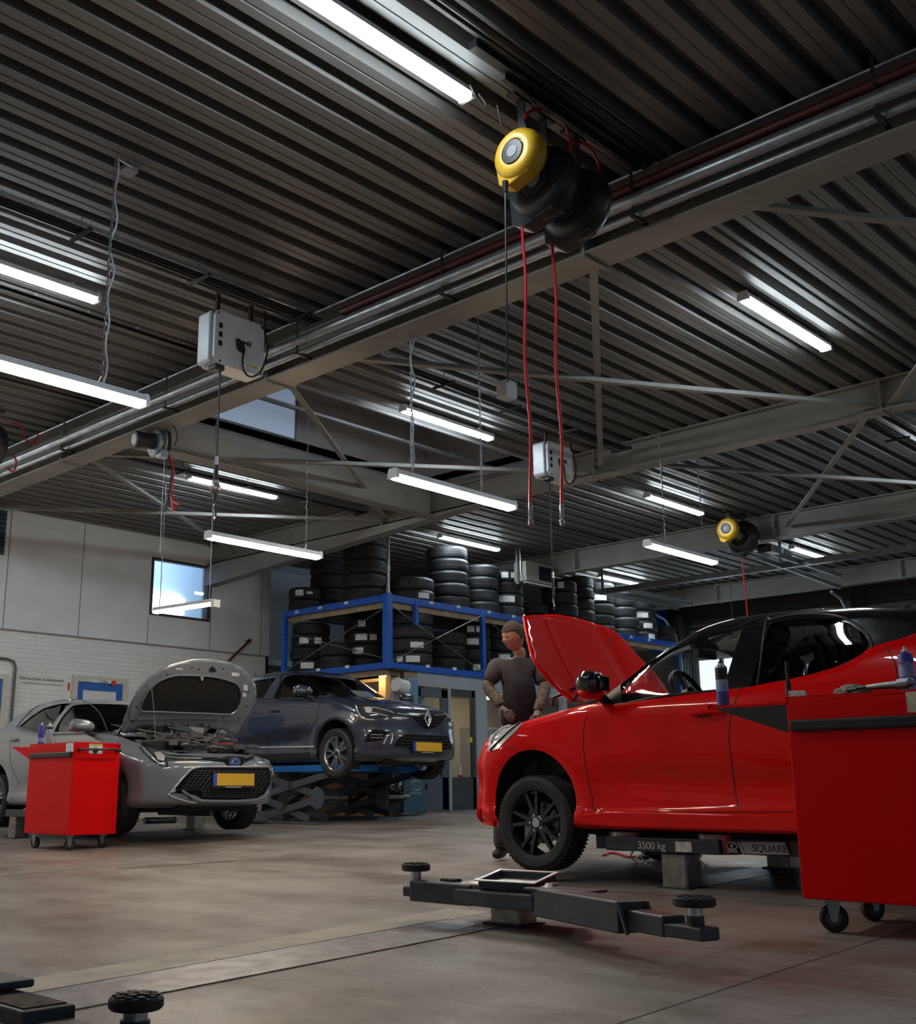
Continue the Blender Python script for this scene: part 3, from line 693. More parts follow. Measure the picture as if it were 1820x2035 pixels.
        faces = [tuple(f) for f in ff]+[tuple(i+n for i in f[::-1]) for f in ff]
        for f in ff:
            for a, b in zip(f, f[1:]+f[:1]):
                if ec[frozenset((a, b))] == 1: faces.append((b, a, a+n, b+n))
        vs = top+bot
        o = s.obj(name, vs, faces, mtl, smooth, parent)
        if smooth: o.data.set_sharp_from_angle(angle=R_(50))
        if mirror:
            o2 = s.obj(name, [Vector((2*s.X-v.x, v.y, v.z)) for v in vs], faces, mtl, smooth, parent)
            if smooth: o2.data.set_sharp_from_angle(angle=R_(50))
        return o
    def line(s, name, px, mtl, tree, wd=.004, off=.0015, parent=None, mirror=False, sub=5, n=6):
        """a seam or bead following the surface along a pixel polyline"""
        pts = [(v.x, v.y) for v in catmull([(a, b, 0) for a, b in px], sub)]; P = []
        for x, y in pts:
            d = ray(x, y).normalized(); h = tree.ray_cast(CAM, d)
            if h[0] is None: continue
            nn = h[1] if h[1].dot(d) < 0 else -h[1]; P.append(h[0]+nn*off)
        if len(P) < 2: print('line missed', name); return None
        mb = MB(); mb.tube(P, wd, n); o = mb.build(name, mtl, parent or s.root, smooth=True)
        if mirror:
            mb = MB(); mb.tube([Vector((2*s.X-p.x, p.y, p.z)) for p in P], wd, n); mb.build(name, mtl, parent or s.root, smooth=True)
        return o
    def quadpatch(s, name, corners, dirv, mtl, off=-.006, n=12, m=8):
        """glass filled between 4 corners (car coords) cast along dirv on the shell"""
        c = [Vector(q) for q in corners]; d = (s.T(*dirv)-s.T(0, 0, 0)).normalized(); vs = []
        for j in range(m+1):
            for i in range(n+1):
                p = (c[0].lerp(c[1], i/n)).lerp(c[3].lerp(c[2], i/n), j/m); w_ = s.T(*p)-d*.8
                h = s.shelltree.ray_cast(w_, d)
                vs.append(h[0]-d*off if h[0] is not None else s.T(*p))
        return s.obj(name, vs, [(j*(n+1)+i, j*(n+1)+i+1, (j+1)*(n+1)+i+1, (j+1)*(n+1)+i) for j in range(m) for i in range(n)], mtl)
    def wheel(s, x, y, z, spec, steer=0):
        """wheel centre in car coordinates; y>0 is the left side"""
        sd = 1 if y > 0 else -1; c = s.T(x, y, z); ax = (s.T(0, sd, 0)-s.T(0, 0, 0)).normalized()
        R, wd, rr = spec['R'], spec['w'], spec['rr']
        rim = MB(); 
        rim.lathe([(rr, -wd*.44), (rr*.93, -wd*.40), (rr*.90, -wd*.2), (rr*.90, wd*.2), (rr*.94, wd*.36), (rr*.985, wd*.44), (rr*1.01, wd*.46), (rr*1.01, wd*.38), (rr, wd*.30)], c, ax, 48)
        u = Vector((0, 0, 1)); v = ax.cross(u)
        N = spec['n']; ho = wd*.34
        for k in range(N):
            for (da, db, w0, w1) in spec['arms']:
                a0 = 2*math.pi*(k/N)+spec.get('ph', 0)
                p0 = u*math.cos(a0+da)*rr*.20+v*math.sin(a0+da)*rr*.20; p1 = u*math.cos(a0+db)*rr*.95+v*math.sin(a0+db)*rr*.95
                dr = (p1-p0).normalized(); sdv = ax.cross(dr)
                vs = [c+p0+sdv*w0+ax*(ho-.012), c+p0-sdv*w0+ax*(ho-.012), c+p0-sdv*w0*.7+ax*(ho+.006), c+p0+sdv*w0*.7+ax*(ho+.006),
                      c+p1+sdv*w1+ax*(ho-.03), c+p1-sdv*w1+ax*(ho-.03), c+p1-sdv*w1*.7+ax*(ho+.010), c+p1+sdv*w1*.7+ax*(ho+.010)]
                rim.add(vs, [(0, 1, 2, 3), (7, 6, 5, 4), (0, 4, 5, 1), (1, 5, 6, 2), (2, 6, 7, 3), (3, 7, 4, 0)])
        rim.lathe([(0, ho-.02), (rr*.24, ho-.02), (rr*.26, ho-.005), (rr*.20, ho+.004), (0, ho+.006)], c, ax, 32)
        o = rim.build('wheel', spec['mat'], s.root, smooth=True)
        t = MB(); prof = [(rr*.97, -wd*.46), (rr+.012, -wd*.5), (R-.035, -wd*.53), (R-.012, -wd*.47), (R-.002, -wd*.40)]
        for g in (-.26, -.09, .09, .26): prof += [(R, wd*(g-.035)), (R-.009, wd*(g-.025)), (R-.009, wd*(g+.025)), (R, wd*(g+.035))]
        prof += [(R-.002, wd*.40), (R-.012, wd*.47), (R-.035, wd*.53), (rr+.03, wd*.515), (rr+.012, wd*.5), (rr*.97, wd*.46)]
        t.lathe(prof, c, ax, 64)
        # tread blocks
        for k in range(72):
            a = 2*math.pi*k/72; e = u*math.cos(a)+v*math.sin(a); tg = ax.cross(e)
            for g, w_ in ((.42, .05), (-.42, .05)):
                q = c+e*(R-.006)+ax*wd*g; t.bar(q-ax*wd*w_, q+ax*wd*w_, .012, .012, e)
        t.build('tyre', M_rubber, o, smooth=True, ang=30)
        d = MB(); d.lathe([(.03, .0), (rr*.62, 0), (rr*.62, .02), (.03, .02)], c-ax*.015, ax, 32); d.cyl(c-ax*.1, c+ax*(ho-.03), .05, 16); d.build('brake_disc', M_steel, o, smooth=True)
        if 'calip' in spec:
            d = MB(); q = c+u*math.cos(2.2)*rr*.55+v*math.sin(2.2)*rr*.55; d.cbox(q+ax*.0, (.09, .07, .16)); d.build('brake_caliper', M_steel, o, bevel=.01)
        h = MB(); h.cyl(c+ax*(ho), c+ax*(ho+.012), rr*.135, 24); h.build('hub_cap', spec.get('cap', M_black), o, smooth=True)
        b = MB()
        for k in range(5):
            a = 2*math.pi*k/5+.3; q = c+(u*math.cos(a)+v*math.sin(a))*rr*.23; b.cyl(q+ax*(ho-.01), q+ax*(ho+.012), .009, 8)
        b.build('wheel_nuts', M_chrome, o, smooth=True)
        return o
    def seat(s, x, y, z, m=None):
        mb = MB(); m = m or M_blackmatt
        mb.add(*s.boxc((x-.05, y-.25, z), (x+.45, y+.25, z+.16)))
        P = [(x-.05, z+.05), (x+.06, z+.05), (x-.10, z+.66), (x-.16, z+.68), (x-.22, z+.62)]
        mb.add(*s.prism_y(P, y-.24, y+.24)); mb.add(*s.prism_y([(x-.14, z+.66), (x-.08, z+.68), (x-.11, z+.84), (x-.17, z+.86), (x-.20, z+.80)], y-.12, y+.12))
        return mb.build('seat', m, s.root, bevel=.035, smooth=True, seg=3)
    def steering(s, x, y, z):
        c = s.T(x, y, z); fwd = (s.T(1, 0, 0)-s.T(0, 0, 0)); n_ = (fwd*.9+Vector((0, 0, -.42))).normalized(); sd = Vector((1, 0, 0)); u = n_.cross(sd).normalized()
        mb = MB(); mb.tube([c+sd*.185*math.cos(a)+u*.185*math.sin(a) for a in [2*math.pi*i/36 for i in range(36)]], .017, 8, closed=True)
        for a in (0, math.pi, -math.pi/2): mb.bar(c, c+(sd*math.cos(a)+u*math.sin(a))*.18, .035, .02, n_)
        mb.cyl(c-n_*.03, c+n_*.02, .06, 16); mb.cyl(c, c+n_*.3, .03, 10)
        mb.build('steering_wheel', M_black, s.root, smooth=True)
    def plate(s, px, tree, txt=False):
        """number plate: 4 pixel corners (tl,tr,br,bl); flat, fixed on the bumper"""
        c = sum((Vector(p) for p in px), Vector((0, 0)))/4; d = ray(c.x, c.y).normalized(); h = tree.ray_cast(CAM, d)
        yv = h[0].y-.03*1; P = [aty(p[0], p[1], yv) for p in px]
        z0 = (P[2].z+P[3].z)/2; z1 = (P[0].z+P[1].z)/2; x0 = (P[0].x+P[3].x)/2; x1 = (P[1].x+P[2].x)/2
        mb = MB(); mb.box(x0-.012, yv+.002, z0-.028, x1+.012, yv+.06, z1+.012); o = mb.build('plate_holder', M_black, s.root, bevel=.004)
        mb = MB(); xb = x0+(x1-x0)*.085; mb.box(xb, yv-.003, z0, x1, yv+.002, z1); mb.build('number_plate', M_plate, o)
        mb = MB(); mb.box(x0, yv-.003, z0, xb, yv+.002, z1); mb.build('plate_band', M_euro, o)
        mb = MB()
        for k in range(13):
            xa = x0+(x1-x0)*(.3+.4*k/13); mb.box(xa, yv-.0, z0-.020, xa+(x1-x0)*.02, yv+.001, z0-.010)
        mb.build('dealer_lettering', M_white, o)
        return o
    def mirror_part(s, x, y, z, m, d=(.12, .09, .075), sidey=1):
        """door mirror: shell with glass and foot"""
        for sd in (1, -1):
            yy = y*sd; c = s.T(x, yy, z)
            mb = MB(); vs = []
            prof = [(-.07, .0), (-.055, .062), (.0, .075), (.045, .062), (.075, .025), (.078, -.02), (.05, -.05), (-.01, -.062), (-.055, -.055)]
            n = len(prof); K = 7
            for k in range(K+1):
                t = k/K; sc_ = (1-(2*t-1)**4*.55)*(.85+.3*t if sd > 0 else .85+.3*t); yk = yy+sd*(t-.5)*d[1]*2.2
                vs += [s.T(x+p[0]*sc_*(d[0]/.12)+(.03*(1-t)), yk, z+p[1]*sc_*(d[2]/.075)) for p in prof]
            fs = [(k*n+i, k*n+(i+1) % n, (k+1)*n+(i+1) % n, (k+1)*n+i) for k in range(K) for i in range(n)]+[tuple(range(n))[::-1], tuple(range(K*n, K*n+n))]
            mb.add(vs, fs); o = mb.build('door_mirror', m, s.root, smooth=True, ang=50, bevel=.006)
            mb = MB(); mb.add(*s.boxc((x-.062, yy-.085, z-.045), (x-.055, yy+.085, z+.05))); mb.build('mirror_glass', M_chrome, o, bevel=.003)
            mb = MB(); a = s.T(x+.02, yy-sd*.05, z-.05); b = s.T(x+.03, yy-sd*.17, z-.10); mb.bar(a, b, .05, .05); mb.build('mirror_foot', M_black, o, bevel=.01)
# ------------------------------------------------ red hatchback (side on, bonnet up)
ya = Car('red_car', 'red hatchback with black roof and raised bonnet on a floor lift', 7.07, 4.81, 1, .16, dict(
    wb=2.56, ztop=1.34, paint=M_red, roofpaint=M_blackgloss, cf=.50, cr=.45, pw=3.4, crown=.10, k=.06, dent=.030,
    side=[(.70, .19), (.785, .24), (.79, .34), (.77, .46), (.785, .57), (.76, .66), (.70, .78), (.60, .865), (.36, .925), (.10, .965), (-.15, 1.0), (-.42, 1.03), (-.70, 1.04), (-1.1, 1.06), (-1.5, 1.08), (-1.9, 1.12), (-2.15, 1.17), (-2.30, 1.25), (-2.6, 1.29), (-2.95, 1.20), (-3.10, .95), (-3.14, .6), (-3.10, .3), (-2.98, .20)],
    side_bottom=[(-2.9, .17), (.6, .17)],
    W=[(-3.2, .80), (-2.6, .865), (-1.3, .868), (0, .87), (.5, .87), (.9, .86)],
    off=[(.1, .06), (.20, .012), (.27, .002), (.30, .022), (.45, .022), (.62, 0), (.78, -.002), (.86, .002), (.95, .016), (1.0, .028), (1.1, .060), (1.25, .14), (1.35, .2)],
    green=[(-.10, .95), (-.35, 1.10), (-.66, 1.28), (-.9, 1.39), (-1.15, 1.465), (-1.5, 1.50), (-1.9, 1.495), (-2.3, 1.465), (-2.7, 1.42), (-2.92, 1.37), (-2.95, 1.31), (-3.03, 1.1), (-3.06, .95)],
    green_bottom=[(-3.0, .85), (-.1, .85)], green_cut=.97, wf=.45, wr=.3,
    gW=[(.9, .83), (1.0, .812), (1.1, .785), (1.25, .735), (1.38, .68), (1.47, .60), (1.52, .5)]))
C_ = ya; XS = 6.2
b = ya.body(.023); g = ya.cabin(.021)
bt = ya.tree(b); gt = ya.shelltree
HL = [(972, 1494), (972, 1475), (978, 1452), (998, 1441), (1020, 1434), (1043, 1433), (1025, 1454), (1006, 1472), (991, 1488)]
arch = [(.34*math.cos(a), .335+.345*math.sin(a)) for a in [-.42+(math.pi+.84)*i/44 for i in range(45)]]+[(-.31, .0), (.31, .0)]
cuts = [ya.prism_y([(x+dx, z) for x, z in arch], y0, y1) for dx in (0, -2.56) for y0, y1 in ((.52, 1.1), (-.52, -1.1))]
cuts.append(ya.prism_y([(-2.65, .55), (-2.5, 1.5), (-.65, 1.5), (-.55, .55)], -.72, .72))
cuts.append(ya.prism_y([(-.28, .5), (-.28, 1.3), (.56, 1.3), (.56, .5)], -.62, .62))
w1 = ya.px2side([(1232, 1402), (1240, 1356), (1256, 1339), (1274, 1323), (1300, 1306), (1333, 1288), (1362, 1276), (1389, 1267), (1425, 1256), (1466, 1247), (1449, 1372)], 6.33)
w2 = ya.px2side([(1507, 1366), (1525, 1240), (1532, 1236), (1560, 1230), (1595, 1226), (1647, 1228), (1684, 1238), (1715, 1259), (1728, 1278), (1727, 1290), (1720, 1302), (1664, 1328), (1595, 1348)], 6.36)
cuts += [ya.prism_y(w1, -1.2, 1.2), ya.prism_y(w2, -1.2, 1.2)]
ya.cut(b, cuts)
# cabin shell: thin wall with window openings
m = g.modifiers.new('s', 'SOLIDIFY'); m.thickness = .035; m.offset = -1
ya.apply(g)
bb = g.data
# direction of thickness: make sure it goes inwards
wind = ya.wedge([(.45, 1.0, .74), (.18, .86, .74), (-.12, .86, .74), (-.86, 1.25, .54), (-.93, 1.40, .53), (-.55, 1.65, .53)])
rearw = ya.prism_y([(-3.3, 1.3), (-2.9, 1.3), (-2.85, 1.1), (-3.3, 1.08)], -.5, .5)
ya.cut(g, [ya.prism_y(w1, -1.2, 1.2), ya.prism_y(w2, -1.2, 1.2), wind, rearw], M_black)
def sideglass(c, poly, X, mtl, tree, name='side_window'):
    """pane on the shell in the camera side, and its twin on the far side"""
    cx = sum(p[0] for p in poly)/len(poly); cz = sum(p[1] for p in poly)/len(poly); P = []
    px = []
    for x, z in poly:
        x2, z2 = cx+(x-cx)*1.02, cz+(z-cz)*1.03; w_ = Vector((X, c.Y+c.g*x2, z2+c.lift)); d = w_-CAM
        px.append((PX+F*d.dot(CR)/d.dot(FW), PY-F*d.dot(CU)/d.dot(FW)))
    return c.patch(name, px, mtl, tree, off=-.010, thick=.004, step=9, mirror=True)
sideglass(ya, w1, 6.33, M_glass, gt); sideglass(ya, w2, 6.36, M_glassdark, gt)
ya.quadpatch('windshield', [(-.12, .66, 1.0), (-.12, -.66, 1.0), (-.95, -.58, 1.43), (-.95, .58, 1.43)], (-.45, 0, -.85), M_glass)
# black pillar seams and bright roof edge
ya.line('window_trim', [(1505, 1366), (1522, 1240), (1532, 1232), (1560, 1225), (1595, 1221), (1650, 1223), (1690, 1234), (1720, 1256), (1732, 1280), (1728, 1298), (1716, 1307), (1664, 1331), (1595, 1351), (1507, 1369)], M_black, gt, .007, .002)
ya.line('window_trim', [(1163, 1404), (1224, 1401), (1330, 1382), (1420, 1373), (1470, 1368), (1502, 1366)], M_black, gt, .009, .0)
# red quarter carries the colour up behind the rear door
RQ = [(1728, 1312), (1733, 1298), (1744, 1288), (1764, 1281), (1790, 1270), (1822, 1257), (1850, 1247), (1850, 1330), (1700, 1340)]
ya.patch('rear_quarter', RQ, M_red, gt, off=.003, step=8)
# seams
SE = M_black
ya.line('door_seam', [(1167, 1416), (1161, 1440), (1159, 1470), (1161, 1504), (1168, 1549), (1177, 1585), (1188, 1612), (1300, 1613), (1468, 1614), (1576, 1614)], SE, bt, .0035, 0)
ya.line('door_seam', [(1471, 1368), (1455, 1410), (1449, 1450), (1449, 1480), (1455, 1524), (1461, 1575), (1469, 1614)], SE, bt, .0035, 0)
ya.line('door_seam', [(1746, 1266), (1762, 1290), (1777, 1315), (1782, 1345), (1780, 1380), (1765, 1430)], SE, bt, .0035, 0)
ya.line('bumper_seam', [(1000, 1490), (1018, 1484), (1030, 1496)], SE, bt, .0025, 0)
# side skirt
mb = MB(); mb.add(*ya.prism_y([(-.36, .265), (-.38, .20), (-.6, .185), (-2.1, .185), (-2.2, .265), (-2.0, .285), (-.6, .285)], .80, .885))
mb.build('side_skirt', M_red, ya.root, bevel=.012, smooth=True, seg=3)
mb = MB(); mb.add(*ya.prism_y([(-.36, .265), (-.38, .20), (-.6, .185), (-2.1, .185), (-2.2, .265), (-2.0, .285), (-.6, .285)], -.80, -.885))
mb.build('side_skirt', M_red, ya.root, bevel=.012, smooth=True, seg=3)
# underbody
mb = MB(); mb.add(*ya.boxc((-2.9, -.7, .12), (-.36, .7, .19))); mb.add(*ya.boxc((-.4, -.45, .12), (.6, .45, .19))); 
for x in (-.8, -1.2, -1.8): mb.add(*ya.boxc((x-.06, -.6, .06), (x+.06, .6, .13)))
mb.tube([ya.T(x, .15, .10) for x in (-.3, -1, -2, -2.7)], .03); mb.build('underbody', M_blackmatt, ya.root, bevel=.01)
mb = MB(); mb.add(*ya.boxc((-1.55, .38, .07), (-1.2, .62, .12))); mb.add(*ya.boxc((-2.1, .40, .08), (-1.8, .62, .12))); mb.build('heat_shield', M_alu, ya.root)
# headlight
hl = ya.patch('headlight', HL, M_silver, bt, off=.006, thick=.02, step=5, mirror=True)
ya.line('headlight_strip', [(975, 1492), (992, 1474), (1012, 1455), (1036, 1437)], M_black, bt, .006, .010)
ya.line('headlight_strip', [(978, 1478), (984, 1462), (999, 1450), (1016, 1444)], mat('lamp_white', (.8, .82, .85), .2), bt, .007, .012)
ya.line('front_lip', [(956, 1606), (953, 1618), (957, 1628), (970, 1634), (984, 1636)], M_red, bt, .020, .004, mirror=True)
# mirror: lower half red, upper black
ya.mirror_part(-.60, .98, 1.075, M_blackgloss, (.14, .11, .085))
mb = MB(); mb.ell(ya.T(-.585, .99, 1.02), (.105, .075, .045)); mb.build('mirror_cap', M_red, ya.root, smooth=True)
ya.patch('mirror_base', [(1163, 1404), (1166, 1392), (1190, 1360), (1215, 1345), (1232, 1343), (1236, 1400), (1205, 1403)], M_black, gt, off=.004, step=6, mirror=True)
# door handles
for (x, y) in ((1405, 1417),):
    d = ray(x, y).normalized(); h = bt.ray_cast(CAM, d); c = h[0]
    mb = MB(); mb.tube([c+Vector((.005, .105, -.004)), c+Vector((-.028, .09, 0)), c+Vector((-.034, .0, .004)), c+Vector((-.028, -.10, .003)), c+Vector((.005, -.115, 0))], [.012, .014, .015, .014, .012], 8); mb.build('door_handle', M_red, ya.root, smooth=True)
    mb = MB(); mb.ell(c+Vector((.012, .02, -.008)), (.018, .085, .03)); mb.build('handle_recess', M_redpipe, ya.root, smooth=True)
# rear spoiler and lamp cluster seen at the right edge
mb = MB(); mb.add(*ya.prism_y([(-2.62, 1.44), (-2.95, 1.415), (-3.12, 1.36), (-3.10, 1.34), (-2.8, 1.37)], -.55, .55)); mb.build('rear_spoiler', M_blackgloss, ya.root, bevel=.01, smooth=True)
# wheels
YW_ = dict(R=.312, w=.205, rr=.218, n=5, ph=.18, arms=[(-.16, -.22, .024, .013), (.16, .22, .024, .013)], mat=M_rimdark, calip=1, cap=M_chrome)
for x in (0, -2.56):
    for y in (.775, -.775): ya.wheel(x, y, .20, YW_)
# wheel well liners / struts
for s_ in (1, -1): mb = MB(); mb.cyl(ya.T(-.02, s_*.55, .25), ya.T(-.05, s_*.5, .8), .03, 10); mb.cyl(ya.T(0, s_*.6, .25), ya.T(-.1, s_*.2, .22), .03, 8); mb.build('suspension_strut', M_black, ya.root)
# bonnet
P0 = atx(1141, 1385, 6.42); TH = R_(58); E = Vector((0, math.cos(TH), math.sin(TH))); NN = Vector((1, 0, 0)).cross(E)   # NN points up-forward side
def hood(c, P0, E, outl, m_out, m_in, name='bonnet', crown=.05, centre=None, out_sign=1, nx=22, ny=16):
    NN = Vector((1, 0, 0)).cross(E)*out_sign
    bd = [Vector((v.x, v.y)) for v in catmull([(a, b_, 0) for a, b_ in outl], 3, closed=True)]
    xs = [p.x for p in bd]; ys = [p.y for p in bd]; pts = list(bd); nb = len(bd)
    def ins(x, y):
        r = False
        for i in range(nb):
            (xa, ya_), (xb, yb) = bd[i], bd[i-1]
            if (ya_ > y) != (yb > y) and x < (xb-xa)*(y-ya_)/(yb-ya_)+xa: r = not r
        return r
    st = .06; y = min(ys)+st/2
    while y < max(ys):
        x = min(xs)+st/2
        while x < max(xs):
            if ins(x, y) and min((Vector((x, y))-b_).length for b_ in bd) > st*.45: pts.append(Vector((x, y)))
            x += st
        y += st
    vv, _, ff, *_r = delaunay_2d_cdt(pts, [(i, (i+1) % nb) for i in range(nb)], [], 1, 1e-4)
    cx = centre; L = max(ys); hw = (max(xs)-min(xs))/2
    vs = []
    for p in vv:
        u = (p.x-cx)/hw; v = p.y/L; cr = crown*(1-u*u)+.04*v*(1-v)*4*.6-.05*max(0, v-.8)**2*10*.2
        cr += .010*math.exp(-((abs(u)-.45)/.06)**2)
        vs.append(Vector((p.x, P0.y, P0.z))+E*p.y+NN*cr)
    o = c.obj(name, vs, [tuple(f) for f in ff], m_out)
    md = o.modifiers.new('s', 'SOLIDIFY'); md.thickness = .022; md.offset = -1
    return o, bd, lambda x, y, h=0: Vector((x, P0.y, P0.z))+E*y+NN*(crown*(1-((x-cx)/hw)**2)+.096*(y/L)*(1-y/L)+h)
OUT = [(6.42, 0.0), (6.415, .002), (6.34, .06), (6.27, .16), (6.235, .314), (6.275, .424), (6.42, .724), (6.425, .729), (6.437, .732), (6.69, .79), (6.95, .82), (7.2, .81), (7.45, .78), (7.62, .70), (7.72, .50), (7.80, .31), (7.79, .131), (7.75, .03), (7.68, 0), (7.3, -.05), (6.8, -.05)]
hd, bd, hf = hood(ya, P0, E, OUT, M_red, M_red, centre=7.03, crown=.045, out_sign=-1)
# bonnet crease and prop, hinge
mb = MB(); mb.tube([hf(6.62+.09*t*t, .03+.72*t, .001) for t in [i/10 for i in range(11)]], .003, 5); mb.build('bonnet_crease', M_red, ya.root)
mb = MB(); mb.bar(ya.T(-.2, .66, 1.0), ya.T(-.24, .62, 1.08), .03, .015); mb.tube([ya.T(.0, .64, .98), ya.T(-.02, .64, 1.04), hf(6.5, .08, -.04)], .012); mb.build('bonnet_hinge', M_redpipe, ya.root)
mb = MB(); mb.tube([ya.T(.55, -.45, .86), hf(7.4, .62, -.04)], .006, 6); mb.build('prop_rod', M_alu, ya.root)
# engine bay contents
mb = MB(); mb.add(*ya.boxc((-.2, -.35, .5), (.35, .3, .84))); mb.add(*ya.boxc((-.2, .35, .5), (.2, .58, .86))); mb.cyl(ya.T(.1, -.5, .6), ya.T(.1, -.5, .88), .07); mb.build('engine', M_black, ya.root, bevel=.02)
# interior
mb = MB(); mb.add(*ya.prism_y([(-.35, .6), (-.30, 1.0), (-.45, 1.04), (-.72, 1.03), (-.86, .92), (-.80, .6)], -.70, .70)); mb.build('dashboard', M_blackmatt, ya.root, bevel=.03, smooth=True)
mb = MB(); mb.add(*ya.boxc((-2.6, -.7, .5), (-.4, .7, .56))); mb.build('cabin_floor', M_blackmatt, ya.root)
for y in (.37, -.37): ya.seat(-1.42, y, .58)
for y in (.35, -.35): ya.seat(-2.25, y, .60)
ya.steering(-.93, .37, 1.01)
mb = MB(); c = ya.T(-.86, 0, 1.33); mb.cbox(c, (.24, .035, .065)); mb.cyl(c, c+Vector((0, .08, .08)), .012, 8); mb.build('rear_view_mirror', M_black, ya.root, bevel=.012)
# ------------------------------------------------ grey hatchback, bonnet up, three-quarter front
co = Car('grey_car', 'cement grey hatchback with raised bonnet showing its black insulation', 7.55, 10.87, -1, .22, dict(
    wb=2.64, ztop=1.30, paint=M_grey, roofpaint=M_grey, cf=.56, cr=.42, pw=3.2, crown=.08, k=.06, dent=.025,
    side=[(.80, .19), (.90, .22), (.93, .30), (.94, .42), (.94, .55), (.91, .64), (.86, .675), (.74, .72), (.5, .80), (.2, .89), (-.1, .955), (-.40, 1.0), (-.70, 1.03), (-1.1, 1.04), (-1.6, 1.05), (-2.0, 1.08), (-2.3, 1.12), (-2.6, 1.17), (-2.9, 1.16), (-3.25, 1.02), (-3.40, .85), (-3.44, .55), (-3.38, .28), (-3.25, .19)],
    side_bottom=[(-3.2, .165), (.7, .165)],
    W=[(-3.5, .82), (-2.7, .888), (-1.3, .882), (0, .885), (.6, .885), (.95, .88)],
    off=[(.1, .06), (.20, .015), (.27, .004), (.32, .020), (.45, .018), (.62, 0), (.76, -.002), (.86, .008), (.95, .022), (1.0, .035), (1.1, .065), (1.2, .12), (1.3, .18)],
    green=[(-.22, .92), (-.5, 1.08), (-.85, 1.25), (-1.12, 1.36), (-1.4, 1.42), (-1.75, 1.44), (-2.1, 1.43), (-2.5, 1.385), (-2.85, 1.30), (-3.05, 1.18), (-3.2, 1.03), (-3.28, .92)],
    green_bottom=[(-3.2, .85), (-.2, .85)], green_cut=.97, wf=.42, wr=.3,
    gW=[(.9, .845), (1.0, .825), (1.1, .795), (1.22, .735), (1.33, .67), (1.42, .58), (1.47, .5)]))
b = co.body(.025); g = co.cabin(.023); bt = co.tree(b); gt = co.shelltree
XS = 6.78
w1 = co.px2side([(115, 1455), (121, 1425), (129, 1402), (138, 1396), (155, 1393), (166, 1396), (175, 1401), (198, 1421), (212, 1453), (195, 1456)], XS)
w2 = co.px2side([(34, 1444), (50, 1426), (71, 1408), (86, 1402), (99, 1398), (122, 1396), (112, 1425), (104, 1457), (80, 1455), (58, 1451)], XS)
arch = [(.335*math.cos(a), .335+.34*math.sin(a)) for a in [-.42+(math.pi+.84)*i/44 for i in range(45)]]+[(-.31, .0), (.31, .0)]
cuts = [co.prism_y([(x+dx, z) for x, z in arch], y0, y1) for dx in (0, -2.64) for y0, y1 in ((.54, 1.1), (-.54, -1.1))]
cuts.append(co.prism_y([(-2.75, .55), (-2.6, 1.5), (-.62, 1.5), (-.5, .55)], -.73, .73))
BAY = [(-.32, .70, .5), (.45, .64, .5), (.66, .45, .5), (.70, 0, .5), (.66, -.45, .5), (.45, -.64, .5), (-.32, -.70, .5)]
n = len(BAY); cuts.append(([co.T(*p) for p in BAY]+[co.T(p[0], p[1], 1.3) for p in BAY], [tuple(range(n)), tuple(range(n, 2*n))]+[(i, (i+1) % n, n+(i+1) % n, n+i) for i in range(n)]))
cuts += [co.prism_y(w1, -1.2, 1.2), co.prism_y(w2, -1.2, 1.2)]
co.cut(b, cuts)
m = g.modifiers.new('s', 'SOLIDIFY'); m.thickness = .035; m.offset = -1; co.apply(g)
wind = co.wedge([(.3, 1.0, .76), (.1, .84, .76), (-.18, .84, .76), (-1.02, 1.20, .56), (-1.10, 1.36, .55), (-.7, 1.6, .55)])
co.cut(g, [co.prism_y(w1, -1.2, 1.2), co.prism_y(w2, -1.2, 1.2), wind], M_black)
sideglass(co, w1, XS, M_glassmid, gt); sideglass(co, w2, XS, M_glassdark, gt)
co.quadpatch('windshield', [(-.2, .69, .95), (-.2, -.69, .95), (-1.1, -.60, 1.38), (-1.1, .60, 1.38)], (-.45, 0, -.85), M_glassmid)
co.line('window_trim', [(34, 1444), (50, 1425), (71, 1406), (99, 1396), (129, 1392), (155, 1390), (176, 1398), (199, 1418), (214, 1453)], M_blackgloss, gt, .007, .002)
co.line('window_trim', [(34, 1445), (58, 1453), (80, 1457), (104, 1459), (160, 1458), (214, 1455)], M_blackgloss, gt, .008, .004)
co.line('door_seam', [(107, 1460), (112, 1490), (114, 1540), (112, 1600)], M_black, bt, .0035, 0)
co.line('door_seam', [(222, 1470), (228, 1500), (232, 1530)], M_black, bt, .0035, 0)
co.line('door_seam', [(20, 1475), (22, 1520), (40, 1560)], M_black, bt, .0035, 0)
# front end
MESH = mat('black_grille', (.004, .004, .005), .6, spec=.12)
GR = [(378, 1532), (392, 1527), (409, 1526), (532, 1526), (537, 1532), (537, 1548), (534, 1562), (524, 1578), (510, 1586), (470, 1589), (402, 1588), (388, 1580), (360, 1577), (338, 1576), (350, 1563), (366, 1545)]
gr = co.patch('front_grille', GR, MESH, bt, off=.003, thick=.02, step=6)
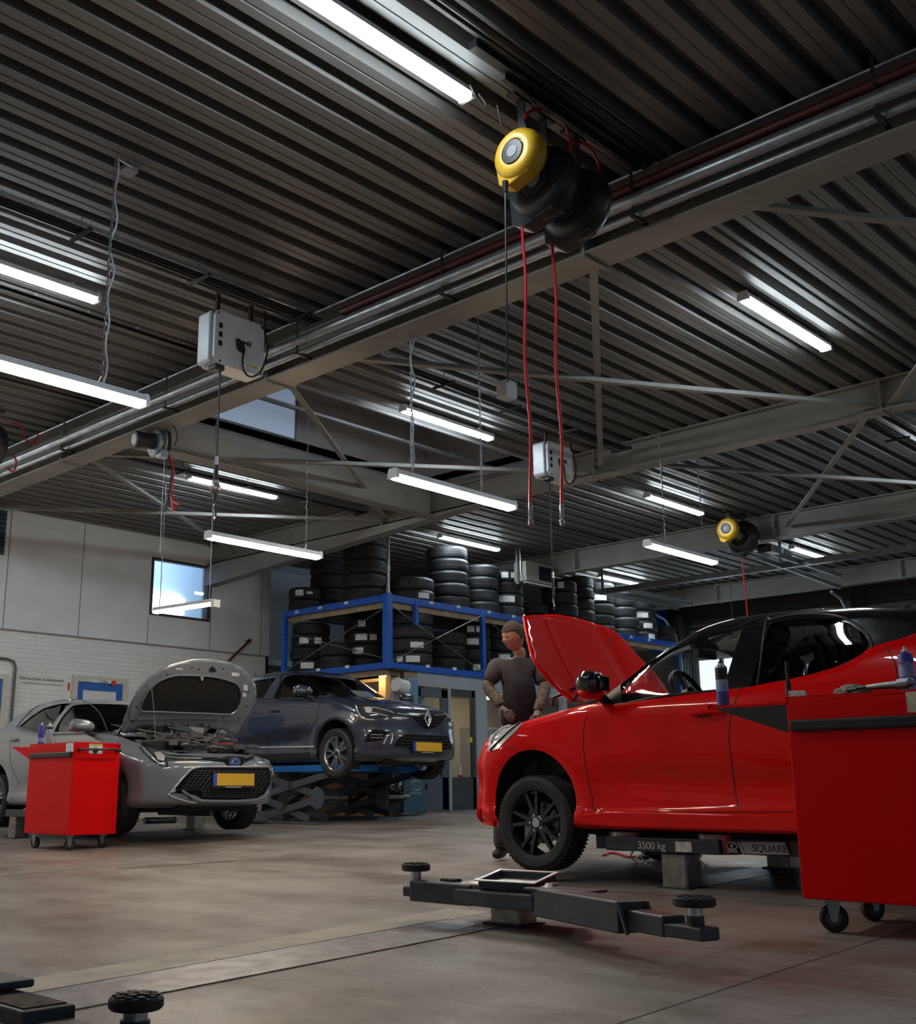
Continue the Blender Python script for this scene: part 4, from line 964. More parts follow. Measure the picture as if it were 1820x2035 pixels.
# honeycomb of the grille, each row a raised bead
mbh = MB()
for j in range(12):
    y = 1532+j*4.6; P = []
    x0_ = 386-(j*3.3 if j < 9 else 0)+ (0 if j < 9 else 10); x1_ = 533-(0 if j < 7 else (j-6)*4)
    if j >= 9: x0_ = 400
    x = x0_; up = 0
    while x < x1_:
        d = ray(x, y+(1.3 if up else -1.3)+(x-380)*.012).normalized(); h = bt.ray_cast(CAM, d)
        if h[0] is not None: P.append(h[0]-d*.010)
        x += 4.2; up ^= 1
    if len(P) > 2: mbh.tube(P, .0042, 5)
mbh.build('grille_mesh', mat('grille_bead', (.035, .04, .045), .4), gr)
co.line('grille_surround', [(338, 1576), (350, 1562), (366, 1543), (381, 1529), (394, 1525), (409, 1524), (470, 1524), (533, 1524), (539, 1530), (541, 1540)], M_silver, bt, .009, .008)
co.line('grille_surround', [(333, 1577), (345, 1584), (372, 1592), (390, 1594)], M_silver, bt, .008, .008)
co.line('lower_lip', [(362, 1571), (372, 1578), (388, 1587), (410, 1591), (470, 1591), (510, 1588), (526, 1580), (531, 1570)], M_grey, bt, .014, .012)
co.line('lower_lip', [(358, 1568), (368, 1576), (380, 1588)], M_black, bt, .010, .010)
co.patch('fog_lamp', [(342, 1567), (347, 1565), (350, 1570), (347, 1575), (342, 1574)], M_chrome, bt, off=.012, step=3)
co.patch('upper_trim', [(333, 1507), (365, 1503), (409, 1506), (440, 1506), (452, 1503), (478, 1503), (488, 1508), (505, 1502), (505, 1508), (485, 1516), (478, 1524), (452, 1524), (445, 1515), (409, 1511), (360, 1511)], M_blackgloss, bt, off=.005, step=5)
co.patch('headlight', [(275, 1486), (284, 1484), (300, 1487), (333, 1500), (372, 1502), (409, 1506), (404, 1511), (360, 1511), (333, 1512), (335, 1524), (322, 1523), (300, 1512)], mat('lamp_glass_grey', (.10, .11, .12), .08, metal=.6, coat=1), bt, off=.006, thick=.02, step=5)
co.line('headlight_strip', [(284, 1488), (298, 1502), (314, 1516), (328, 1521)], M_silver, bt, .008, .012)
co.line('headlight_strip', [(312, 1500), (345, 1507), (400, 1509)], M_silver, bt, .004, .012)
co.patch('headlight_lens', [(306, 1497), (318, 1496), (328, 1504), (326, 1513), (314, 1511)], M_silver, bt, off=.014, step=4)
co.patch('headlight', [(504, 1506), (512, 1497), (526, 1490), (535, 1492), (538, 1500), (540, 1508), (525, 1509), (512, 1511)], M_silver, bt, off=.006, thick=.02, step=4)
bd_ = co.patch('badge', [(465+11*math.cos(a), 1516+8.5*math.sin(a)) for a in [2*math.pi*i/20 for i in range(20)]], mat('badge_blue', (.02, .07, .28), .15, coat=1), bt, off=.016, thick=.01, step=4)
mbb = MB(); h = bt.ray_cast(CAM, ray(465, 1516).normalized())[0]; c = h+Vector((0, -.022, 0))
for rx, rz, dz in ((.068, .048, 0), (.030, .046, 0), (.052, .018, .012)): mbb.tube([c+Vector((rx*math.cos(a), 0, dz+rz*math.sin(a))) for a in [2*math.pi*i/24 for i in range(24)]], .0045, 6, closed=True)
mbb.build('badge_ovals', M_chrome, bd_ or co.root, smooth=True)
co.plate([(424, 1537), (505, 1537.5), (505, 1561), (424, 1561.5)], bt)
co.patch('bumper_underside', [(262, 1602), (330, 1600), (450, 1597), (527, 1592), (520, 1599), (450, 1604), (330, 1608), (262, 1609)], M_black, bt, off=-.01, step=8)
mb = MB(); mb.add(*co.boxc((-3.1, -.72, .12), (.42, .72, .19))); mb.add(*co.prism_y([(.5, .20), (.78, .20), (.70, .14), (.4, .13)], -.52, .52)); mb.build('underbody', M_blackmatt, co.root, bevel=.01)
co.mirror_part(-.50, .99, 1.035, M_grey, (.13, .12, .08))
# side door handles
for q in ((92, 1478), (30, 1470)):
    h = bt.ray_cast(CAM, ray(*q).normalized())[0]
    if h is not None:
        mb = MB(); mb.tube([h+Vector((0, -.09, 0)), h+Vector((-.03, -.07, 0)), h+Vector((-.03, .07, 0)), h+Vector((0, .09, 0))], .013, 8); mb.build('door_handle', M_grey, co.root, smooth=True)
WS = dict(R=.318, w=.22, rr=.228, n=5, ph=.1, arms=[(-.10, -.16, .018, .012), (.10, .16, .018, .012), (.05, .52, .008, .006)], mat=M_rim, cap=M_black)
for x in (0, -2.64):
    for y in (.79, -.79): co.wheel(x, y, .22, WS)
for s_ in (1, -1): mb = MB(); mb.cyl(co.T(-.02, s_*.55, .25), co.T(-.05, s_*.5, .8), .03, 10); mb.build('suspension_strut', M_black, co.root)
# engine bay
mb = MB(); mb.add(*co.boxc((-.15, -.28, .5), (.45, .42, .86))); mb.build('engine_block', M_black, co.root, bevel=.03)
mb = MB(); random.seed(3)
for i in range(80):
    x, y, z = random.uniform(-.2, .6), random.uniform(-.55, .55), random.uniform(.86, .97)
    z -= max(0, x)*.28
    if random.random() < .5: mb.cbox(co.T(x, y, z), (random.uniform(.03, .13), random.uniform(.03, .13), random.uniform(.02, .07)), Matrix.Rotation(random.uniform(0, 3), 3, 'Z'))
    else: mb.tube([co.T(x+random.uniform(-.1, .1), y+.08*k, z+.02*math.sin(k)) for k in range(4)], random.uniform(.006, .016), 6)
mb.build('engine_details', mat('engine_grey', (.16, .16, .165), .4, metal=.5), co.root)
mb = MB(); mb.add(*co.boxc((-.18, .42, .6), (.15, .62, .92))); mb.add(*co.boxc((.1, -.60, .6), (.36, -.34, .88))); mb.build('battery_box', M_black, co.root, bevel=.015)
mb = MB(); mb.add(*co.boxc((.36, .15, .80), (.44, .40, .86))); mb.build('red_cover', M_hosered, co.root, bevel=.008)
mb = MB(); mb.add(*co.prism_y([(-.34, .95), (-.22, .96), (-.20, .93), (-.34, .92)], -.66, .66)); mb.build('cowl', M_black, co.root)
mb = MB(); mb.tube([co.T(-.24, -.1, .975), co.T(-.42, -.5, 1.04), co.T(-.5, -.62, 1.07)], .009, 6); mb.tube([co.T(-.24, .5, .975), co.T(-.42, .1, 1.06)], .009, 6); mb.build('wiper', M_black, co.root)
# interior
mb = MB(); mb.add(*co.prism_y([(-.35, .6), (-.34, .95), (-.5, .99), (-.75, .98), (-.86, .9), (-.80, .6)], -.71, .71)); mb.build('dashboard', M_blackmatt, co.root, bevel=.03, smooth=True)
for y in (.37, -.37): co.seat(-1.5, y, .52)
for y in (.35, -.35): co.seat(-2.35, y, .54)
co.steering(-.95, .37, .96)
# bonnet, hinged at the windscreen
P0 = atx(244, 1454, 6.85); P0 = Vector((6.85, P0.y, P0.z)); E = Vector((0, -math.cos(R_(60)), math.sin(R_(60))))
OUTC = [(6.85, 0.0), (6.80, .10), (6.79, .25), (6.80, .44), (6.865, .62), (7.0, .775), (7.18, .885), (7.38, .95), (7.62, .975), (7.80, .97), (7.99, .93), (8.2, .843), (8.37, .70), (8.47, .52), (8.49, .40), (8.46, .25), (8.42, .10), (8.38, .0), (8.30, .02), (8.15, .10), (7.9, .13), (7.6, .14), (7.3, .13), (7.08, .10), (6.93, .03)]
hdc, bd, hf = hood(co, P0, E, OUTC, M_grey, M_grey, centre=7.62, crown=.05, out_sign=1)
hn = Vector((1, 0, 0)).cross(E)
under = -1   # underside faces the camera
tb = BVHTree.FromPolygons([v.co+co.root.location for v in hdc.data.vertices], [tuple(p.vertices) for p in hdc.data.polygons])
INS = [(275, 1405), (281, 1388), (290, 1372), (302, 1359), (316, 1349), (335, 1342), (356, 1339), (396, 1340), (420, 1342), (438, 1346), (458, 1352), (468, 1359), (474, 1370), (475, 1384), (471, 1398), (466, 1408), (458, 1414), (448, 1416), (400, 1414), (363, 1413), (320, 1411), (284, 1410)]
fr = [(256, 1428), (256, 1416), (262, 1390), (276, 1367), (296, 1345), (320, 1331), (350, 1320), (385, 1314), (430, 1314), (458, 1322), (480, 1337), (494, 1358), (497, 1385), (491, 1408), (480, 1424), (468, 1430), (420, 1427), (360, 1426), (300, 1427)]
fo = co.patch('bonnet_frame', fr, M_grey, tb, off=.035, thick=.022, step=9, parent=hdc)
co.patch('bonnet_insulation', INS, mat('insulation_felt', (.006, .006, .006), .9, bump=.3, bscale=30), tb, off=.040, thick=.012, step=8, parent=hdc)
co.line('insulation_edge', INS+[INS[0]], M_grey, tb, .010, .045, parent=hdc)
co.line('bonnet_edge', [(246, 1450), (250, 1421), (263, 1383), (283, 1356), (312, 1333), (345, 1316), (379, 1308), (429, 1309), (461, 1319), (487, 1335), (502, 1360), (503, 1392), (494, 1415), (478, 1436)], M_grey, tb, .010, .010, parent=hdc)
for q in ((353, 1327, 6, 2), (464, 1338, 7, 4), (484, 1364, 4, 6), (482, 1378, 3, 4)):
    co.patch('bonnet_sticker', [(q[0]-q[2], q[1]-q[3]), (q[0]+q[2], q[1]-q[3]+1), (q[0]+q[2], q[1]+q[3]), (q[0]-q[2], q[1]+q[3]-1)], M_sticker, tb, off=.039, thick=.002, step=6, parent=hdc)
co.patch('bonnet_latch', [(413, 1326), (418, 1322), (424, 1326), (426, 1332), (418, 1334), (412, 1331)], M_black, tb, off=.042, thick=.01, step=4, parent=hdc)
co.patch('bonnet_hook', [(393, 1341), (400, 1341), (399, 1349), (395, 1349)], M_chrome, tb, off=.055, thick=.02, step=4, parent=hdc)
for q in ((262, 1430), (268, 1424), (274, 1418), (269, 1402), (288, 1360), (300, 1415), (440, 1424), (470, 1424), (486, 1400), (490, 1372), (378, 1325), (392, 1328), (440, 1327), (330, 1338)):
    co.patch('bonnet_hole', [(q[0]-2, q[1]-1.5), (q[0]+2, q[1]-1), (q[0]+1.5, q[1]+1.5), (q[0]-1.5, q[1]+1.5)], M_black, tb, off=.037, thick=.002, step=6, parent=hdc)
h = tb.ray_cast(CAM, ray(299, 1365).normalized())[0]
mb = MB(); mb.tube([h+Vector((-.02, -.05, .0)), h.lerp(co.T(.42, -.62, .86), .5)+Vector((0, -.03, 0)), co.T(.42, -.62, .86)], .006, 6); mb.build('prop_rod', M_chrome, co.root)
for s_ in (-1, 1): mb = MB(); mb.bar(co.T(-.28, s_*.66, .96), co.T(-.16, s_*.66, 1.06), .03, .02); mb.build('bonnet_hinge', M_grey, co.root)
# ------------------------------------------------ slate blue hatchback on the scissor lift
cl = Car('blue_car', 'dark slate blue hatchback raised on the blue scissor lift', 10.8, 10.86, -1, .75, dict(
    wb=2.583, ztop=1.32, paint=M_navy, roofpaint=M_navy, cf=.46, cr=.42, pw=3.2, crown=.09, k=.065, dent=.03,
    side=[(.62, .19), (.74, .23), (.77, .33), (.77, .45), (.75, .58), (.75, .70), (.71, .80), (.62, .87), (.38, .95), (.1, 1.0), (-.2, 1.045), (-.45, 1.065), (-.75, 1.07), (-1.1, 1.075), (-1.6, 1.09), (-2.0, 1.12), (-2.3, 1.17), (-2.6, 1.2), (-2.9, 1.12), (-3.10, .9), (-3.18, .6), (-3.12, .28), (-3.0, .2)],
    side_bottom=[(-2.9, .17), (.6, .17)],
    W=[(-3.2, .82), (-2.6, .885), (-1.3, .885), (0, .89), (.5, .89), (.9, .88)],
    off=[(.1, .06), (.20, .015), (.27, .004), (.32, .020), (.45, .020), (.62, 0), (.80, -.002), (.90, .010), (.97, .02), (1.04, .035), (1.12, .06), (1.22, .12), (1.32, .18)],
    green=[(-.15, .97), (-.42, 1.11), (-.72, 1.28), (-.98, 1.40), (-1.25, 1.46), (-1.6, 1.48), (-2.0, 1.465), (-2.4, 1.42), (-2.75, 1.34), (-2.92, 1.18), (-3.05, 1.0)],
    green_bottom=[(-3.0, .9), (-.15, .9)], green_cut=1.0, wf=.42, wr=.3,
    gW=[(.9, .85), (1.04, .83), (1.12, .80), (1.25, .735), (1.36, .67), (1.43, .58), (1.47, .5)]))
b = cl.body(.025); g = cl.cabin(.023); bt = cl.tree(b); gt = cl.shelltree
XS = 10.07
w1 = cl.px2side([(553, 1389), (556, 1365), (560, 1346), (570, 1341), (587, 1339), (600, 1343), (612, 1352), (626, 1368), (637, 1387)], XS)
w2 = cl.px2side([(440, 1388), (450, 1372), (480, 1358), (512, 1351), (543, 1346), (538, 1365), (534, 1388)], XS)
arch = [(.365*math.cos(a), .335+.365*math.sin(a)) for a in [-.42+(math.pi+.84)*i/44 for i in range(45)]]+[(-.31, .0), (.31, .0)]
cuts = [cl.prism_y([(x+dx, z) for x, z in arch], y0, y1) for dx in (0, -2.583) for y0, y1 in ((.54, 1.1), (-.54, -1.1))]
cuts.append(cl.prism_y([(-2.65, .6), (-2.5, 1.5), (-.62, 1.5), (-.5, .6)], -.73, .73))
cuts += [cl.prism_y(w1, -1.2, 1.2), cl.prism_y(w2, -1.2, 1.2)]
cl.cut(b, cuts)
m = g.modifiers.new('s', 'SOLIDIFY'); m.thickness = .035; m.offset = -1; cl.apply(g)
wind = cl.wedge([(.4, 1.05, .76), (.16, .90, .76), (-.12, .90, .76), (-.86, 1.24, .56), (-.94, 1.40, .55), (-.55, 1.65, .55)])
cl.cut(g, [cl.prism_y(w1, -1.2, 1.2), cl.prism_y(w2, -1.2, 1.2), wind], M_black)
sideglass(cl, w1, XS, M_glassmid, gt); sideglass(cl, w2, XS, M_glassdark, gt)
cl.quadpatch('windshield', [(-.14, .69, 1.0), (-.14, -.69, 1.0), (-.97, -.60, 1.39), (-.97, .60, 1.39)], (-.45, 0, -.85), M_glassmid)
cl.line('window_trim', [(501, 1389), (534, 1389), (553, 1390), (600, 1390), (640, 1389)], M_blackgloss, gt, .009, .003)
cl.line('window_trim', [(553, 1388), (559, 1344), (570, 1339), (587, 1337), (602, 1341), (614, 1350), (628, 1367), (639, 1387)], M_blackgloss, gt, .007, .003)
cl.line('door_seam', [(536, 1392), (533, 1420), (534, 1460), (533, 1500)], M_black, bt, .0035, 0)
cl.line('door_seam', [(641, 1392), (632, 1410), (630, 1440), (633, 1470), (634, 1504)], M_black, bt, .0035, 0)
cl.line('door_strip', [(500, 1486), (534, 1485.5), (580, 1485), (624, 1484)], M_silver, bt, .012, .006)
cl.line('bonnet_seam', [(640, 1386), (668, 1388), (704, 1396), (712, 1399)], M_black, bt, .003, 0)
cl.line('bonnet_seam', [(704, 1397), (740, 1398), (780, 1404), (812, 1412), (846, 1416), (872, 1417), (888, 1415)], M_black, bt, .003, 0)
cl.line('bonnet_crease', [(700, 1382), (740, 1387), (790, 1396), (822, 1408)], M_navy, bt, .006, 0)
# front end
cl.patch('upper_grille', [(789, 1418), (818, 1421), (844, 1420), (884, 1418), (887, 1424), (877, 1436), (862, 1446), (847, 1449), (834, 1441), (820, 1426), (806, 1422)], MESH, bt, off=.004, thick=.02, step=5)
for j, (xa, xb, yy) in enumerate(((818, 884, 1425), (824, 878, 1430), (830, 872, 1435.5), (836, 866, 1441))):
    cl.line('grille_bar', [(xa, yy), ((xa+xb)/2, yy+.8), (xb, yy-1.2)], mat('dull_chrome', (.12, .12, .125), .3, metal=.8), bt, .005, .012)
cl.line('grille_strip', [(789, 1418), (805, 1421), (832, 1423)], M_silver, bt, .006, .010)
cl.line('grille_strip', [(862, 1422), (875, 1421), (887, 1420)], M_silver, bt, .005, .010)
lg = cl.patch('lower_grille', [(781, 1482), (793, 1467), (805, 1459), (850, 1461), (889, 1463), (895, 1474), (898, 1488), (860, 1492), (822, 1488)], MESH, bt, off=.004, thick=.02, step=6)
for j in range(4):
    yy = 1466+j*5.6; cl.line('grille_bar', [(800-j*5, yy), (850, yy+1.5), (893, yy+.6)], mat('dull_chrome', (.12, .12, .125), .3), bt, .006, .012, parent=lg)
cl.patch('fog_recess', [(724, 1475), (732, 1458), (741, 1449), (760, 1452), (775, 1455), (765, 1462), (758, 1472)], MESH, bt, off=.004, thick=.02, step=5)
for yy in (1460, 1466): cl.line('fog_bar', [(736, yy), (750, yy+.5), (760, yy)], M_silver, bt, .004, .012)
cl.line('fog_blade', [(762, 1478), (766, 1470), (770, 1462)], M_silver, bt, .007, .010)
cl.line('fog_blade', [(775, 1479), (779, 1468), (778, 1457)], M_silver, bt, .007, .010)
cl.patch('headlight', [(704, 1401), (715, 1400), (740, 1402), (770, 1408), (787, 1418), (780, 1424), (770, 1428), (750, 1427), (740, 1432), (724, 1431), (712, 1419)], mat('lamp_glass_grey', (.10, .11, .12), .08), bt, off=.006, thick=.02, step=4)
cl.line('headlight_strip', [(706, 1403), (712, 1416), (722, 1428), (744, 1431)], M_silver, bt, .008, .013)
cl.line('headlight_strip', [(722, 1408), (745, 1408), (772, 1414), (782, 1418)], M_silver, bt, .006, .013)
cl.line('headlight_strip', [(726, 1415), (745, 1418), (770, 1424)], M_silver, bt, .006, .013)
cl.patch('headlight_lens', [(724, 1409), (732, 1406), (740, 1411), (736, 1418), (727, 1417)], M_silver, bt, off=.016, step=4)
cl.patch('headlight', [(884, 1412), (890, 1411), (893, 1420), (895, 1428), (888, 1424)], M_silver, bt, off=.006, thick=.02, step=3)
h = bt.ray_cast(CAM, ray(847, 1428).normalized())[0]; c = h+Vector((0, -.03, 0))
mb = MB(); mb.tube([c+Vector(p) for p in ((.0, 0, .095), (-.058, 0, 0), (0, 0, -.095), (.058, 0, 0))], .012, 6, closed=True); mb.tube([c+Vector(p) for p in ((-.02, -.004, .06), (.025, -.004, -.0), (-.0, -.004, -.05))], .009, 6)
mb.build('badge', M_silver, cl.root)
cl.plate([(822, 1475), (878, 1476), (878, 1493), (822, 1493)], bt)
mb = MB(); mb.add(*cl.boxc((-2.9, -.7, .20), (.4, .7, .26))); mb.add(*cl.prism_y([(.40, .22), (.62, .21), (.56, .15), (.3, .13)], -.55, .55))
mb.tube([cl.T(x, .0, .16) for x in (.3, -1, -2.7)], .03); mb.build('underbody', M_blackmatt, cl.root, bevel=.01)
mb = MB(); mb.add(*cl.prism_y([(-.4, .30), (-.4, .20), (-2.2, .20), (-2.2, .30)], .82, .89)); mb.build('side_skirt', M_black, cl.root, bevel=.01); mb = MB(); mb.add(*cl.prism_y([(-.4, .30), (-.4, .20), (-2.2, .20), (-2.2, .30)], -.82, -.89)); mb.build('side_skirt', M_black, cl.root, bevel=.01)
cl.mirror_part(-.55, .99, 1.09, M_navy, (.13, .12, .08))
for q in ((546, 1413),):
    h = bt.ray_cast(CAM, ray(*q).normalized())[0]
    mb = MB(); mb.tube([h+Vector((0, -.09, 0)), h+Vector((-.03, -.07, 0)), h+Vector((-.03, .07, 0)), h+Vector((0, .09, 0))], .013, 8); mb.build('door_handle', M_navy, cl.root, smooth=True)
WC = dict(R=.316, w=.205, rr=.222, n=5, ph=.3, arms=[(-.13, -.25, .020, .026), (.13, .25, .020, .026)], mat=M_rim, cap=M_black)
for x in (0, -2.583):
    for y in (.79, -.79): cl.wheel(x, y, .275 if x == 0 else .25, WC)
for s_ in (1, -1): mb = MB(); mb.cyl(cl.T(-.02, s_*.55, .25), cl.T(-.05, s_*.5, .8), .03, 10); mb.build('suspension_strut', M_black, cl.root)
mb = MB(); mb.add(*cl.prism_y([(-.35, .65), (-.34, 1.0), (-.5, 1.05), (-.75, 1.04), (-.86, .95), (-.80, .65)], -.71, .71)); mb.build('dashboard', M_blackmatt, cl.root, bevel=.03, smooth=True)
for y in (.37, -.37): cl.seat(-1.5, y, .58)
for y in (.35, -.35): cl.seat(-2.3, y, .6)
cl.steering(-.95, .37, 1.0)
mb = MB(); c = cl.T(-2.6, -.1, 1.43); mb.tube([c, c+Vector((0, .1, .12))], .005); mb.build('antenna', M_black, cl.root)
# paper lying behind the windscreen
mb = MB(); mb.add([cl.T(-.42, -.1, 1.07), cl.T(-.42, .25, 1.07), cl.T(-.58, .25, 1.16), cl.T(-.58, -.1, 1.16)], [(0, 1, 2, 3)]); mb.build('windscreen_paper', M_cream, cl.root)
# ------------------------------------------------ blue tyre rack
ZU, ZLo = 3.47, 2.44
rk = thing('tyre_rack', 'blue steel tyre rack with wooden shelves above the booth', 'shelving', (12, 12, 2.35))
def rail(a, b, h=.10):
    mb = MB(); mb.bar(a, b, .05, h); mb.build('shelf_beam', M_blue, rk, bevel=.004)
XE, YE, DP = 20.36, 14.42, 1.55
for z in (ZU-.05, ZLo-.05):
    rail((12, YE, z), (12, 12, z)); rail((12, 12, z), (XE, 12, z)); rail((12+DP, YE, z), (12+DP, 12+DP, z)); rail((12+DP, 12+DP, z), (XE, 12+DP, z)); rail((12, YE, z), (12+DP, YE, z))
    mb = MB(); mb.box(12.03, 12.03, z-.03, 12+DP, YE, z+.045); mb.box(12.03, 12.03, z-.03, XE, 12+DP, z+.045); mb.build('shelf_board', M_wood, rk)
    mb = MB(); mb.box(12.04, 12.03, z-.14, 12.07, YE, z-.05); mb.box(12.03, 12.04, z-.14, XE, 12.07, z-.05); mb.build('wooden_batten', M_wood, rk)
posts = [(12, 12, ZLo-.1, ZU), (12, YE, ZLo-.1, ZU), (12+DP, YE, ZLo-.1, ZU), (14.23, 12, ZLo-.1, ZU), (16.25, 12, ZLo-.1, ZU), (17.9, 12, ZLo-.1, ZU), (XE, 12, .6, ZU), (12+DP, 12+DP, ZLo-.1, ZU), (12.62, 12, ZU-.42, ZU-.05), (16.2, 12+DP, ZLo-.1, ZU), (12.95, 13.0, ZLo, ZU)]
for i, (x, y, z0, z1) in enumerate(posts):
    w_ = .07 if i == 0 else .045
    mb = MB(); mb.box(x-w_, y-w_, z0, x+w_*.6, y+w_*.6, z1+.012); mb.build('upright', M_blue, rk, bevel=.004)
for a, b in (((12.05, 12, ZLo), (14.2, 12, ZU-.1)), ((12.05, 12, ZU-.15), (14.2, 12, ZLo)), ((14.25, 12, ZU-.1), (16.2, 12, ZLo)), ((12, 12.05, ZU-.2), (12, YE, ZLo+.02)), ((12, 12.05, ZLo+.05), (12, YE, ZU-.35))):
    mb = MB(); mb.cyl(Vector(a)+Vector((-.03, -.03, 0)), Vector(b)+Vector((-.03, -.03, 0)), .008, 6); mb.build('cross_brace', M_steel, rk)
for px, py, sd in [(590, 1216, 0), (636, 1208, 0), (688, 1198, 0), (857, 1198, 1), (911, 1206, 1), (972, 1216, 1), (1021, 1225, 1), (632, 1331, 0), (690, 1325, 0), (850, 1324, 1), (903, 1329, 1), (963, 1333, 1), (1254, 1266, 1), (1290, 1272, 1)]:
    p = aty(px, py, 11.97) if sd else atx(px, py, 11.97)
    mb = MB()
    if sd: mb.box(p.x-.045, 11.965, p.z-.022, p.x+.045, 11.972, p.z+.022)
    else: mb.box(11.965, p.y-.045, p.z-.022, 11.972, p.y+.045, p.z+.022)
    mb.build('rail_label', M_sticker, rk)
p = aty(772, 1100, 12); mb = MB(); mb.cyl((p.x, 12.0, ZU), (p.x, 12.0, ZC), .022, 10); mb.cyl((p.x, 12.0, 3.85), (p.x, 12.0, 3.92), .03, 10)
tag(mb.build('support_pipe', M_galv, smooth=True), 'grey steel pipe rising from the rack corner to the roof', 'pipe')

# ------------------------------------------------ tyres
TYRES = {}
def tyre_mesh(Ro, wd, Ri, kind):
    key = (Ro, wd, Ri, kind)
    if key in TYRES: return TYRES[key]
    mb = MB(); h = wd/2
    prof = [(Ri, -h*.80), (Ri+.03, -h*.95), (Ri+.06, -h), (Ro-.045, -h*1.02), (Ro-.018, -h*.90), (Ro-.004, -h*.72)]
    gs = (-.42, -.14, .14, .42) if kind else (-.3, 0, .3)
    for g in gs: prof += [(Ro, h*(g-.07)), (Ro-.010, h*(g-.05)), (Ro-.010, h*(g+.05)), (Ro, h*(g+.07))]
    prof += [(Ro-.004, h*.72), (Ro-.018, h*.90), (Ro-.045, h*1.02), (Ri+.06, h), (Ri+.03, h*.95), (Ri, h*.80)]
    mb.lathe(prof, (0, 0, 0), (0, 0, 1), 44, closed=True)
    o = mb.build('tyre', M_tyre if kind else M_tyre2, None, smooth=True, ang=28); me = o.data
    bpy.data.objects.remove(o); TYRES[key] = me; return me
ORD = ['bottom', 'second', 'third', 'fourth', 'fifth', 'sixth', 'seventh']
random.seed(11)
lab_me = None
STK = []
def stack(px, py, side, n, R, w_, where, zb, stickers=(), kind=0, rear=0, lean=.012):
    """n tyres; px,py: pixel of the front foot of the stack on the shelf"""
    for _ in range(14):
        if side == 'L': p = atx(px, py, 12.0+.06+rear+R*.9)
        else: p = aty(px, py, 12.0+.06+rear+R*.9)
        cx, cy = p.x, p.y
        if side == 'L': cx = 12.06+R+rear
        else: cy = 12.06+R+rear
        if all(abs(q[3]-zb) > .5 or math.hypot(cx-q[0], cy-q[1]) > R+q[2]+.005 for q in STK): break
        rear += .05
    STK.append((cx, cy, R, zb))
    z = zb
    for k in range(n):
        me = tyre_mesh(R, w_, R-.115, kind)
        o = bpy.data.objects.new('tyre', me); COL.objects.link(o)
        o.location = (cx+random.uniform(-lean, lean), cy+random.uniform(-lean, lean), z+w_/2); o.rotation_euler = (0, 0, random.uniform(0, 6))
        pos = 'top' if (k == n-1 and n > 1) else ORD[k]+('' if k == 0 else ' from bottom')
        tag(o, '%s tyre %s' % (pos, where), 'tyre', 'tyres stored on the blue rack')
        for (kk, ang, sw, sh) in stickers:
            if kk == k:
                mb = MB(); vs = []; d0 = math.atan2(-o.location.y, -o.location.x)+ang; m_ = 5
                for j in range(m_+1):
                    a = d0+(j/m_-.5)*sw/R
                    for zz in (-sh/2, sh/2): vs.append(Vector((math.cos(a)*(R+.004), math.sin(a)*(R+.004), zz)))
                mb.add(vs, [(2*j, 2*j+1, 2*j+3, 2*j+2) for j in range(m_)])
                l = mb.build('tyre_label', M_sticker, o, local=True); l.rotation_euler = (0, 0, -o.rotation_euler.z)
        z += w_*1.03
SU, SD = ZU, ZLo
stack(603, 1208, 'L', 2, .275, .20, 'of the short stack ending the top shelf', SU, ((1, -.35, .14, .10), (1, .3, .1, .04)))
stack(652, 1200, 'L', 4, .33, .235, 'of the second stack from the left, top shelf', SU)
stack(722, 1187, 'L', 5, .355, .225, 'of the tall black stack left of the grey corner pipe', SU)
stack(822, 1192, 'R', 2, .36, .20, 'of the low wide stack right of the grey corner pipe', SU, ((0, .55, .2, .09),), 1)
stack(894, 1203, 'R', 5, .345, .205, 'of the ribbed stack below the left end of the rack lamp', SU, (), 1)
stack(957, 1213, 'R', 4, .33, .205, 'of the ribbed stack lit below the rack lamp', SU, (), 1)
stack(1007, 1221, 'R', 4, .33, .205, 'of the labelled stack right of the rack lamp', SU, ((3, .0, .12, .1), (3, .5, .12, .1), (1, -.25, .14, .11), (1, .25, .2, .11)), 1)
stack(1056, 1228, 'R', 2, .33, .2, 'of the shadowed stack left of the wall heater', SU, (), 0, .3)
stack(1116, 1238, 'R', 4, .33, .22, 'of the dark stack seen behind the raised red bonnet tip', SU, ((3, .1, .12, .12),))
stack(1152, 1244, 'R', 5, .32, .21, 'of the tall dark stack above the red bonnet', SU, ((3, -.3, .14, .12),))
stack(1193, 1251, 'R', 5, .325, .205, 'of the labelled stack above the slope of the red bonnet', SU, ((3, .2, .26, .11), (0, -.3, .12, .1), (0, .2, .26, .1)), 0)
stack(1238, 1259, 'R', 5, .335, .21, 'of the uneven ribbed stack behind the red bonnet', SU, (), 1, lean=.03)
stack(1277, 1264, 'R', 4, .325, .21, 'of the four-tyre stack left of the blue panel', SU, ((2, .15, .24, .1), (1, .45, .2, .1), (0, .7, .16, .1)), 1)
stack(1313, 1269, 'R', 2, .34, .2, 'of the low dark stack in front of the blue panel', SU)
stack(614, 1322, 'L', 4, .32, .20, 'of the labelled stack at the left end of the lower shelf', SD+.01, ((2, -.35, .16, .10), (0, -.2, .22, .10), (2, .4, .12, .1)), 0, lean=.03)
stack(664, 1318, 'L', 2, .27, .21, 'of the low dark stack in the middle of the lower left shelf', SD+.01)
stack(724, 1314, 'L', 4, .37, .215, 'of the labelled stack left of the lower corner post', SD+.01, ((2, -.25, .2, .10), (2, .3, .12, .1), (1, -.4, .2, .1), (3, -.2, .12, .1)), 0)
stack(820, 1318, 'R', 4, .355, .215, 'of the stack right of the lower corner post', SD+.01, ((0, .1, .22, .10), (1, .3, .22, .09), (0, -.5, .1, .09)), 1)
stack(886, 1324, 'R', 3, .36, .21, 'of the middle stack behind the crossed braces', SD+.01, (), 0, .1)
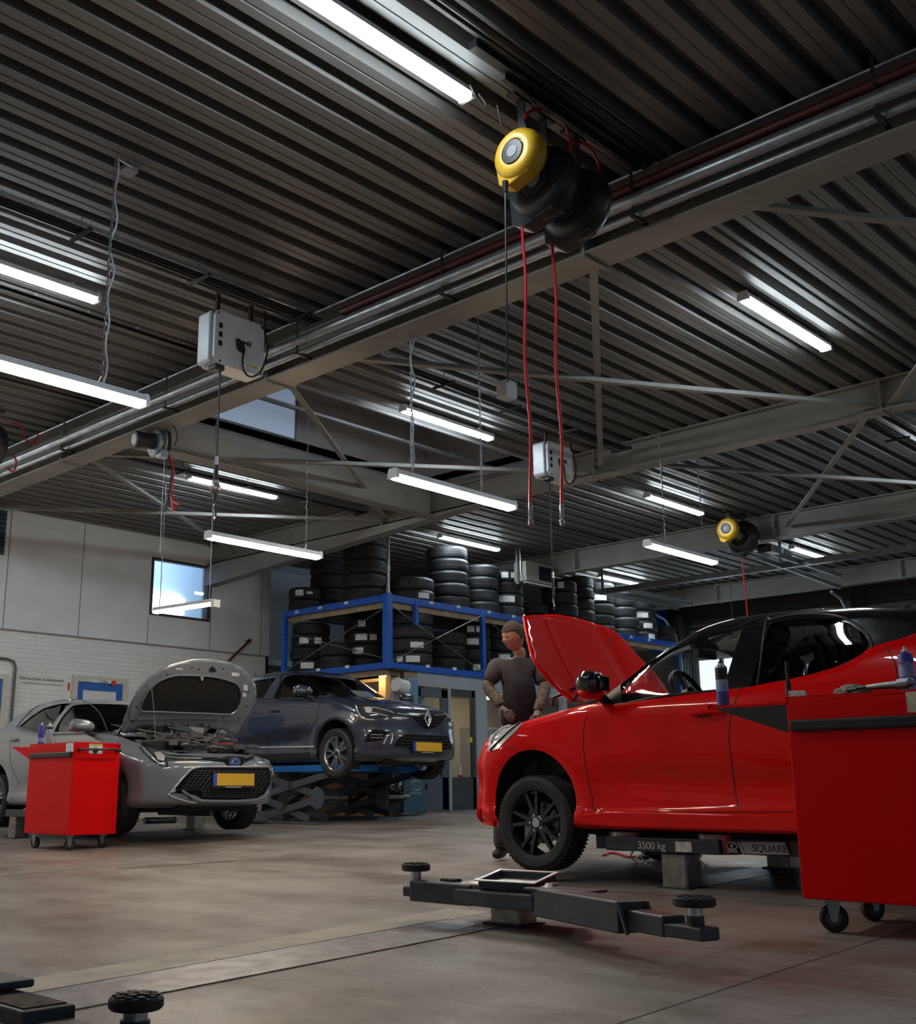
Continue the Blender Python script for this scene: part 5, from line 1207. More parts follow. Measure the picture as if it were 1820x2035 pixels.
stack(940, 1331, 'R', 4, .34, .21, 'of the labelled stack left of the thin blue upright', SD+.01, ((3, .0, .12, .1), (2, .1, .2, .1), (0, .3, .16, .1), (3, .45, .12, .1)), 0)
stack(1000, 1338, 'R', 4, .32, .21, 'of the stack behind the mechanic, lower shelf', SD+.01, ((1, .2, .2, .1),), 0)
stack(1052, 1344, 'R', 3, .32, .21, 'of the stack between the mechanic and the bonnet, lower shelf', SD+.01, (), 0)
mb = MB(); p, q = aty(1292, 1190, 13.25), aty(1340, 1230, 13.25); mb.box(p.x, 13.25, 3.5, q.x, 13.3, p.z); tag(mb.build('partition_board', M_blue), 'plain blue panel at the far end of the top rack shelf', 'panel')

# wall heater between the stacks
hx = atx(1045, 1115, 15.2)
ht = thing('wall_heater', 'beige box heater with black louvres hanging beside the rack', 'heater', (15.35, 12.0, 3.9))
p, q = aty(1045, 1117, 11.75), aty(1098, 1164, 11.75)
mb = MB(); mb.box(p.x, 11.75, q.z, q.x+.05, 12.02, p.z+.03); mb.build('casing', mat('beige_casing', (.30, .29, .25), .5), ht, bevel=.01)
mb = MB(); xa, xb = p.x+.36, q.x+.01
for i in range(9): zz = q.z+.05+i*(p.z-q.z-.08)/9; mb.box(xa, 11.735, zz, xb, 11.752, zz+.035)
mb.build('louvre', M_blackmatt, ht)
mb = MB(); mb.box(p.x-.05, 11.9, q.z-.05, p.x-.01, 11.94, ZC); mb.build('bracket', M_galv, ht)
mb = MB(); mb.box(p.x-.05, 11.72, q.z-.05, q.x+.05, 11.78, q.z-.02); mb.build('bracket', M_galv, ht)
mb = MB(); mb.tube([(p.x-.03, 11.85, ZC), (p.x-.02, 11.85, 4.2), (p.x+.0, 11.8, q.z-.0), (p.x+.1, 11.76, q.z+.02)], .012, 6); mb.build('gas_hose', M_steel, ht)

# ------------------------------------------------ booth under the rack
M_booth = mat('booth_blue_grey', (.075, .105, .135), .45, noise=.1, nscale=3); M_boothlight = mat('booth_light', (.34, .38, .42), .5, noise=.08, nscale=3)
M_dark = mat('booth_dark_panel', (.045, .055, .065), .5, noise=.15, nscale=4)
zb = zf(13.4)
fascia = MB(); fascia.box(12.66, 12.02, 2.13, 20.3, 12.12, 2.34); fascia.box(12.3, 12.05, 2.2, 12.66, 12.12, 2.34); struct(fascia.build('wall_booth', M_boothlight))
mb = MB()
for (xa, xb) in ((13.36, 13.42), (14.03, 14.30), (15.1, 15.2), (16.4, 16.5), (17.6, 17.7), (19, 19.1)): mb.box(xa, 12.0, zf(13)-.1, xb, 12.1, 2.14)
struct(mb.build('wall_booth', M_boothlight))
mb = MB(); mb.box(14.3, 12.03, .1, 20.3, 12.08, 1.05); mb.box(13.42, 12.03, .1, 14.03, 12.08, .76); mb.box(13.42, 12.03, 2.02, 14.03, 12.08, 2.13); mb.box(13.96, 12.03, .1, 14.03, 12.08, 2.13); struct(mb.build('wall_booth', M_dark))
d = struct(thing('door_4', None, None, (12.68, 12.0, zb)))
mb = MB(); X0d, X1d = 12.69, 13.35
for q in ((X0d, .27, X0d+.05, 2.1), (X1d-.14, .27, X1d, 2.1), (X0d, 1.97, X1d, 2.1), (X0d, .27, X1d, .76)): mb.box(q[0], 12.01, q[1], q[2], 12.06, q[3])
mb.build('door_frame', M_booth, d, bevel=.004)
mb = MB(); mb.box(X0d+.05, 12.03, .76, X1d-.14, 12.035, 1.97); mb.build('pane', M_glass, d)
mb = MB(); mb.box(X0d+.05, 12.022, .76, X0d+.065, 12.028, 1.97); mb.tube([(X1d-.06, 12.0, 1.28), (X1d-.06, 11.95, 1.28), (X1d-.16, 11.95, 1.28)], .012, 6); mb.build('door_handle', M_steel, d)
for i, (xa, xb, za) in enumerate([(13.42, 13.96, .76), (14.3, 15.1, 1.05), (15.2, 16.4, 1.05), (16.5, 17.6, 1.05), (17.7, 19, 1.05)]):
    mb = MB(); mb.box(xa, 12.05, za, xb, 12.055, 2.06); struct(mb.build('window_%d' % (7+i), M_glass))
mb = MB(); mb.box(12.66, 14.3, 0, 20.3, 14.35, 2.4); struct(mb.build('wall_booth', mat('booth_cream', (.52, .49, .42), .6)))
mb = MB(); mb.box(12.66, 12.12, 2.25, 20.3, 14.3, 2.3); struct(mb.build('ceiling_booth', mat('booth_ceiling', (.5, .48, .44), .6)))
# open shelving cabinets and things inside the booth
cb = thing('filing_cabinet', 'grey cabinet inside the booth behind the glass pane', 'cabinet', (13.9, 13.2, zf(14)))
mb = MB(); mb.box(13.95, 13.0, zf(14), 14.5, 13.5, 1.75); mb.build('casing', mat('cabinet_grey', (.30, .29, .26), .5), cb, bevel=.01)
mb = MB(); mb.box(14.2, 12.99, .9, 14.225, 13.0, 1.4); mb.build('handle', M_steel, cb)
c2 = thing('drawer_unit', 'pale drawer unit behind the mechanic inside the booth', 'cabinet', (15, 12.6, zf(15)))
mb = MB(); mb.box(14.75, 12.6, zf(15), 15.35, 13.0, 1.6); mb.build('casing', M_greybox, c2, bevel=.01)
for i in range(7):
    mb = MB(); mb.box(14.79, 12.585, .45+i*.16, 15.31, 12.60, .585+i*.16); mb.build('drawer', M_boothlight, c2, bevel=.004)
mb = MB(); mb.box(13.45, 12.9, 2.19, 13.75, 13.05, 2.245); 
t = tag(mb.build('booth_lamp', M_boothled), 'small warm lamp at the booth ceiling right of the door', 'lamp')
t2 = thing('booth_lamp', 'long warm lamp inside the booth left of the bonnet hinge', 'lamp', (15.4, 13.3, 2.2))
mb = MB(); mb.box(15.5, 13.2, 2.16, 16.6, 13.3, 2.2); mb.build('diffuser', M_boothled, t2); mb = MB(); mb.box(15.48, 13.18, 2.2, 16.62, 13.32, 2.25); mb.build('housing', M_white, t2)
bt_ = thing('spray_bottle', 'small white bottle with red base inside the booth pane', 'bottle', (13.98, 12.25, .76))
mb = MB(); mb.box(13.5, 12.12, .66, 14.0, 12.4, .76); tag(mb.build('window_ledge', M_dark), 'dark ledge behind the booth pane holding the white bottle', 'shelf')
mb = MB(); mb.lathe([(0, 0), (.035, 0), (.035, .16), (.015, .2), (.015, .24), (0, .24)], (13.90, 12.25, .76), (0, 0, 1), 14); mb.build('bottle_body', M_white, bt_, smooth=True)
mb = MB(); mb.cyl((13.90, 12.25, .762), (13.90, 12.25, .80), .038, 14); mb.build('red_band', M_hosered, bt_)
nt = mat('note_yellow_green', (.55, .62, .03), .6)
mb = MB(); p = aty(935, 1470, 12.02); mb.box(p.x-.03, 12.01, p.z-.04, p.x+.03, 12.02, p.z+.04); tag(mb.build('yellow_tag', nt), 'small yellow-green tag on the booth pane', 'tag')
# column, hose drum and pale blue board beside the booth door
mb = MB(); p, q = aty(766, 1350, 12.5), aty(783, 1350, 12.5); mb.box(p.x, 12.5, zf(12.4), q.x, 12.65, 2.34); struct(mb.build('wall_column', M_cream))
mb = MB(); p, q = aty(784, 1340, 12.08), aty(828, 1430, 12.08); mb.box(p.x, 12.1, zf(12.4), q.x+.2, 12.16, 2.3); struct(mb.build('wall_booth', M_boothlight))
p, q = aty(808, 1346, 11.97), aty(830, 1400, 11.97)
mb = MB(); mb.box(p.x, 11.95, 1.2, q.x, 12.0, p.z); tag(mb.build('pale_blue_board', mat('pale_blue_plastic', (.16, .28, .42), .4), bevel=.03, seg=4), 'pale blue rounded board standing left of the booth door', 'board')
p = aty(797, 1352, 11.9); dr = thing('paper_roll', 'white roll on a black wall hook under the rack', 'roll', p)
mb = MB(); mb.cyl((p.x-.08, 11.93, p.z-.06), (p.x+.12, 11.93, p.z-.10), .11, 20); mb.build('roll', M_white, dr, smooth=True)
mb = MB(); mb.box(p.x-.02, 11.86, p.z-.06, p.x+.02, 11.9, p.z+.14); mb.box(p.x-.14, 11.86, p.z+.14, p.x+.14, 12.0, p.z+.17); mb.build('hook', M_black, dr)
mb = MB()
for k_ in range(3): mb.tube([Vector((12.28-.05*k_, 12.2, 2.3)), Vector((12.20+.02*k_, 11.98, 2.2)), Vector((12.34, 11.96, 2.05-.05*k_)), Vector((12.42+.03*k_, 12.0, 1.85))], .009, 6)
tag(mb.build('cable_bundle', M_black, smooth=True), 'bundle of black cables looping under the rack corner', 'cable')
# control cabinet
cc = thing('lift_control_cabinet', 'blue-grey control cabinet with oval emblem beside the booth door', 'cabinet', (12.6, 11.9, zf(12.7)))
p, q, r = aty(802, 1537, 11.62), aty(851, 1617, 11.62), aty(768, 1540, 11.62)
zc0 = zf(12.5); mb = MB(); mb.box(p.x, 11.62, zc0+.03, q.x, 12.0, p.z+.03); mb.build('casing', mat('control_blue', (.045, .105, .16), .4), cc, bevel=.012)
mb = MB(); mb.box(r.x, 11.66, zc0+.02, p.x-.002, 12.0, p.z+.05); mb.build('side_panel', M_black, cc, bevel=.01)
mb = MB(); cx, cz = (p.x+q.x)/2, p.z-.17
for rx, rz in ((.13, .075), (.075, .07), (.03, .065)): mb.tube([Vector((cx+rx*math.cos(a), 11.617, cz+rz*math.sin(a))) for a in [2*math.pi*i/28 for i in range(28)]], .006, 5, closed=True)
mb.build('oval_emblem', M_boothlight, cc)
mb = MB(); mb.box(cx-.12, 11.615, cz-.115, cx+.12, 11.62, cz-.10); mb.build('lettering_line', M_boothlight, cc)
mb = MB(); mb.box(q.x-.05, 11.60, cz-.06, q.x-.03, 11.62, cz+.03); mb.build('handle', M_black, cc)
for dx in (.12, .28):
    mb = MB(); mb.box(r.x+dx, 11.648, p.z-.22, r.x+dx+.06, 11.66, p.z-.03); mb.build('switch_panel', M_greybox, cc, bevel=.004)
    mb = MB(); mb.cyl((r.x+dx+.03, 11.648, p.z-.19), (r.x+dx+.03, 11.63, p.z-.19), .02, 12); mb.build('knob', M_black, cc)
# brown boards behind the scissor lift
bw = thing('plank_stack', 'brown wooden boards behind the scissor lift', 'boards', (12.5, 13.6, zf(12.5)))
for i in range(8):
    mb = MB(); z0 = zf(12.6)+.005+i*.165; mb.box(12.55+random.uniform(0, .05), 12.75, z0, 12.75, 15.4-random.uniform(0, .3), z0+.155); mb.build('board', M_brown, bw, bevel=.006)
# ------------------------------------------------ scissor lift under the blue car
sl = thing('scissor_lift', 'scissor lift with blue platforms holding up the blue car', 'vehicle lift', (10.3, 11.5, zf(10.3)))
M_sc = mat('scissor_grey', (.075, .095, .12), .4, noise=.2, nscale=6)
for (xa, xb) in ((9.97, 10.45), (11.15, 11.63)):
    zg = zf(xa); zm, zt = .475, .80; yr, yl = 11.22, 12.55
    mb = MB(); mb.box(xa, 10.62 if xa < 11 else 10.95, zt, xb, 13.0, zt+.085); mb.build('platform', M_liftblue, sl, bevel=.006)
    mb = MB(); mb.box(xa+.02, 11.35, zg+.003, xb-.02, 13.0, zg+.035); mb.build('base_plate', M_sc, sl, bevel=.005)
    for k, x in enumerate((xa+.05, xb-.05)):
        s_ = .028 if k == 0 else -.028
        for nm, a, b in (('lower_arm', (x, 12.45, zg+.07), (x, yr, zm)), ('lower_arm', (x+s_, 11.5, zg+.07), (x+s_, yl, zm)), ('upper_arm', (x+s_, yr, zm), (x+s_, 12.55, zt-.03)), ('upper_arm', (x, yl, zm), (x, 11.1, zt-.03))):
            mb = MB(); mb.bar(a, b, .022, .085, (1, 0, 0)); mb = MB() if False else mb
            v = Vector(b)-Vector(a); up = Vector((1, 0, 0)).cross(v).normalized()
            m2 = MB(); m2.bar(a, b, .024, .09, up); m2.build(nm, M_sc, sl, bevel=.006)
    for (y, z) in ((yr, zm), (yl, zm), (11.97, (zg+.07+zm)/2+.02), (11.85, (zm+zt)/2)):
        mb = MB(); mb.cyl((xa-.005, y, z), (xb+.005, y, z), .028, 14); mb.build('pivot_shaft', M_steel, sl, smooth=True)
    mb = MB(); mb.prism([(-.16, -.10), (-.04, -.16), (.05, -.12), (.10, 0), (.05, .10), (-.06, .14), (-.16, .08)], (xa-.01, yr, zm), (0, -1, 0), (0, 0, 1), (.03, 0, 0)); mb.build('knuckle_plate', M_sc, sl, bevel=.006)
    mb = MB(); mb.cyl((xa+.24, 12.5, zg+.08), (xa+.24, 11.6, .62), .035, 14); mb.cyl((xa+.24, 11.75, .55), (xa+.24, 11.4, .72), .022, 12); mb.build('hydraulic_ram', M_black, sl, smooth=True)
    for y in (11.1, 12.3):
        mb = MB(); mb.box(xa+.12, y-.08, zt+.085, xb-.12, y+.08, .945); mb.build('rubber_pad', M_rubber, sl, bevel=.008)
mb = MB(); mb.bar((9.93, 12.35, zf(9.9)+.03), (9.93, 12.95, zf(9.9)+.16), .02, .12, (1, 0, 0)); mb.build('ramp_flap', M_sc, sl)
mb = MB(); mb.bar((9.90, 12.02, zf(9.9)+.012), (9.90, 12.62, zf(9.9)+.16), .012, .012); mb.build('ramp_edge', M_galv, sl)

# ------------------------------------------------ in-ground lifts
def pad(c, R, parent, h=.03, zfoot=None):
    mb = MB(); mb.lathe([(0, 0), (R*.93, 0), (R, -.006), (R, -h), (R*.9, -h-.006), (0, -h-.006)], c, (0, 0, 1), 32)
    o = mb.build('rubber_pad', M_rubber, parent, smooth=True)
    mb = MB()
    for i in range(10):
        a = 2*math.pi*i/10; mb.cbox(Vector(c)+Vector((math.cos(a)*R*.66, math.sin(a)*R*.66, .001)), (.038*R/.1, .016, .006), Matrix.Rotation(a, 3, 'Z'))
    for i in range(5):
        a = 2*math.pi*i/5; mb.cbox(Vector(c)+Vector((math.cos(a)*R*.35, math.sin(a)*R*.35, .003)), (.03, .018, .008), Matrix.Rotation(a, 3, 'Z'))
    mb.build('pad_ribs', M_rubber, o)
    c = Vector(c); mb = MB(); mb.cyl(c-Vector((0, 0, h)), (c.x, c.y, zfoot+.03), .028, 18); mb.build('spindle', M_alu, parent, smooth=True)
    mb = MB(); mb.cyl((c.x, c.y, zfoot), (c.x, c.y, zfoot+.045), .034, 18); mb.build('spindle_nut', M_lift, parent, smooth=True)
def arm(parent, a, b, w_, h, name='arm', m=None):
    mb = MB(); mb.bar(a, b, w_, h); return mb.build(name, m or M_lift, parent, bevel=.007)
def column(parent, x, y, z1, s_=.088):
    z0 = zf(x)-.05; mb = MB(); mb.box(x-s_, y-s_, z0, x+s_, y+s_, z1); mb.build('column', M_steel, parent, bevel=.012)
    mb = MB(); mb.box(x-s_-.025, y-s_-.025, zf(x)-.01, x+s_+.025, y+s_+.025, zf(x)+.008); mb.build('floor_collar', M_black, parent, bevel=.004)
# lift that carries the red car: near column and far column
lf = thing('floor_lift', 'in-ground column lift under the red car with text 3500 kg', 'vehicle lift', (6.38, 3.86, zf(6.4)))
column(lf, 6.42, 3.85, .20); column(lf, 7.78, 3.85, .20)
for x, sx in ((6.42, -1), (7.78, 1)):
    arm(lf, (x, 3.50, .245), (x, 4.30, .245), .30, .085, 'carrier')
    for y in (3.58, 4.22):
        mb = MB(); mb.lathe([(0, .05), (.05, .05), (.06, .03), (.13, .025), (.135, 0), (.135, -.09), (0, -.09)], (x, y, .29), (0, 0, 1), 28); mb.build('swivel_plate', M_steel, lf, smooth=True)
    arm(lf, (x, 3.50, .25), (x-.02, 2.75, .25), .14, .09); arm(lf, (x-.02, 2.8, .245), (x-.02, 2.45, .245), .10, .06, 'arm_extension')
    arm(lf, (x, 4.28, .25), (x+.05*sx, 4.42, .25), .14, .085); 
    for y in (2.5, 4.42):
        mb = MB(); mb.cyl((x, y, .27), (x, y, .335), .03, 14); mb.cyl((x, y, .335), (x, y, .36), .065, 20); mb.build('rubber_pad', M_rubber, lf, smooth=True)
xf = 6.42-.151
text('3500 kg', .062, M_white, 'lettering', lf, (xf, aty(1294, 1681, 3.86).y if False else atx(1294, 1681, xf).y, atx(1294, 1681, xf).z), (0, -1, 0), (0, 0, 1))
p = atx(1358, 1683, xf); mb = MB(); mb.box(xf-.002, p.y-.055, p.z-.03, xf, p.y+.055, p.z+.03); mb.build('type_plate', M_sticker, lf)
xf2 = 6.42-.10; pts = [(1470, 1673), (1560, 1674), (1569, 1699), (1481, 1697)]
P = [atx(q[0], q[1], xf2) for q in pts]; mb = MB(); mb.add([(xf2-.002, q.y, q.z) for q in P]+[(xf2, q.y, q.z) for q in P], [(0, 1, 2, 3), (7, 6, 5, 4), (0, 4, 5, 1), (1, 5, 6, 2), (2, 6, 7, 3), (3, 7, 4, 0)])
mb.build('brand_plate', mat('brand_plate_grey', (.36, .40, .43), .4), lf)
c = atx(1529, 1687, xf2-.003); text('SQUARE', .058, M_black, 'lettering', lf, c, (0, -1, 0), (0, 0, 1))
P = [atx(q[0], q[1], xf2) for q in ((1465, 1673), (1468, 1673), (1479, 1697), (1476, 1697))]; mb = MB(); mb.add([(xf2-.002, q.y, q.z) for q in P], [(0, 1, 2, 3)]); mb.build('stripe', M_white, lf)
c = atx(1454, 1683, xf2-.002); mb = MB()
mb.tube([c+Vector((0, -.034*math.cos(a), .022*math.sin(a)+.004)) for a in [math.pi*i/10 for i in range(11)]], .004, 5)
mb.tube([c+Vector((0, -.034*math.cos(a), -.018*math.sin(a)+.004)) for a in [math.pi*i/10 for i in range(11)]], .004, 5); mb.ell(c+Vector((0, 0, .005)), (.003, .010, .010), 12, 8)
for i in range(5): mb.box(c.x-.001, c.y-.03+i*.014, c.z-.032, c.x+.001, c.y-.022+i*.014, c.z-.018)
mb.build('eye_emblem', M_white, lf)
# unevenly hanging wires and fittings
mb = MB()
for y in (3.62, 4.02, 4.1): mb = MB(); mb.tube([(6.28, y, .21), (6.27, y+.02, .17), (6.28, y-.01, .14)], .007, 6); mb.ell((6.28, y-.01, .13), (.012,)*3); mb.build('hanging_fitting', M_steel, lf)
# empty lift in the foreground
e = thing('floor_lift', 'empty in-ground lift arm lying low in the middle of the foreground', 'vehicle lift', (4.62, 3.72, zf(4.6)))
zA = .068
mb = MB(); x, y = 4.63, 3.74; mb.box(x-.075, y-.09, zf(x)-.05, x+.075, y+.09, .03); mb.build('column', M_steel, e, bevel=.01)
mb = MB(); mb.box(x-.10, y-.12, zf(x)-.005, x+.10, y+.12, zf(x)+.010); mb.build('floor_collar', M_black, e)
poly = [(4.52, 4.02), (4.40, 3.93), (4.37, 3.70), (4.37, 3.42), (4.42, 3.34), (4.60, 3.30), (4.78, 3.42), (4.80, 3.95), (4.68, 4.06)]
mb = MB(); n = len(poly); mb.add([(a, b, .025) for a, b in poly]+[(a, b, .10) for a, b in poly], [tuple(range(n))[::-1], tuple(range(n, 2*n))]+[(i, (i+1) % n, n+(i+1) % n, n+i) for i in range(n)]); mb.build('carrier', M_lift, e, bevel=.008)
arm(e, (4.48, 3.84, zA), (4.44, 4.22, zA+.004), .14, .10); arm(e, (4.45, 4.18, zA-.005), (4.45, 4.30, zA-.005), .08, .05, 'arm_extension')
pad((4.46, 4.25, .20), .075, e, zfoot=.04)
arm(e, (4.45, 3.40, zA), (4.17, 2.74, zA), .15, .125)
mb = MB(); a, b = Vector((4.45, 3.40, 0)), Vector((4.17, 2.74, 0)); dd = (b-a).normalized(); sd = Vector((dd.y, -dd.x, 0))
for s_ in (-1, 1): mb.bar(b+sd*s_*.07+Vector((0, 0, zA+.055)), b+dd*.06+sd*s_*.07+Vector((0, 0, zA-.058)), .014, .014)
mb.build('arm_end_rim', M_lift, e)
arm(e, (4.24, 2.86, zA-.010), (4.09, 2.50, zA-.010), .11, .080, 'arm_extension', None)
arm(e, (4.10, 2.54, zA-.022), (4.05, 2.32, zA-.022), .10, .05, 'arm_tip')
mb = MB(); mb.add([(4.27, 2.93, .1005), (4.18, 2.93-.05, .1005), (4.09, 2.55, .098), (4.16, 2.53, .098)], [(0, 1, 2, 3)]); mb.build('rubbed_red_edge', M_redpipe, e)
pad((4.08, 2.40, .175), .082, e, zfoot=.06)
for (x, y, r) in ((4.52, 3.86, .10), (4.50, 3.40, .07)):
    mb = MB(); mb.lathe([(0, .035), (.03, .035), (.04, .022), (r*.8, .02), (r, .008), (r, -.02), (0, -.02)], (x, y, .112), (0, 0, 1), 28); mb.build('swivel_plate', M_steel, e, smooth=True)
mb = MB(); mb.box(4.36, 3.12, .118, 4.55, 3.46, .132); mb.build('cover_plate', M_lift, e, bevel=.004)
tr = thing('parts_tray', 'small metal tray lying on the foreground lift arm', 'tray', (4.5, 3.62, .13))
rot = Matrix.Rotation(R_(8), 4, 'Z'); M4 = Matrix.Translation((4.53, 3.63, .125)) @ rot @ Matrix.Rotation(R_(-9), 4, 'Y')
mb = MB(); mb.box(-.105, -.15, 0, .105, .15, .006, M4); mb.box(-.11, -.155, 0, -.104, .155, .038, M4); mb.box(.104, -.155, 0, .11, .155, .038, M4); mb.box(-.11, -.155, 0, .11, -.149, .038, M4); mb.box(-.11, .149, 0, .11, .155, .038, M4); mb.build('tray_pan', M_lift, tr, bevel=.003)
mb = MB(); mb.box(-.125, -.17, .037, -.104, .17, .043, M4); mb.box(.104, -.17, .037, .125, .17, .043, M4); mb.box(-.104, -.17, .037, .104, -.149, .043, M4); mb.box(-.104, .149, .037, .104, .17, .043, M4); mb.build('tray_rim', M_alu, tr, bevel=.002)
mb = MB(); mb.box(-.103, -.148, .0065, .103, .148, .010, M4); mb.build('tray_bottom', M_alu, tr)
mb = MB(); mb.box(4.48, 4.0, .10, 4.54, 4.10, .135); mb.build('latch', M_black, e, bevel=.006)
mb = MB(); mb.tube([(4.44, 3.84, .12), (4.43, 3.76, .10), (4.42, 3.6, .105)], .008, 6); mb.build('hose_stub', M_black, e)
# its twin, only the tip in the lower left corner
e2 = thing('floor_lift', 'lift arm end and round pad in the lower left corner', 'vehicle lift', (1.35, 2.6, zf(1.4)))
arm(e2, (1.36, 3.3, .065), (1.365, 2.42, .065), .13, .09); arm(e2, (1.365, 2.6, .055), (1.37, 2.15, .055), .10, .06, 'arm_extension')
mb = MB(); mb.box(1.31, 2.44, .1105, 1.415, 2.62, .113); mb.build('rusty_top', mat('rusty_top', (.06, .035, .022), .8, noise=.5, nscale=30), e2)
arm(e2, (1.37, 3.3, .125), (1.37, 2.66, .125), .17, .02, 'cover_plate')
mb = MB(); mb.box(1.292, 2.45, .025, 1.2985, 2.95, .075); mb.build('white_label', M_sticker, e2)
text('SQUARE', .045, M_black, 'lettering', e2, (1.291, 2.62, .052), (0, -1, 0), (0, 0, 1))
arm(e2, (1.40, 2.3, .04), (1.53, 2.32, .04), .08, .05, 'pad_carrier')
pad((1.53, 2.335, .125), .062, e2, h=.022, zfoot=.03)
mb = MB(); mb.box(1.5, 3.4, zf(1.7)-.05, 1.7, 3.9, .03); mb.build('column', M_steel, e2); arm(e2, (1.42, 3.2, .06), (1.6, 3.6, .06), .2, .08, 'carrier')
# grey car lift
g1 = thing('floor_lift', 'in-ground column lift under the grey car', 'vehicle lift', (7.5, 12.6, zf(7.5)))
column(g1, 6.80, 13.1, .27); column(g1, 8.78, 12.25, .27)
for x, y in ((6.80, 13.1), (8.6, 12.25)):
    arm(g1, (x, y-.4, .30), (x, y+.4, .30), .26, .085, 'carrier')
    for dy in (-.34, .34): mb = MB(); mb.lathe([(0, .05), (.05, .05), (.06, .03), (.12, .02), (.12, -.05), (0, -.05)], (x, y+dy, .34), (0, 0, 1), 20); mb.build('swivel_plate', M_steel, g1, smooth=True)
for x, ya_, yb in ((6.85, 12.7, 12.0), (6.85, 13.5, 13.4), (8.5, 11.9, 11.5)):
    arm(g1, (x, ya_, .30), (x, yb, .30), .12, .08)
for x, y in ((6.85, 12.1), (6.85, 13.35), (8.4, 12.0), (8.3, 13.3)):
    mb = MB(); mb.cyl((x, y, .30), (x, y, .40), .045, 16); mb.build('rubber_pad', M_rubber, g1, smooth=True)
mb = MB(); mb.cyl((8.05, 12.3, .2), (8.5, 12.3, .2), .04, 10); mb.build('cross_tube', M_steel, g1)

# ------------------------------------------------ tool trolleys
def caster(parent, x, y, zt, r, sw=0):
    zg = zf(x); c = Vector((x, y, zg+r)); ax = Vector((math.cos(sw), math.sin(sw), 0))
    mb = MB(); mb.lathe([(r*.3, -.017), (r*.85, -.019), (r, -.012), (r, .012), (r*.85, .019), (r*.3, .017)], c, ax, 32); o = mb.build('caster_wheel', M_rubber, parent, smooth=True)
    mb = MB(); mb.cyl(c-ax*.018, c+ax*.018, r*.55, 24); mb.build('wheel_hub', mat('hub_grey', (.08, .08, .08), .4), o, smooth=True)
    mb = MB()
    fw = Vector((-ax.y, ax.x, 0))
    for s_ in (-1, 1):
        q = c+ax*s_*.024
        mb.prism([(-.035, zt-c.z), (.035, zt-c.z), (.012, -.015), (-.012, -.015)], q-ax*.0015, fw, (0, 0, 1), ax*.003)
    mb.cbox((c.x, c.y, zt-.004), (.06, .06, .008)); mb.cyl(c-ax*.028, c+ax*.028, .008, 10)
    mb.build('caster_fork', M_galv, o)
def spray(x, y, z, h, r, body, cap, label, band=None, tilt=0):
    t = thing('spray_can', label, 'spray can', (x, y, z))
    mb = MB(); mb.lathe([(0, 0), (r*.96, 0), (r, .004), (r, h*.80), (r*.92, h*.84), (r*.5, h*.885), (r*.45, h*.9), (0, h*.9)], (x, y, z), (0, 0, 1), 24); mb.build('can_body', body, t, smooth=True)
    mb = MB(); mb.lathe([(0, h), (r*.18, h), (r*.2, h*.95), (r*.42, h*.93), (r*.45, h*.885), (0, h*.88)], (x, y, z), (0, 0, 1), 16); mb.build('nozzle', cap, t, smooth=True)
    if band:
        for (a, b_, m_) in band: mb = MB(); mb.cyl((x, y, z+h*a), (x, y, z+h*b_), r*1.012, 24); mb.build('label_band', m_, t, smooth=True)
    return t
M_purple = mat('can_violet_blue', (.07, .06, .32), .35); M_silvercan = mat('can_pale_silver', (.38, .42, .50), .3, metal=.3); M_canlight = mat('can_label_pale', (.30, .34, .62), .4)
def trolley(name, label, x0, x1, y0, y1, zb_, zt, r, shelfside, shelf_d):
    t = thing(name, label, 'tool trolley', ((x0+x1)/2, (y0+y1)/2, zf((x0+x1)/2)))
    mb = MB(); mb.box(x0, y0, zb_, x1, y1, zt-.03); mb.build('cabinet_body', M_redcab, t, bevel=.006)
    mb = MB(); th = .012
    mb.box(x0, y0, zt-.035, x1, y1, zt-.022); mb.box(x0, y0, zt-.035, x0+th, y1, zt); mb.box(x1-th, y0, zt-.035, x1, y1, zt); mb.box(x0, y0, zt-.035, x1, y0+th, zt); mb.box(x0, y1-th, zt-.035, x1, y1, zt); mb.build('top_tray', M_redcab, t, bevel=.002)
    mb = MB(); mb.box(x0+th, y0+th, zt-.022, x1-th, y1-th, zt-.018); mb.build('tray_mat', M_blackmatt, t)
    # folding shelf on the +Y side
    ys = y1; d_ = shelf_d
    mb = MB(); mb.box(x0+.02, ys, zt-.035, x1-.02, ys+d_, zt-.023); mb.box(x0+.02, ys+d_-.01, zt-.035, x1-.02, ys+d_, zt-.015); mb.build('side_shelf', M_redcab, t)
    for x in (x0+.02, x1-.032):
        mb = MB(); mb.prism([(0, zt-.036), (d_-.03, zt-.036), (.0, zt-.17-.0)], (x, ys, 0), (0, 1, 0), (0, 0, 1), (.012, 0, 0)); mb.build('shelf_bracket', M_black if shelfside else M_redcab, t)
    return t
T1 = trolley('tool_trolley', 'large red tool trolley at the right edge in front of the red car', 5.15, 5.86, 1.66, 2.475, .095, 1.005, .055, 1, .42)
mb = MB(); mb.box(5.128, 1.66, .842, 5.15, 2.46, .895); mb.build('rubber_bumper', M_black, T1, bevel=.012, seg=3)
for (x, y, s_) in ((5.25, 2.38, .5), (5.68, 2.38, 1.1), (5.25, 1.75, .3), (5.76, 1.75, 0)): caster(T1, x, y, .097, .062, s_)
mb = MB(); p = atx(1815, 1395, 5.146); mb.box(5.147, 1.66, p.z-.045, 5.15, p.y+.03, p.z+.045); mb.build('torn_sticker', mat('torn_paper', (.55, .50, .36), .7, noise=.3, nscale=30), T1)
T2 = trolley('tool_trolley', 'smaller-looking red tool trolley in front of the grey car', 5.98, 6.52, 10.48, 11.40, .13, 1.045, .06, 0, .42)
mb = MB(); mb.box(5.955, 10.51, .895, 5.98, 11.38, .95); mb.build('rubber_bumper', M_black, T2, bevel=.01)
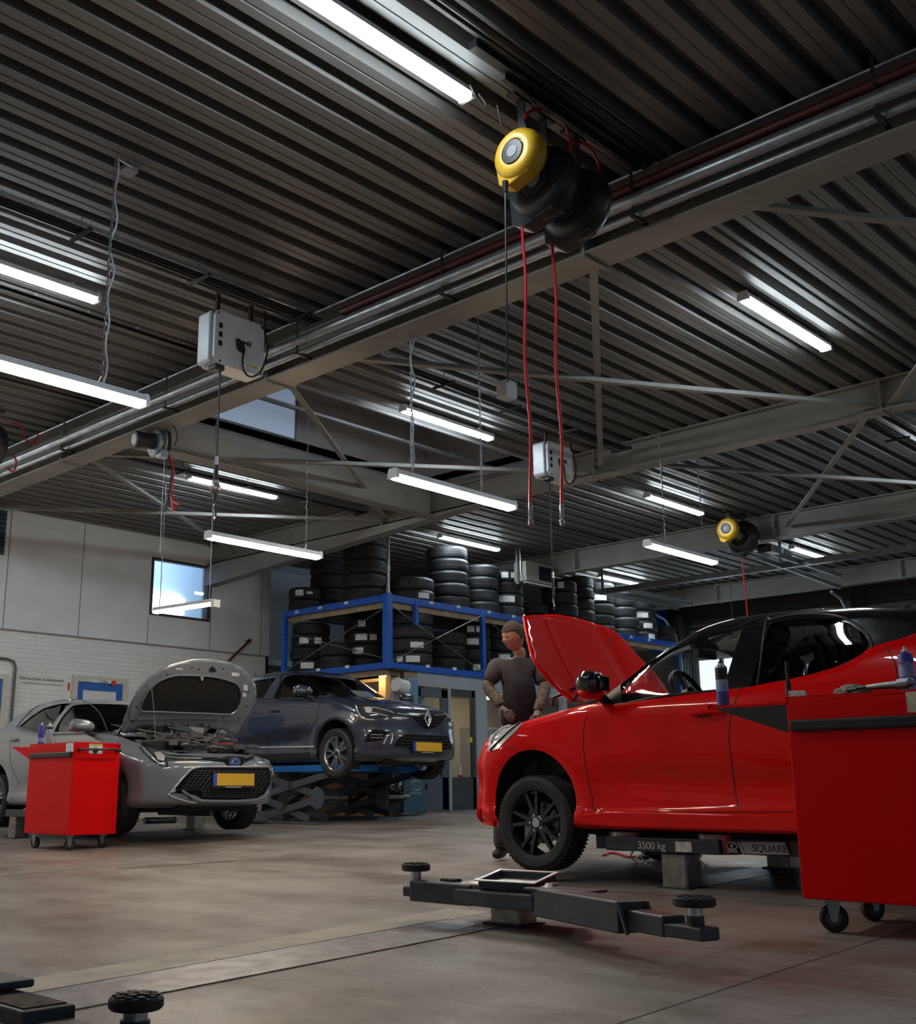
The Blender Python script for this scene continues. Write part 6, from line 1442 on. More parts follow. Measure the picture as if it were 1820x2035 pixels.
for (x, y, s_) in ((6.04, 11.25, .2), (6.06, 10.58, .9), (6.44, 10.58, .5), (6.44, 11.25, .1)): caster(T2, x, y, .132, .058, s_)
mb = MB(); mb.tube([(6.03, 10.48, .965), (6.02, 10.42, .97), (6.10, 10.41, .975), (6.40, 10.41, .975), (6.48, 10.42, .968), (6.48, 10.48, .965)], [.016, .016, .012, .012, .016, .016], 8); mb.build('push_handle', M_black, T2, smooth=True)
p, q = aty(178, 1478, 10.475), aty(203, 1498, 10.475); mb = MB(); mb.box(p.x, 10.475, q.z, q.x, 10.48, p.z); mb.build('pale_sticker', M_sticker, T2)
p, q = aty(181, 1478, 10.474), aty(203, 1482, 10.474); mb = MB(); mb.box(p.x, 10.472, q.z, q.x, 10.476, p.z); mb.build('yellow_sticker', mat('sticker_yellow', (.5, .48, .05), .5), T2)
mb = MB(); mb.cyl((aty(190, 1491, 10.47).x, 10.468, aty(190, 1491, 10.47).z), (aty(190, 1491, 10.47).x, 10.476, aty(190, 1491, 10.47).z), .03, 16); mb.build('round_mark', M_black, T2)
p, q = atx(132, 1477, 5.976), atx(145, 1494, 5.976); mb = MB(); mb.box(5.974, q.y, q.z, 5.98, p.y, p.z); mb.build('small_sticker', M_sticker, T2)
# things on the trolleys
p = atx(1437, 1395, 5.22)
spray(5.22, p.y, .985, .235, .030, M_silvercan, M_black, 'black and blue spray can on the side shelf of the large trolley', [(.0, .30, M_purple), (.30, .5, M_canlight), (.55, .80, M_black)])
p = atx(1806, 1372, 5.42)
c1 = spray(5.42, p.y, .992, .235, .034, M_purple, M_white, 'blue and silver spray can at the right picture edge', [(.0, .22, M_canlight), (.40, .66, M_canlight), (.22, .36, M_purple)])
mb = MB(); P_ = [(-.030, 0), (-.026, .010), (-.014, .013), (-.006, .022), (.010, .022), (.018, .012), (.030, .010), (.030, 0)]
mb.prism(P_, (5.42-.0365, p.y, .992+.062), (0, -1, 0), (0, 0, 1), (.002, 0, 0)); mb.build('printed_car', M_silvercan, c1)
tx = text('UNIPOL', .016, M_canlight, 'lettering', c1, (5.42-.0365, p.y, .992+.155), (0, -1, 0), (0, 0, 1))
p = atx(1568, 1385, 5.3); po = thing('grease_stick', 'thin black upright tool at the left corner of the large trolley', 'tool', (5.3, p.y, .99))
mb = MB(); mb.cyl((5.3, p.y, .987), (5.3, p.y, 1.09), .014, 14); mb.build('grip', M_black, po, smooth=True); mb = MB(); mb.cyl((5.3, p.y, 1.09), (5.3, p.y, 1.19), .008, 12); mb.build('shaft', M_black, po)
p = atx(1596, 1382, 5.3); bx = thing('small_carton', 'small white and red carton on the large trolley', 'box', (5.3, p.y, .987))
mb = MB(); mb.cbox((5.24, p.y, 1.012), (.05, .075, .05), Matrix.Rotation(.3, 3, 'Z')); mb.build('carton_body', M_sticker, bx, bevel=.002)
mb = MB(); mb.cbox((5.24, p.y+.01, 1.020), (.052, .03, .018), Matrix.Rotation(.3, 3, 'Z')); mb.build('red_print', M_hosered, bx)
p = atx(1712, 1370, 5.4); mb = MB(); bm_ = random.Random(4)
mb.ell((5.28, p.y, 1.02), (.05, .065, .040), 18, 10); mb.ell((5.27, p.y-.05, 1.015), (.035, .05, .032), 14, 8); mb.ell((5.28, p.y+.05, 1.012), (.03, .04, .030), 14, 8)
o = mb.build('cleaning_rag', mat('dirty_rag', (.30, .26, .21), .9, noise=.5, nscale=30, bump=.5, bscale=40)); tag(o, 'crumpled dirty rag on the large trolley', 'rag')
tx_ = bpy.data.textures.new('crumple', 'CLOUDS'); tx_.noise_scale = .03; md = o.modifiers.new('sub', 'SUBSURF'); md.levels = md.render_levels = 2; md = o.modifiers.new('d', 'DISPLACE'); md.texture = tx_; md.strength = .02
p = atx(1762, 1366, 5.20); ag = thing('air_ratchet', 'steel air tool lying on the large trolley', 'tool', (5.20, p.y, 1.01))
mb = MB(); mb.cyl((5.20, p.y+.09, 1.030), (5.20, p.y-.05, 1.034), .012, 14, .018); mb.build('handle', M_steel, ag, smooth=True); mb = MB(); mb.cyl((5.20, p.y-.05, 1.034), (5.20, p.y-.10, 1.036), .024, 16); mb.ell((5.20, p.y-.10, 1.042), (.022, .022, .022)); mb.build('head', M_galv, ag, smooth=True)
mb = MB(); mb.tube([(5.20, p.y+.09, 1.030), (5.19, p.y+.13, 1.026), (5.22, p.y+.18, 1.025)], .008, 8); mb.build('hose_stub', M_black, ag)
for (px, lb, bm2, cp, hh) in ((76, 'violet spray can on the small red trolley, left of two', M_purple, M_white, .245), (91, 'pale silver spray can on the small red trolley, right of two', M_silvercan, M_white, .24)):
    p = aty(px, 1479, 10.95)
    spray(max(p.x, 6.02), 11.25 if px == 76 else 11.08, 1.026, hh, .036, bm2, cp, lb, [(.15, .35, M_canlight)] if px == 76 else [(.7, .8, M_black)])
# ------------------------------------------------ hose and cable reels under the roof
def reel(name, label, c, R, wd, body, hub, spout, hang_to=4.62, loops=None):
    c = Vector(c); t = thing(name, label, 'hose reel', c); ax = Vector((1, 0, 0)); h = wd/2
    mb = MB(); prof = [(0, -h*.80), (R*.48, -h*.80), (R*.50, -h*.95), (R*.62, -h), (R*.80, -h*.92), (R*.93, -h*.66), (R, -h*.25), (R*1.01, 0), (R, h*.25), (R*.93, h*.66), (R*.80, h*.92), (R*.5, h), (0, h)]
    mb.lathe(prof, c, ax, 48)
    mb.build('reel_housing', body, t, smooth=True, ang=40)
    mb = MB(); sx, sy = spout   # spout direction in (y,z)
    d = Vector((0, sx, sy)).normalized(); p = Vector((0, -d.z, d.y))
    vs = [c+ax*s_*h*.62+d*a+p*b for s_ in (-1, 1) for a, b in ((R*.35, R*.92), (R*1.22, R*.34), (R*1.22, -R*.10), (R*.55, -R*.85))]
    mb.add(vs, [(0, 1, 2, 3), (7, 6, 5, 4), (0, 4, 5, 1), (1, 5, 6, 2), (2, 6, 7, 3), (3, 7, 4, 0)]); mb.build('hose_outlet', body, t, bevel=.012, seg=3)
    mb = MB(); mb.cyl(c-ax*(h*1.0), c-ax*h*.7, R*.46, 32); mb.build('hub_disc', hub, t, bevel=.004)
    mb = MB(); mb.cyl(c-ax*(h*1.04), c-ax*h, R*.22, 24); o = mb.build('hub_badge', mat('badge_grey', (.22, .23, .24), .6), t)
    mb = MB(); mb.bar(c+Vector((h*.2, 0, R*.9)), (c.x+h*.2, c.y, hang_to), .05, .012); mb.box(c.x-h, c.y-.03, hang_to-.02, c.x+h, c.y+.03, hang_to)
    mb.bar(c+Vector((h*.2, -.04, R*.95)), (c.x+h*.2, c.y+.03, hang_to), .014, .014); mb.build('hanger_bracket', M_black, t)
    return t
yr_ = reel('cable_reel', 'yellow cable reel with black centre below the top lamp', (4.78, 3.66, 4.23), .165, .17, M_yellow, M_black, (.45, -1))
mb = MB(); mb.tube([(4.72, 3.735, 4.06), (4.72, 3.74, 3.8), (4.72, 3.75, 3.3), (4.722, 3.76, 2.82)], .006, 6); mb.build('cord', M_liftblue if False else M_black, yr_)
mb = MB(); mb.cyl((4.72, 3.735, 4.07), (4.72, 3.735, 4.0), .02, 12, .012); mb.build('cord_stop', M_black, yr_)
b1 = reel('hose_reel', 'black hose reel behind the yellow reel, its red hose the left one', (5.02, 3.68, 4.15), .235, .20, M_black, M_blackmatt, (.55, -1))
b2 = reel('hose_reel', 'black hose reel nearest the roof beam, its red hose the right one', (5.33, 3.66, 4.12), .235, .20, M_black, M_blackmatt, (.55, -1))
M_coupl = mat('clear_coupling', (.35, .33, .32), .2, metal=.5)
for (x, y, z0, z1, z2, t, w_) in ((4.97, 3.81, 3.93, 2.17, 2.02, b1, .012), (5.22, 3.772, 3.87, 2.20, 2.05, b2, .010)):
    mb = MB(); mb.tube([(x+.008*math.sin(i*.7), y+.006*math.cos(i*.9), z0+(z1-z0)*i/14) for i in range(15)], .0095, 10); mb.build('red_hose', M_hosered, t, smooth=True)
    xe, ye = x+.008*math.sin(14*.7), y+.006*math.cos(14*.9)
    mb = MB(); mb.lathe([(.010, 0), (.012, -.03), (.014, -.08), (.011, -.09), (.016, -.1), (.016, -.13), (.008, -.14), (0, -.14)], (xe, ye, z1), (0, 0, 1), 14); mb.build('coupling', M_coupl, t, smooth=True)
for t, pts in ((b1, [(1044, 234), (1050, 222), (1078, 217), (1105, 226), (1125, 252), (1134, 285), (1132, 315), (1120, 342)]), (b2, [(1138, 284), (1158, 285), (1178, 301), (1190, 328), (1191, 352), (1180, 382)])):
    mb = MB(); X_ = 5.08 if t is b1 else 5.42; mb.tube(catmull([aty(a, b, 3.60) for a, b in pts], 5), .010, 8); mb.build('supply_hose', M_hosedark, t, smooth=True)
# mounting rail of the reels
mb = MB(); mb.box(4.2, 3.50, 4.60, 5.98, 3.56, 4.65); mb.box(4.5, 3.54, 4.56, 5.9, 3.57, 4.60); mb.tube([(4.55, 3.5, 4.6), (4.6, 3.47, 4.57), (5.85, 3.47, 4.57), (5.9, 3.5, 4.55)], .008, 6); tag(mb.build('mounting_rail', M_black), 'black rail on the ceiling carrying the hose reels', 'rail')
mb = MB(); mb.tube([Vector((4.40, 3.72, 4.56)), Vector((4.46, 3.72, 4.50)), Vector((4.50, 3.70, 4.44)), Vector((4.54, 3.72, 4.50)), Vector((4.50, 3.74, 4.55)), Vector((4.62, 3.70, 4.52)), Vector((4.66, 3.70, 4.40))], .006, 6); tag(mb.build('loose_cable', M_black, smooth=True), 'loose black cable curling beside the yellow reel', 'cable')
# reel half cut by the left edge
b3 = reel('hose_reel', 'black hose reel half cut by the left picture edge', (5.22, 11.30, 4.20), .24, .2, M_black, M_blackmatt, (.4, -1))
mb = MB(); mb.tube(catmull([aty(a, b, 11.2) for a, b in ((20, 841), (40, 846), (48, 868), (62, 882), (74, 872), (74, 860))], 5), .011, 8); mb.tube(catmull([aty(a, b, 11.2) for a, b in ((24, 902), (32, 915), (30, 932), (22, 936), (14, 928))], 5), .011, 8); mb.build('supply_hose', M_hosedark, b3, smooth=True)
# pair at the third beam
yb = reel('cable_reel', 'small yellow cable reel on the far beam at right', (15.2, 7.98, 4.36), .17, .16, M_yellow, M_black, (.3, -1), hang_to=4.64)
mb = MB(); mb.tube([(15.15, 8.0, 4.2), (15.16, 8.0, 3.4), (15.17, 8.0, 2.9)], .006, 6); mb.build('cord', M_black, yb)
bb = reel('hose_reel', 'black hose reel on the far beam with a thin red hose', (15.55, 7.93, 4.28), .25, .24, M_black, M_blackmatt, (.2, -1), hang_to=4.64)
mb = MB(); mb.tube([(15.55, 7.98, 4.05), (15.57, 7.975, 3.5), (15.58, 7.97, 2.7)], .011, 8); mb.build('red_hose', M_hosered, bb)
# jumper cable reel on the underside of the first beam
ju = thing('jumper_cable_reel', 'black and steel cable reel with red and black clamps under the beam', 'cable reel', (6.2, 9.55, 4.2))
C0 = Vector((6.22, 9.62, 4.10)); ax = (Vector((-.9, .12, -.08))).normalized()
mb = MB(); mb.lathe([(.05, -.04), (.15, -.05), (.165, -.04), (.165, -.025), (.13, -.01), (.13, .01), (.165, .025), (.165, .04), (.15, .05), (.05, .04)], C0, ax, 36); mb.build('drum_flange', M_galv, ju, smooth=True)
mb = MB(); mb.cyl(C0-ax*.09, C0+ax*.04, .10, 28); mb.cyl(C0, C0+ax*.20, .085, 28); mb.cyl(C0+ax*.20, C0+ax*.26, .095, 28); mb.build('motor', M_black, ju, bevel=.008)
mb = MB(); mb.cyl(C0+ax*.26, C0+ax*.265, .06, 24); mb.build('end_badge', M_white, ju)
mb = MB(); mb.cyl(C0-ax*.05, C0-ax*.09, .15, 30); mb.build('back_plate', M_blackmatt, ju)
mb = MB(); mb.box(C0.x-.02, C0.y-.05, C0.z+.08, C0.x+.06, C0.y+.05, 4.22); mb.build('mounting_bracket', M_galv, ju, bevel=.004)
mb = MB(); mb.box(C0.x-.03, C0.y-.13, C0.z-.19, C0.x+.06, C0.y-.03, C0.z-.11); mb.build('mounting_bracket', M_galv, ju, bevel=.004)
for m_, dx, nm in ((M_hosered, 0, 'red_cable'), (M_black, .03, 'black_cable')):
    P = catmull([atx(a, b, 6.2+dx*.3) for a, b in (((337, 905), (345, 930), (343, 960), (341, 985)) if dx == 0 else ((334, 905), (341, 930), (339, 960), (336, 985)))], 5)
    mb = MB(); mb.tube(P, .008, 8); mb.build(nm, m_, ju, smooth=True)
    q = P[-1]; mb = MB(); mb.bar(q, q+Vector((0, -.05+dx*4, -.16)), .025, .03); mb.bar(q+Vector((0, 0, -.05)), q+Vector((0, -.14+dx*5, -.12)), .02, .025); mb.build(nm.split('_')[0]+'_clamp', m_, ju, bevel=.006)
mb = MB(); mb.tube(catmull([atx(a, b, 6.2) for a, b in ((338, 842), (348, 852), (352, 870), (346, 885))], 5), .006, 6); mb.build('lead', M_black, ju)
mb = MB(); mb.tube([atx(328, 905, 6.2), atx(322, 1000, 6.2), atx(318, 1100, 6.2)], .0035, 5); mb.build('pull_string', M_galv, ju)
# white extraction boxes
def wbox(label, x0, x1, y, z0, z1, cable, th=.22):
    t = thing('exhaust_reel_box', label, 'reel box', ((x0+x1)/2, y, z1))
    ch = .09
    mb = MB(); poly = [(x0+.03, z0+.05), (x0+.07, z0), (x1-.01, z0-.0), (x1, z0+.02), (x1, z1-.05), (x1-.05, z1), (x0+.06, z1), (x0+.03, z1-.05)]
    mb.prism([(a-x0, b) for a, b in poly], (x0, y, 0), (1, 0, 0), (0, 0, 1), (0, th, 0)); mb.build('box_shell', M_greybox, t, bevel=.012, seg=3)
    mb = MB(); mb.prism([(0, z0+.03), (0, z1-.03), (.03, z1-.0), (.03, z0)], (x0-.0, y+.04, 0), (1, 0, 0), (0, 0, 1), (0, th-.06, 0)); mb.build('side_cover', M_greybox, t, bevel=.01)
    for k in range(3):
        zz = z1-.14-k*.078; mb = MB(); mb.cbox((x0+.085, y-.004, zz), (.035, .012, .045)); mb.build('vent_slot', M_black, t, bevel=.004)
    mb = MB(); cx, cz = (x0+x1)/2+.03, (z0+z1)/2-.02; mb.prism([(-.055, .045), (-.02, .05), (.03, .015), (.045, -.03), (.03, -.07), (-.03, -.055), (-.05, -.01)], (cx-.01, y-.02, cz), (1, 0, 0), (0, 0, 1), (0, .025, 0)); mb.build('plug', M_black, t, bevel=.008)
    mb = MB(); rr = random.Random(5)
    for k in range(22): a, b = rr.uniform(0, .10), rr.uniform(-.01, .10); mb.cbox((cx+.0+a, y-.002, cz+.02+b*(.4+a*4)*.5), (rr.uniform(.006, .016), .004, rr.uniform(.006, .016)), Matrix.Rotation(rr.uniform(0, 1), 3, 'Y'))
    mb.build('splash_logo', M_blackmatt, t)
    mb = MB(); mb.cbox((x1-.13, y-.002, z0+.06), (.12, .003, .016)); mb.build('yellow_lettering_strip', M_yellow, t)
    for (a, b) in ((x0+.06, z1-.03), (x1-.03, z1-.03), (x0+.09, z0+.02), (x1-.03, z0+.02)): mb = MB(); mb.cyl((a, y-.004, b), (a, y+.01, b), .010, 10); mb.build('screw', M_black, t)
    mb = MB(); P = catmull([(cx+.01, y-.03, cz-.06), (cx-.02, y-.05, z0+.07), (cx+.0, y-.05, z0-.03), (cx+.08, y-.05, z0-.055), (cx+.18, y-.05, z0+.03), (x1+.01, y-.03, (z0+z1)/2), (x1+.02, y+.02, z1-.05), (x1+.03, y+.05, ZC-.03)], 6); mb.tube(P, .0085, 8); mb.build('feed_cable', M_black, t, smooth=True)
    mb = MB(); mb.box(x0+.06, y+.02, z0-.045, x0+.16, y+.12, z0); mb.build('cable_outlet', M_black, t, bevel=.01)
    mb = MB(); mb.box(x0+.1, y+.08, z1-.01, x0+.13, y+.11, ZC); mb.build('mounting_bracket', M_black, t)
    mb = MB(); mb.box(x1-.1, y+.08, z1-.01, x1-.07, y+.11, ZC); mb.build('mounting_bracket', M_black, t)
    x, zt, zg, ze, zgb = cable
    mb = MB(); mb.cyl((x, y+.06, z0-.03), (x, y+.06, zt), .008, 8); mb.build('cable', M_black, t)
    mb = MB(); mb.cyl((x, y+.06, zt), (x, y+.06, zt-.07), .014, 12); mb.build('ferrule', M_galv, t)
    mb = MB(); mb.cyl((x, y+.06, zt-.07), (x, y+.06, zg), .017, 12); mb.build('grip', M_rubber, t)
    mb = MB(); mb.tube([(x, y+.06, zg), (x-.01, y+.06, zg-.05), (x+.01, y+.06, zg-.10), (x, y+.06, ze)], .010, 8); mb.build('hook', M_chrome, t, smooth=True)
    return t
t = wbox('large white box under the ceiling at left with a black cable', 5.06, 5.61, 7.10, 3.98, 4.45, (5.20, 3.20, 2.82, 2.66, 0))
mb = MB(); mb.ell((5.20, 7.16, 2.93), (.045, .045, .05), 20, 12); mb.cyl((5.20, 7.16, 2.97), (5.20, 7.16, 3.0), .03, 14); mb.build('stop_ball', M_steel, t, smooth=True)
wbox('small white box near the second beam with a black cable', 10.10, 10.62, 7.50, 4.10, 4.52, (10.22, 2.98, 2.70, 2.55, 0))
# small sensor box on the ceiling
mb = MB(); mb.box(8.45, 6.74, 4.45, 8.62, 6.88, 4.63); tag(mb.build('junction_box', M_greybox, bevel=.008), 'small grey junction box on the ceiling left of the red hoses', 'box')
mb = MB(); mb.box(3.52, 6.0, 4.615, 3.62, 6.1, 4.65); tag(mb.build('junction_box', M_galv), 'small metal cable hook plate above the long chain at left', 'box')
# ------------------------------------------------ door rails and operator at the far right
def track(a, b, label):
    t = thing('door_track', label, 'door rail', a); mb = MB(); mb.bar(a, b, .03, .07); mb.bar(Vector(a)+Vector((0, 0, .035)), Vector(b)+Vector((0, 0, .035)), .07, .008); mb.build('rail', M_galv, t); return t
track((16.7, 8.28, 4.18), (20.3, 8.52, 4.18), 'lower left steel door rail at the far right'); track((16.9, 8.0, 4.2), (19.3, 8.06, 4.2), 'right steel door rail beside the door motor')
track((17.3, 11.87, 4.16), (20.3, 11.88, 4.16), 'steel door rail above the far tyre stacks'); track((17.7, 11.5, 4.2), (20.2, 11.5, 4.2), 'steel door rail right of the far rack lamp')
mb = MB(); mb.box(17.60, 4.5, 4.14, 17.68, 11.98, 4.20); mb.box(17.60, 4.5, 4.20, 17.61, 11.98, 4.24); tag(mb.build('cross_rail', M_galv), 'long thin steel rail running across above the far doors', 'rail')
for y in (5.2, 8.35, 11.9):
    mb = MB(); mb.box(17.62, y-.02, 4.24, 17.65, y+.02, ZC); tag(mb.build('rail_hanger', M_galv), 'short steel strap holding the long cross rail', 'bracket', 'straps of the long cross rail')
mo = thing('door_motor', 'small door motor unit at the end of the door rails', 'motor', (16.8, 8.15, 4.3))
mb = MB(); mb.box(16.62, 8.0, 4.24, 16.95, 8.25, 4.36); mb.build('motor_box', M_galv, mo, bevel=.01); mb = MB(); mb.cyl((16.58, 8.2, 4.3), (16.58, 8.04, 4.3), .07, 16); mb.build('motor_drum', M_black, mo); mb = MB(); mb.cyl((17.0, 8.0, 4.3), (17.25, 8.0, 4.28), .04, 12); mb.build('drive_shaft', M_chrome, mo)
for (y, lb) in ((9.08, 'door post with bent track right of the white wall panel'), (12.9, 'door post with bent track at the end of the tyre rack')):
    t = thing('door_post', lb, 'door post', (21.8, y, zf(22)))
    mb = MB(); mb.box(21.9, y-.06, zf(22), 22.3, y+.06, 4.3); mb.build('post', mat('dark_steelwork', (.06, .058, .052)), t)
    mb = MB(); mb.tube([(20.5, y-.3, 4.16), (21.0, y-.25, 4.10), (21.5, y-.2, 3.8), (21.7, y-.18, 3.2), (21.75, y-.18, .7)], .03, 8); mb.build('bent_track', M_galv, t, smooth=True)
    mb = MB()
    for k_ in range(4): mb.tube([(21.85, y-.2-.06*k_, 4.3), (21.8, y-.26-.05*k_, 4.0), (21.9, y-.14-.06*k_, 3.4-.2*k_), (21.85, y-.1, 2.4)], .012, 6)
    mb.build('cable', M_blackmatt, t, smooth=True)

# ------------------------------------------------ mechanic behind the raised bonnet
def skin(name, verts, edges, rad, m, parent, sub=2, root=0):
    me = bpy.data.meshes.new(name); me.from_pydata([tuple(Vector(v)-parent.location) for v in verts], edges, [])
    o = bpy.data.objects.new(name, me); COL.objects.link(o); o.parent = parent
    s_ = o.modifiers.new('skin', 'SKIN'); s_.use_smooth_shade = True; s_.branch_smoothing = .5
    for i, r in enumerate(rad):
        d = me.skin_vertices[0].data[i]; d.radius = r if isinstance(r, tuple) else (r, r); d.use_root = (i == root)
    sb = o.modifiers.new('sub', 'SUBSURF'); sb.levels = sb.render_levels = sub
    bpy.context.view_layer.update()
    m2 = bpy.data.meshes.new_from_object(o.evaluated_get(bpy.context.evaluated_depsgraph_get())); o.modifiers.clear(); o.data = m2; m2.materials.clear(); m2.materials.append(m)
    m2.polygons.foreach_set('use_smooth', [True]*len(m2.polygons)); return o
PX_ = 7.32
def at_p(x, y, dx=0):
    """point on the mechanic's body: pixel in the upright plane facing the camera, moved dx metres away from it"""
    d = ray(x, y); D = (PX_+6.02)/math.sqrt(2)+dx; return CAM+d*(D/(d.dot(FH)))
feet = fl(995, 1708); pe = thing('person', 'mechanic in dark T-shirt and apron standing behind the raised red bonnet', 'person', (feet.x, feet.y, feet.z))
pel, ch, nk = at_p(1028, 1448), at_p(1026, 1340), at_p(1034, 1300)
shL, elL, wrL = at_p(989, 1317, -.02), at_p(968, 1367, -.04), at_p(996, 1402, -.18)
shR, elR, wrR = at_p(1064, 1318, .04), at_p(1084, 1370, -.05), at_p(1068, 1412, -.22)
hipL, knL, anL = at_p(1008, 1470), at_p(1000, 1578, -.03), at_p(996, 1688, .02)
hipR, knR, anR = at_p(1046, 1470), at_p(1050, 1580, -.05), at_p(1040, 1685, .10)
hd0 = at_p(1028, 1285, -.03); hd1 = at_p(1020, 1262, -.05)
body = skin('body', [pel, at_p(1026, 1395), ch, nk, hd0, shL, elL, wrL, shR, elR, wrR, hipL, knL, anL, hipR, knR, anR],
     [(0, 1), (1, 2), (2, 3), (3, 4), (2, 5), (5, 6), (6, 7), (2, 8), (8, 9), (9, 10), (0, 11), (11, 12), (12, 13), (0, 14), (14, 15), (15, 16)],
     [(.14, .10), (.13, .095), (.15, .11), .068, .062, .06, .045, .034, .06, .045, .034, .085, .06, .04, .085, .06, .04], M_skin, pe)
skin('shirt', [at_p(1027, 1432), at_p(1026, 1392), at_p(1026, 1338), at_p(1034, 1309), shL, elL.lerp(shL, .12), shR, elR.lerp(shR, .12)], [(0, 1), (1, 2), (2, 3), (2, 4), (4, 5), (2, 6), (6, 7)],
     [(.165, .125), (.16, .12), (.165, .12), (.095, .085), .080, .070, .080, .070], M_shirt, pe)
skin('apron', [at_p(1032, 1458, -.03), at_p(1032, 1420, -.04), at_p(1032, 1375, -.045), at_p(1034, 1335, -.045)], [(0, 1), (1, 2), (2, 3)], [(.185, .11), (.175, .115), (.160, .12), (.11, .09)], M_apron, pe)
skin('trousers', [at_p(1027, 1440), hipL, knL, at_p(996, 1693, .02), hipR, knR, at_p(1040, 1692, .10)], [(0, 1), (1, 2), (2, 3), (0, 4), (4, 5), (5, 6)], [(.17, .125), .115, .085, .072, .115, .085, .072], M_trouser, pe)
# head with face, looking to the left and down
FD = (-CR*.85-FH*.45+Vector((0, 0, -.25))).normalized(); SD = FD.cross(Vector((0, 0, 1))).normalized(); UD = SD.cross(FD).normalized(); Mh = Matrix((SD, FD, UD)).transposed()
hc = at_p(1020, 1266, -.05)
mb = MB(); rows = 22; cols = 26; vs = []
for j in range(rows+1):
    th = math.pi*j/rows
    for i in range(cols):
        a = 2*math.pi*i/cols; x, y, z = math.sin(th)*math.cos(a), math.sin(th)*math.sin(a), math.cos(th)
        w_ = .076*(1-.18*max(0, -z)**1.2); dpt = .098*(1-.22*max(0, -z)*(1 if y < 0 else .25)); hh = .118
        X_, Y_, Z_ = x*w_, y*dpt, z*hh
        if y > 0:
            Y_ += .024*math.exp(-(x/.22)**2-((z+.12)/.16)**2)            # nose
            Y_ -= .010*math.exp(-((abs(x)-.38)/.16)**2-((z-.10)/.12)**2)  # eye sockets
            Y_ += .008*math.exp(-(x/.5)**2-((z-.28)/.1)**2)              # brow
            Y_ += .008*math.exp(-(x/.3)**2-((z+.50)/.08)**2)-.006*math.exp(-(x/.35)**2-((z+.42)/.04)**2)  # mouth
            Y_ += .010*math.exp(-(x/.3)**2-((z+.82)/.12)**2)             # chin
        vs.append(hc+Mh @ Vector((X_, Y_, Z_)))
mb.add(vs, [(j*cols+i, j*cols+(i+1) % cols, (j+1)*cols+(i+1) % cols, (j+1)*cols+i) for j in range(rows) for i in range(cols)])
for s_ in (-1, 1): mb.ell(hc+Mh @ Vector((s_*.076, -.008, -.008)), (.009, .016, .026), 12, 8, Mh)
hdo = mb.build('head', M_skin, pe, smooth=True, ang=80)
mb = MB()
for s_ in (-1, 1): mb.ell(hc+Mh @ Vector((s_*.030, .083, .012)), (.011, .008, .008), 12, 8, Mh)
mb.build('eyes', M_black, hdo, smooth=True)
mb = MB(); vs = []; rows2 = 12
for j in range(rows2+1):
    th = math.pi*.56*j/rows2
    for i in range(cols):
        a = 2*math.pi*i/cols; x, y, z = math.sin(th)*math.cos(a), math.sin(th)*math.sin(a), math.cos(th)
        if y > 0 and z < .5: z = .5+(z-.5)*.15; k2 = math.sqrt(max(0, 1-z*z))/max(1e-4, math.hypot(x, y)); x *= k2; y *= k2
        vs.append(hc+Mh @ Vector((x*(.088+.004*math.sin(9*a)), y*(.110+.004*math.sin(7*a))-.008, z*.136+.002)))
mb.add(vs, [(j*cols+i, j*cols+(i+1) % cols, (j+1)*cols+(i+1) % cols, (j+1)*cols+i) for j in range(rows2) for i in range(cols)]); mb.build('hair', M_hair, hdo, smooth=True, ang=80)
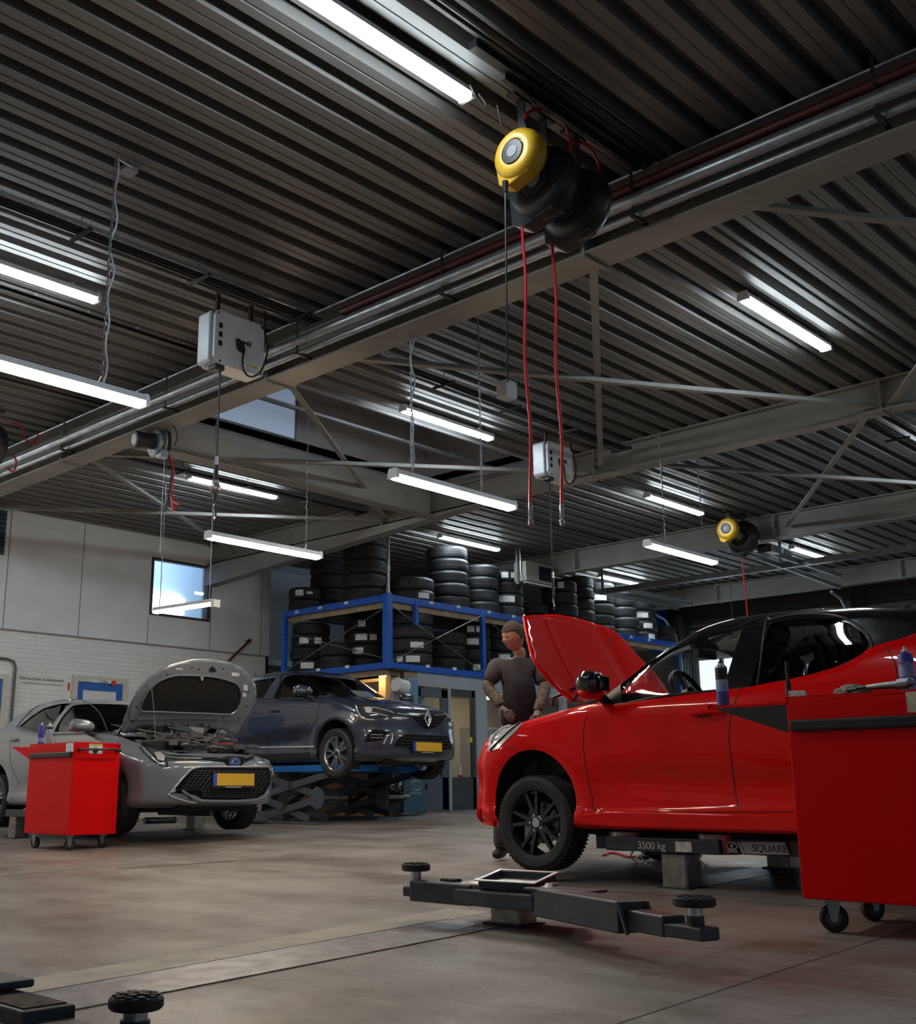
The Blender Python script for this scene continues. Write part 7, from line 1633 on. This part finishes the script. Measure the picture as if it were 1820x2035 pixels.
def hand(wr, dr, side, m, name):
    dr = dr.normalized(); nrm = (FH*-1-dr*(FH*-1).dot(dr)).normalized(); sd = dr.cross(nrm)*side
    V, E_, Rr = [wr, wr+dr*.04, wr+dr*.085], [(0, 1), (1, 2)], [(.030, .02), (.036, .017), (.036, .014)]
    for k, (off, L) in enumerate(((.030, .070), (.010, .080), (-.010, .075), (-.029, .058))):
        b = len(V); p0 = wr+dr*.085+sd*off
        V += [p0, p0+dr*L*.45-nrm*.006, p0+dr*L*.75-nrm*.022, p0+dr*L*.92-nrm*.040]; E_ += [(2, b), (b, b+1), (b+1, b+2), (b+2, b+3)]; Rr += [.0098, .0092, .0085, .0075]
    b = len(V); p0 = wr+dr*.03+sd*.030; V += [p0, p0+(dr*.6+sd*.7).normalized()*.035, p0+(dr*.75+sd*.5).normalized()*.068-nrm*.01]; E_ += [(1, b), (b, b+1), (b+1, b+2)]; Rr += [.013, .0115, .009]
    return skin(name, V, E_, Rr, m, pe, sub=1)
hand(wrL, (at_p(1012, 1420, -.24)-wrL), 1, M_glove, 'gloved_hand'); hand(wrR, (at_p(1062, 1430, -.3)-wrR), -1, M_glove, 'gloved_hand')
skin('patterned_sleeve', [elL.lerp(shL, .25), elL, wrL.lerp(elL, -.08)], [(0, 1), (1, 2)], [.060, .054, .044], mat('patterned_sleeve', (.10, .085, .07), .8, noise=.7, nscale=40), pe)
skin('patterned_sleeve', [elR.lerp(shR, .25), elR, wrR.lerp(elR, -.08)], [(0, 1), (1, 2)], [.060, .056, .042], MATS['patterned_sleeve'], pe)
for an, dx in ((anL, 1), (anR, 1)):
    z0 = zf(an.x)+.005; b0 = Vector((an.x, an.y, z0)); fd = (-CR*.35-FH*.9).normalized(); fd.z = 0
    o = skin('work_shoe', [b0+Vector((0, 0, .11)), b0+Vector((0, 0, .05))-fd*.04, b0+fd*.10+Vector((0, 0, .045)), b0+fd*.18+Vector((0, 0, .038))], [(0, 1), (1, 2), (2, 3)], [(.055, .055), (.048, .05), (.046, .045), (.040, .034)], M_black, pe, sub=2)
    for v in o.data.vertices:
        zz = v.co.z+pe.location.z
        if zz < z0: v.co.z = z0-pe.location.z
# things on the floor under the red car
mb = MB(); mb.tube(catmull([(p.x, p.y, zf(p.x)+.01) for p in (fl(1200, 1702), fl(1215, 1697), fl(1235, 1701), fl(1250, 1706), fl(1270, 1703), fl(1290, 1706))], 5), .010, 8)
tag(mb.build('air_hose', M_hosered, smooth=True), 'short red hose on the floor under the red car', 'hose')
mb = MB(); p = fl(1278, 1707); mb.ell((p.x, p.y, zf(p.x)+.02), (.06, .06, .02)); tag(mb.build('crumpled_foil', M_galv), 'pale crumpled foil on the floor under the red car', 'foil')
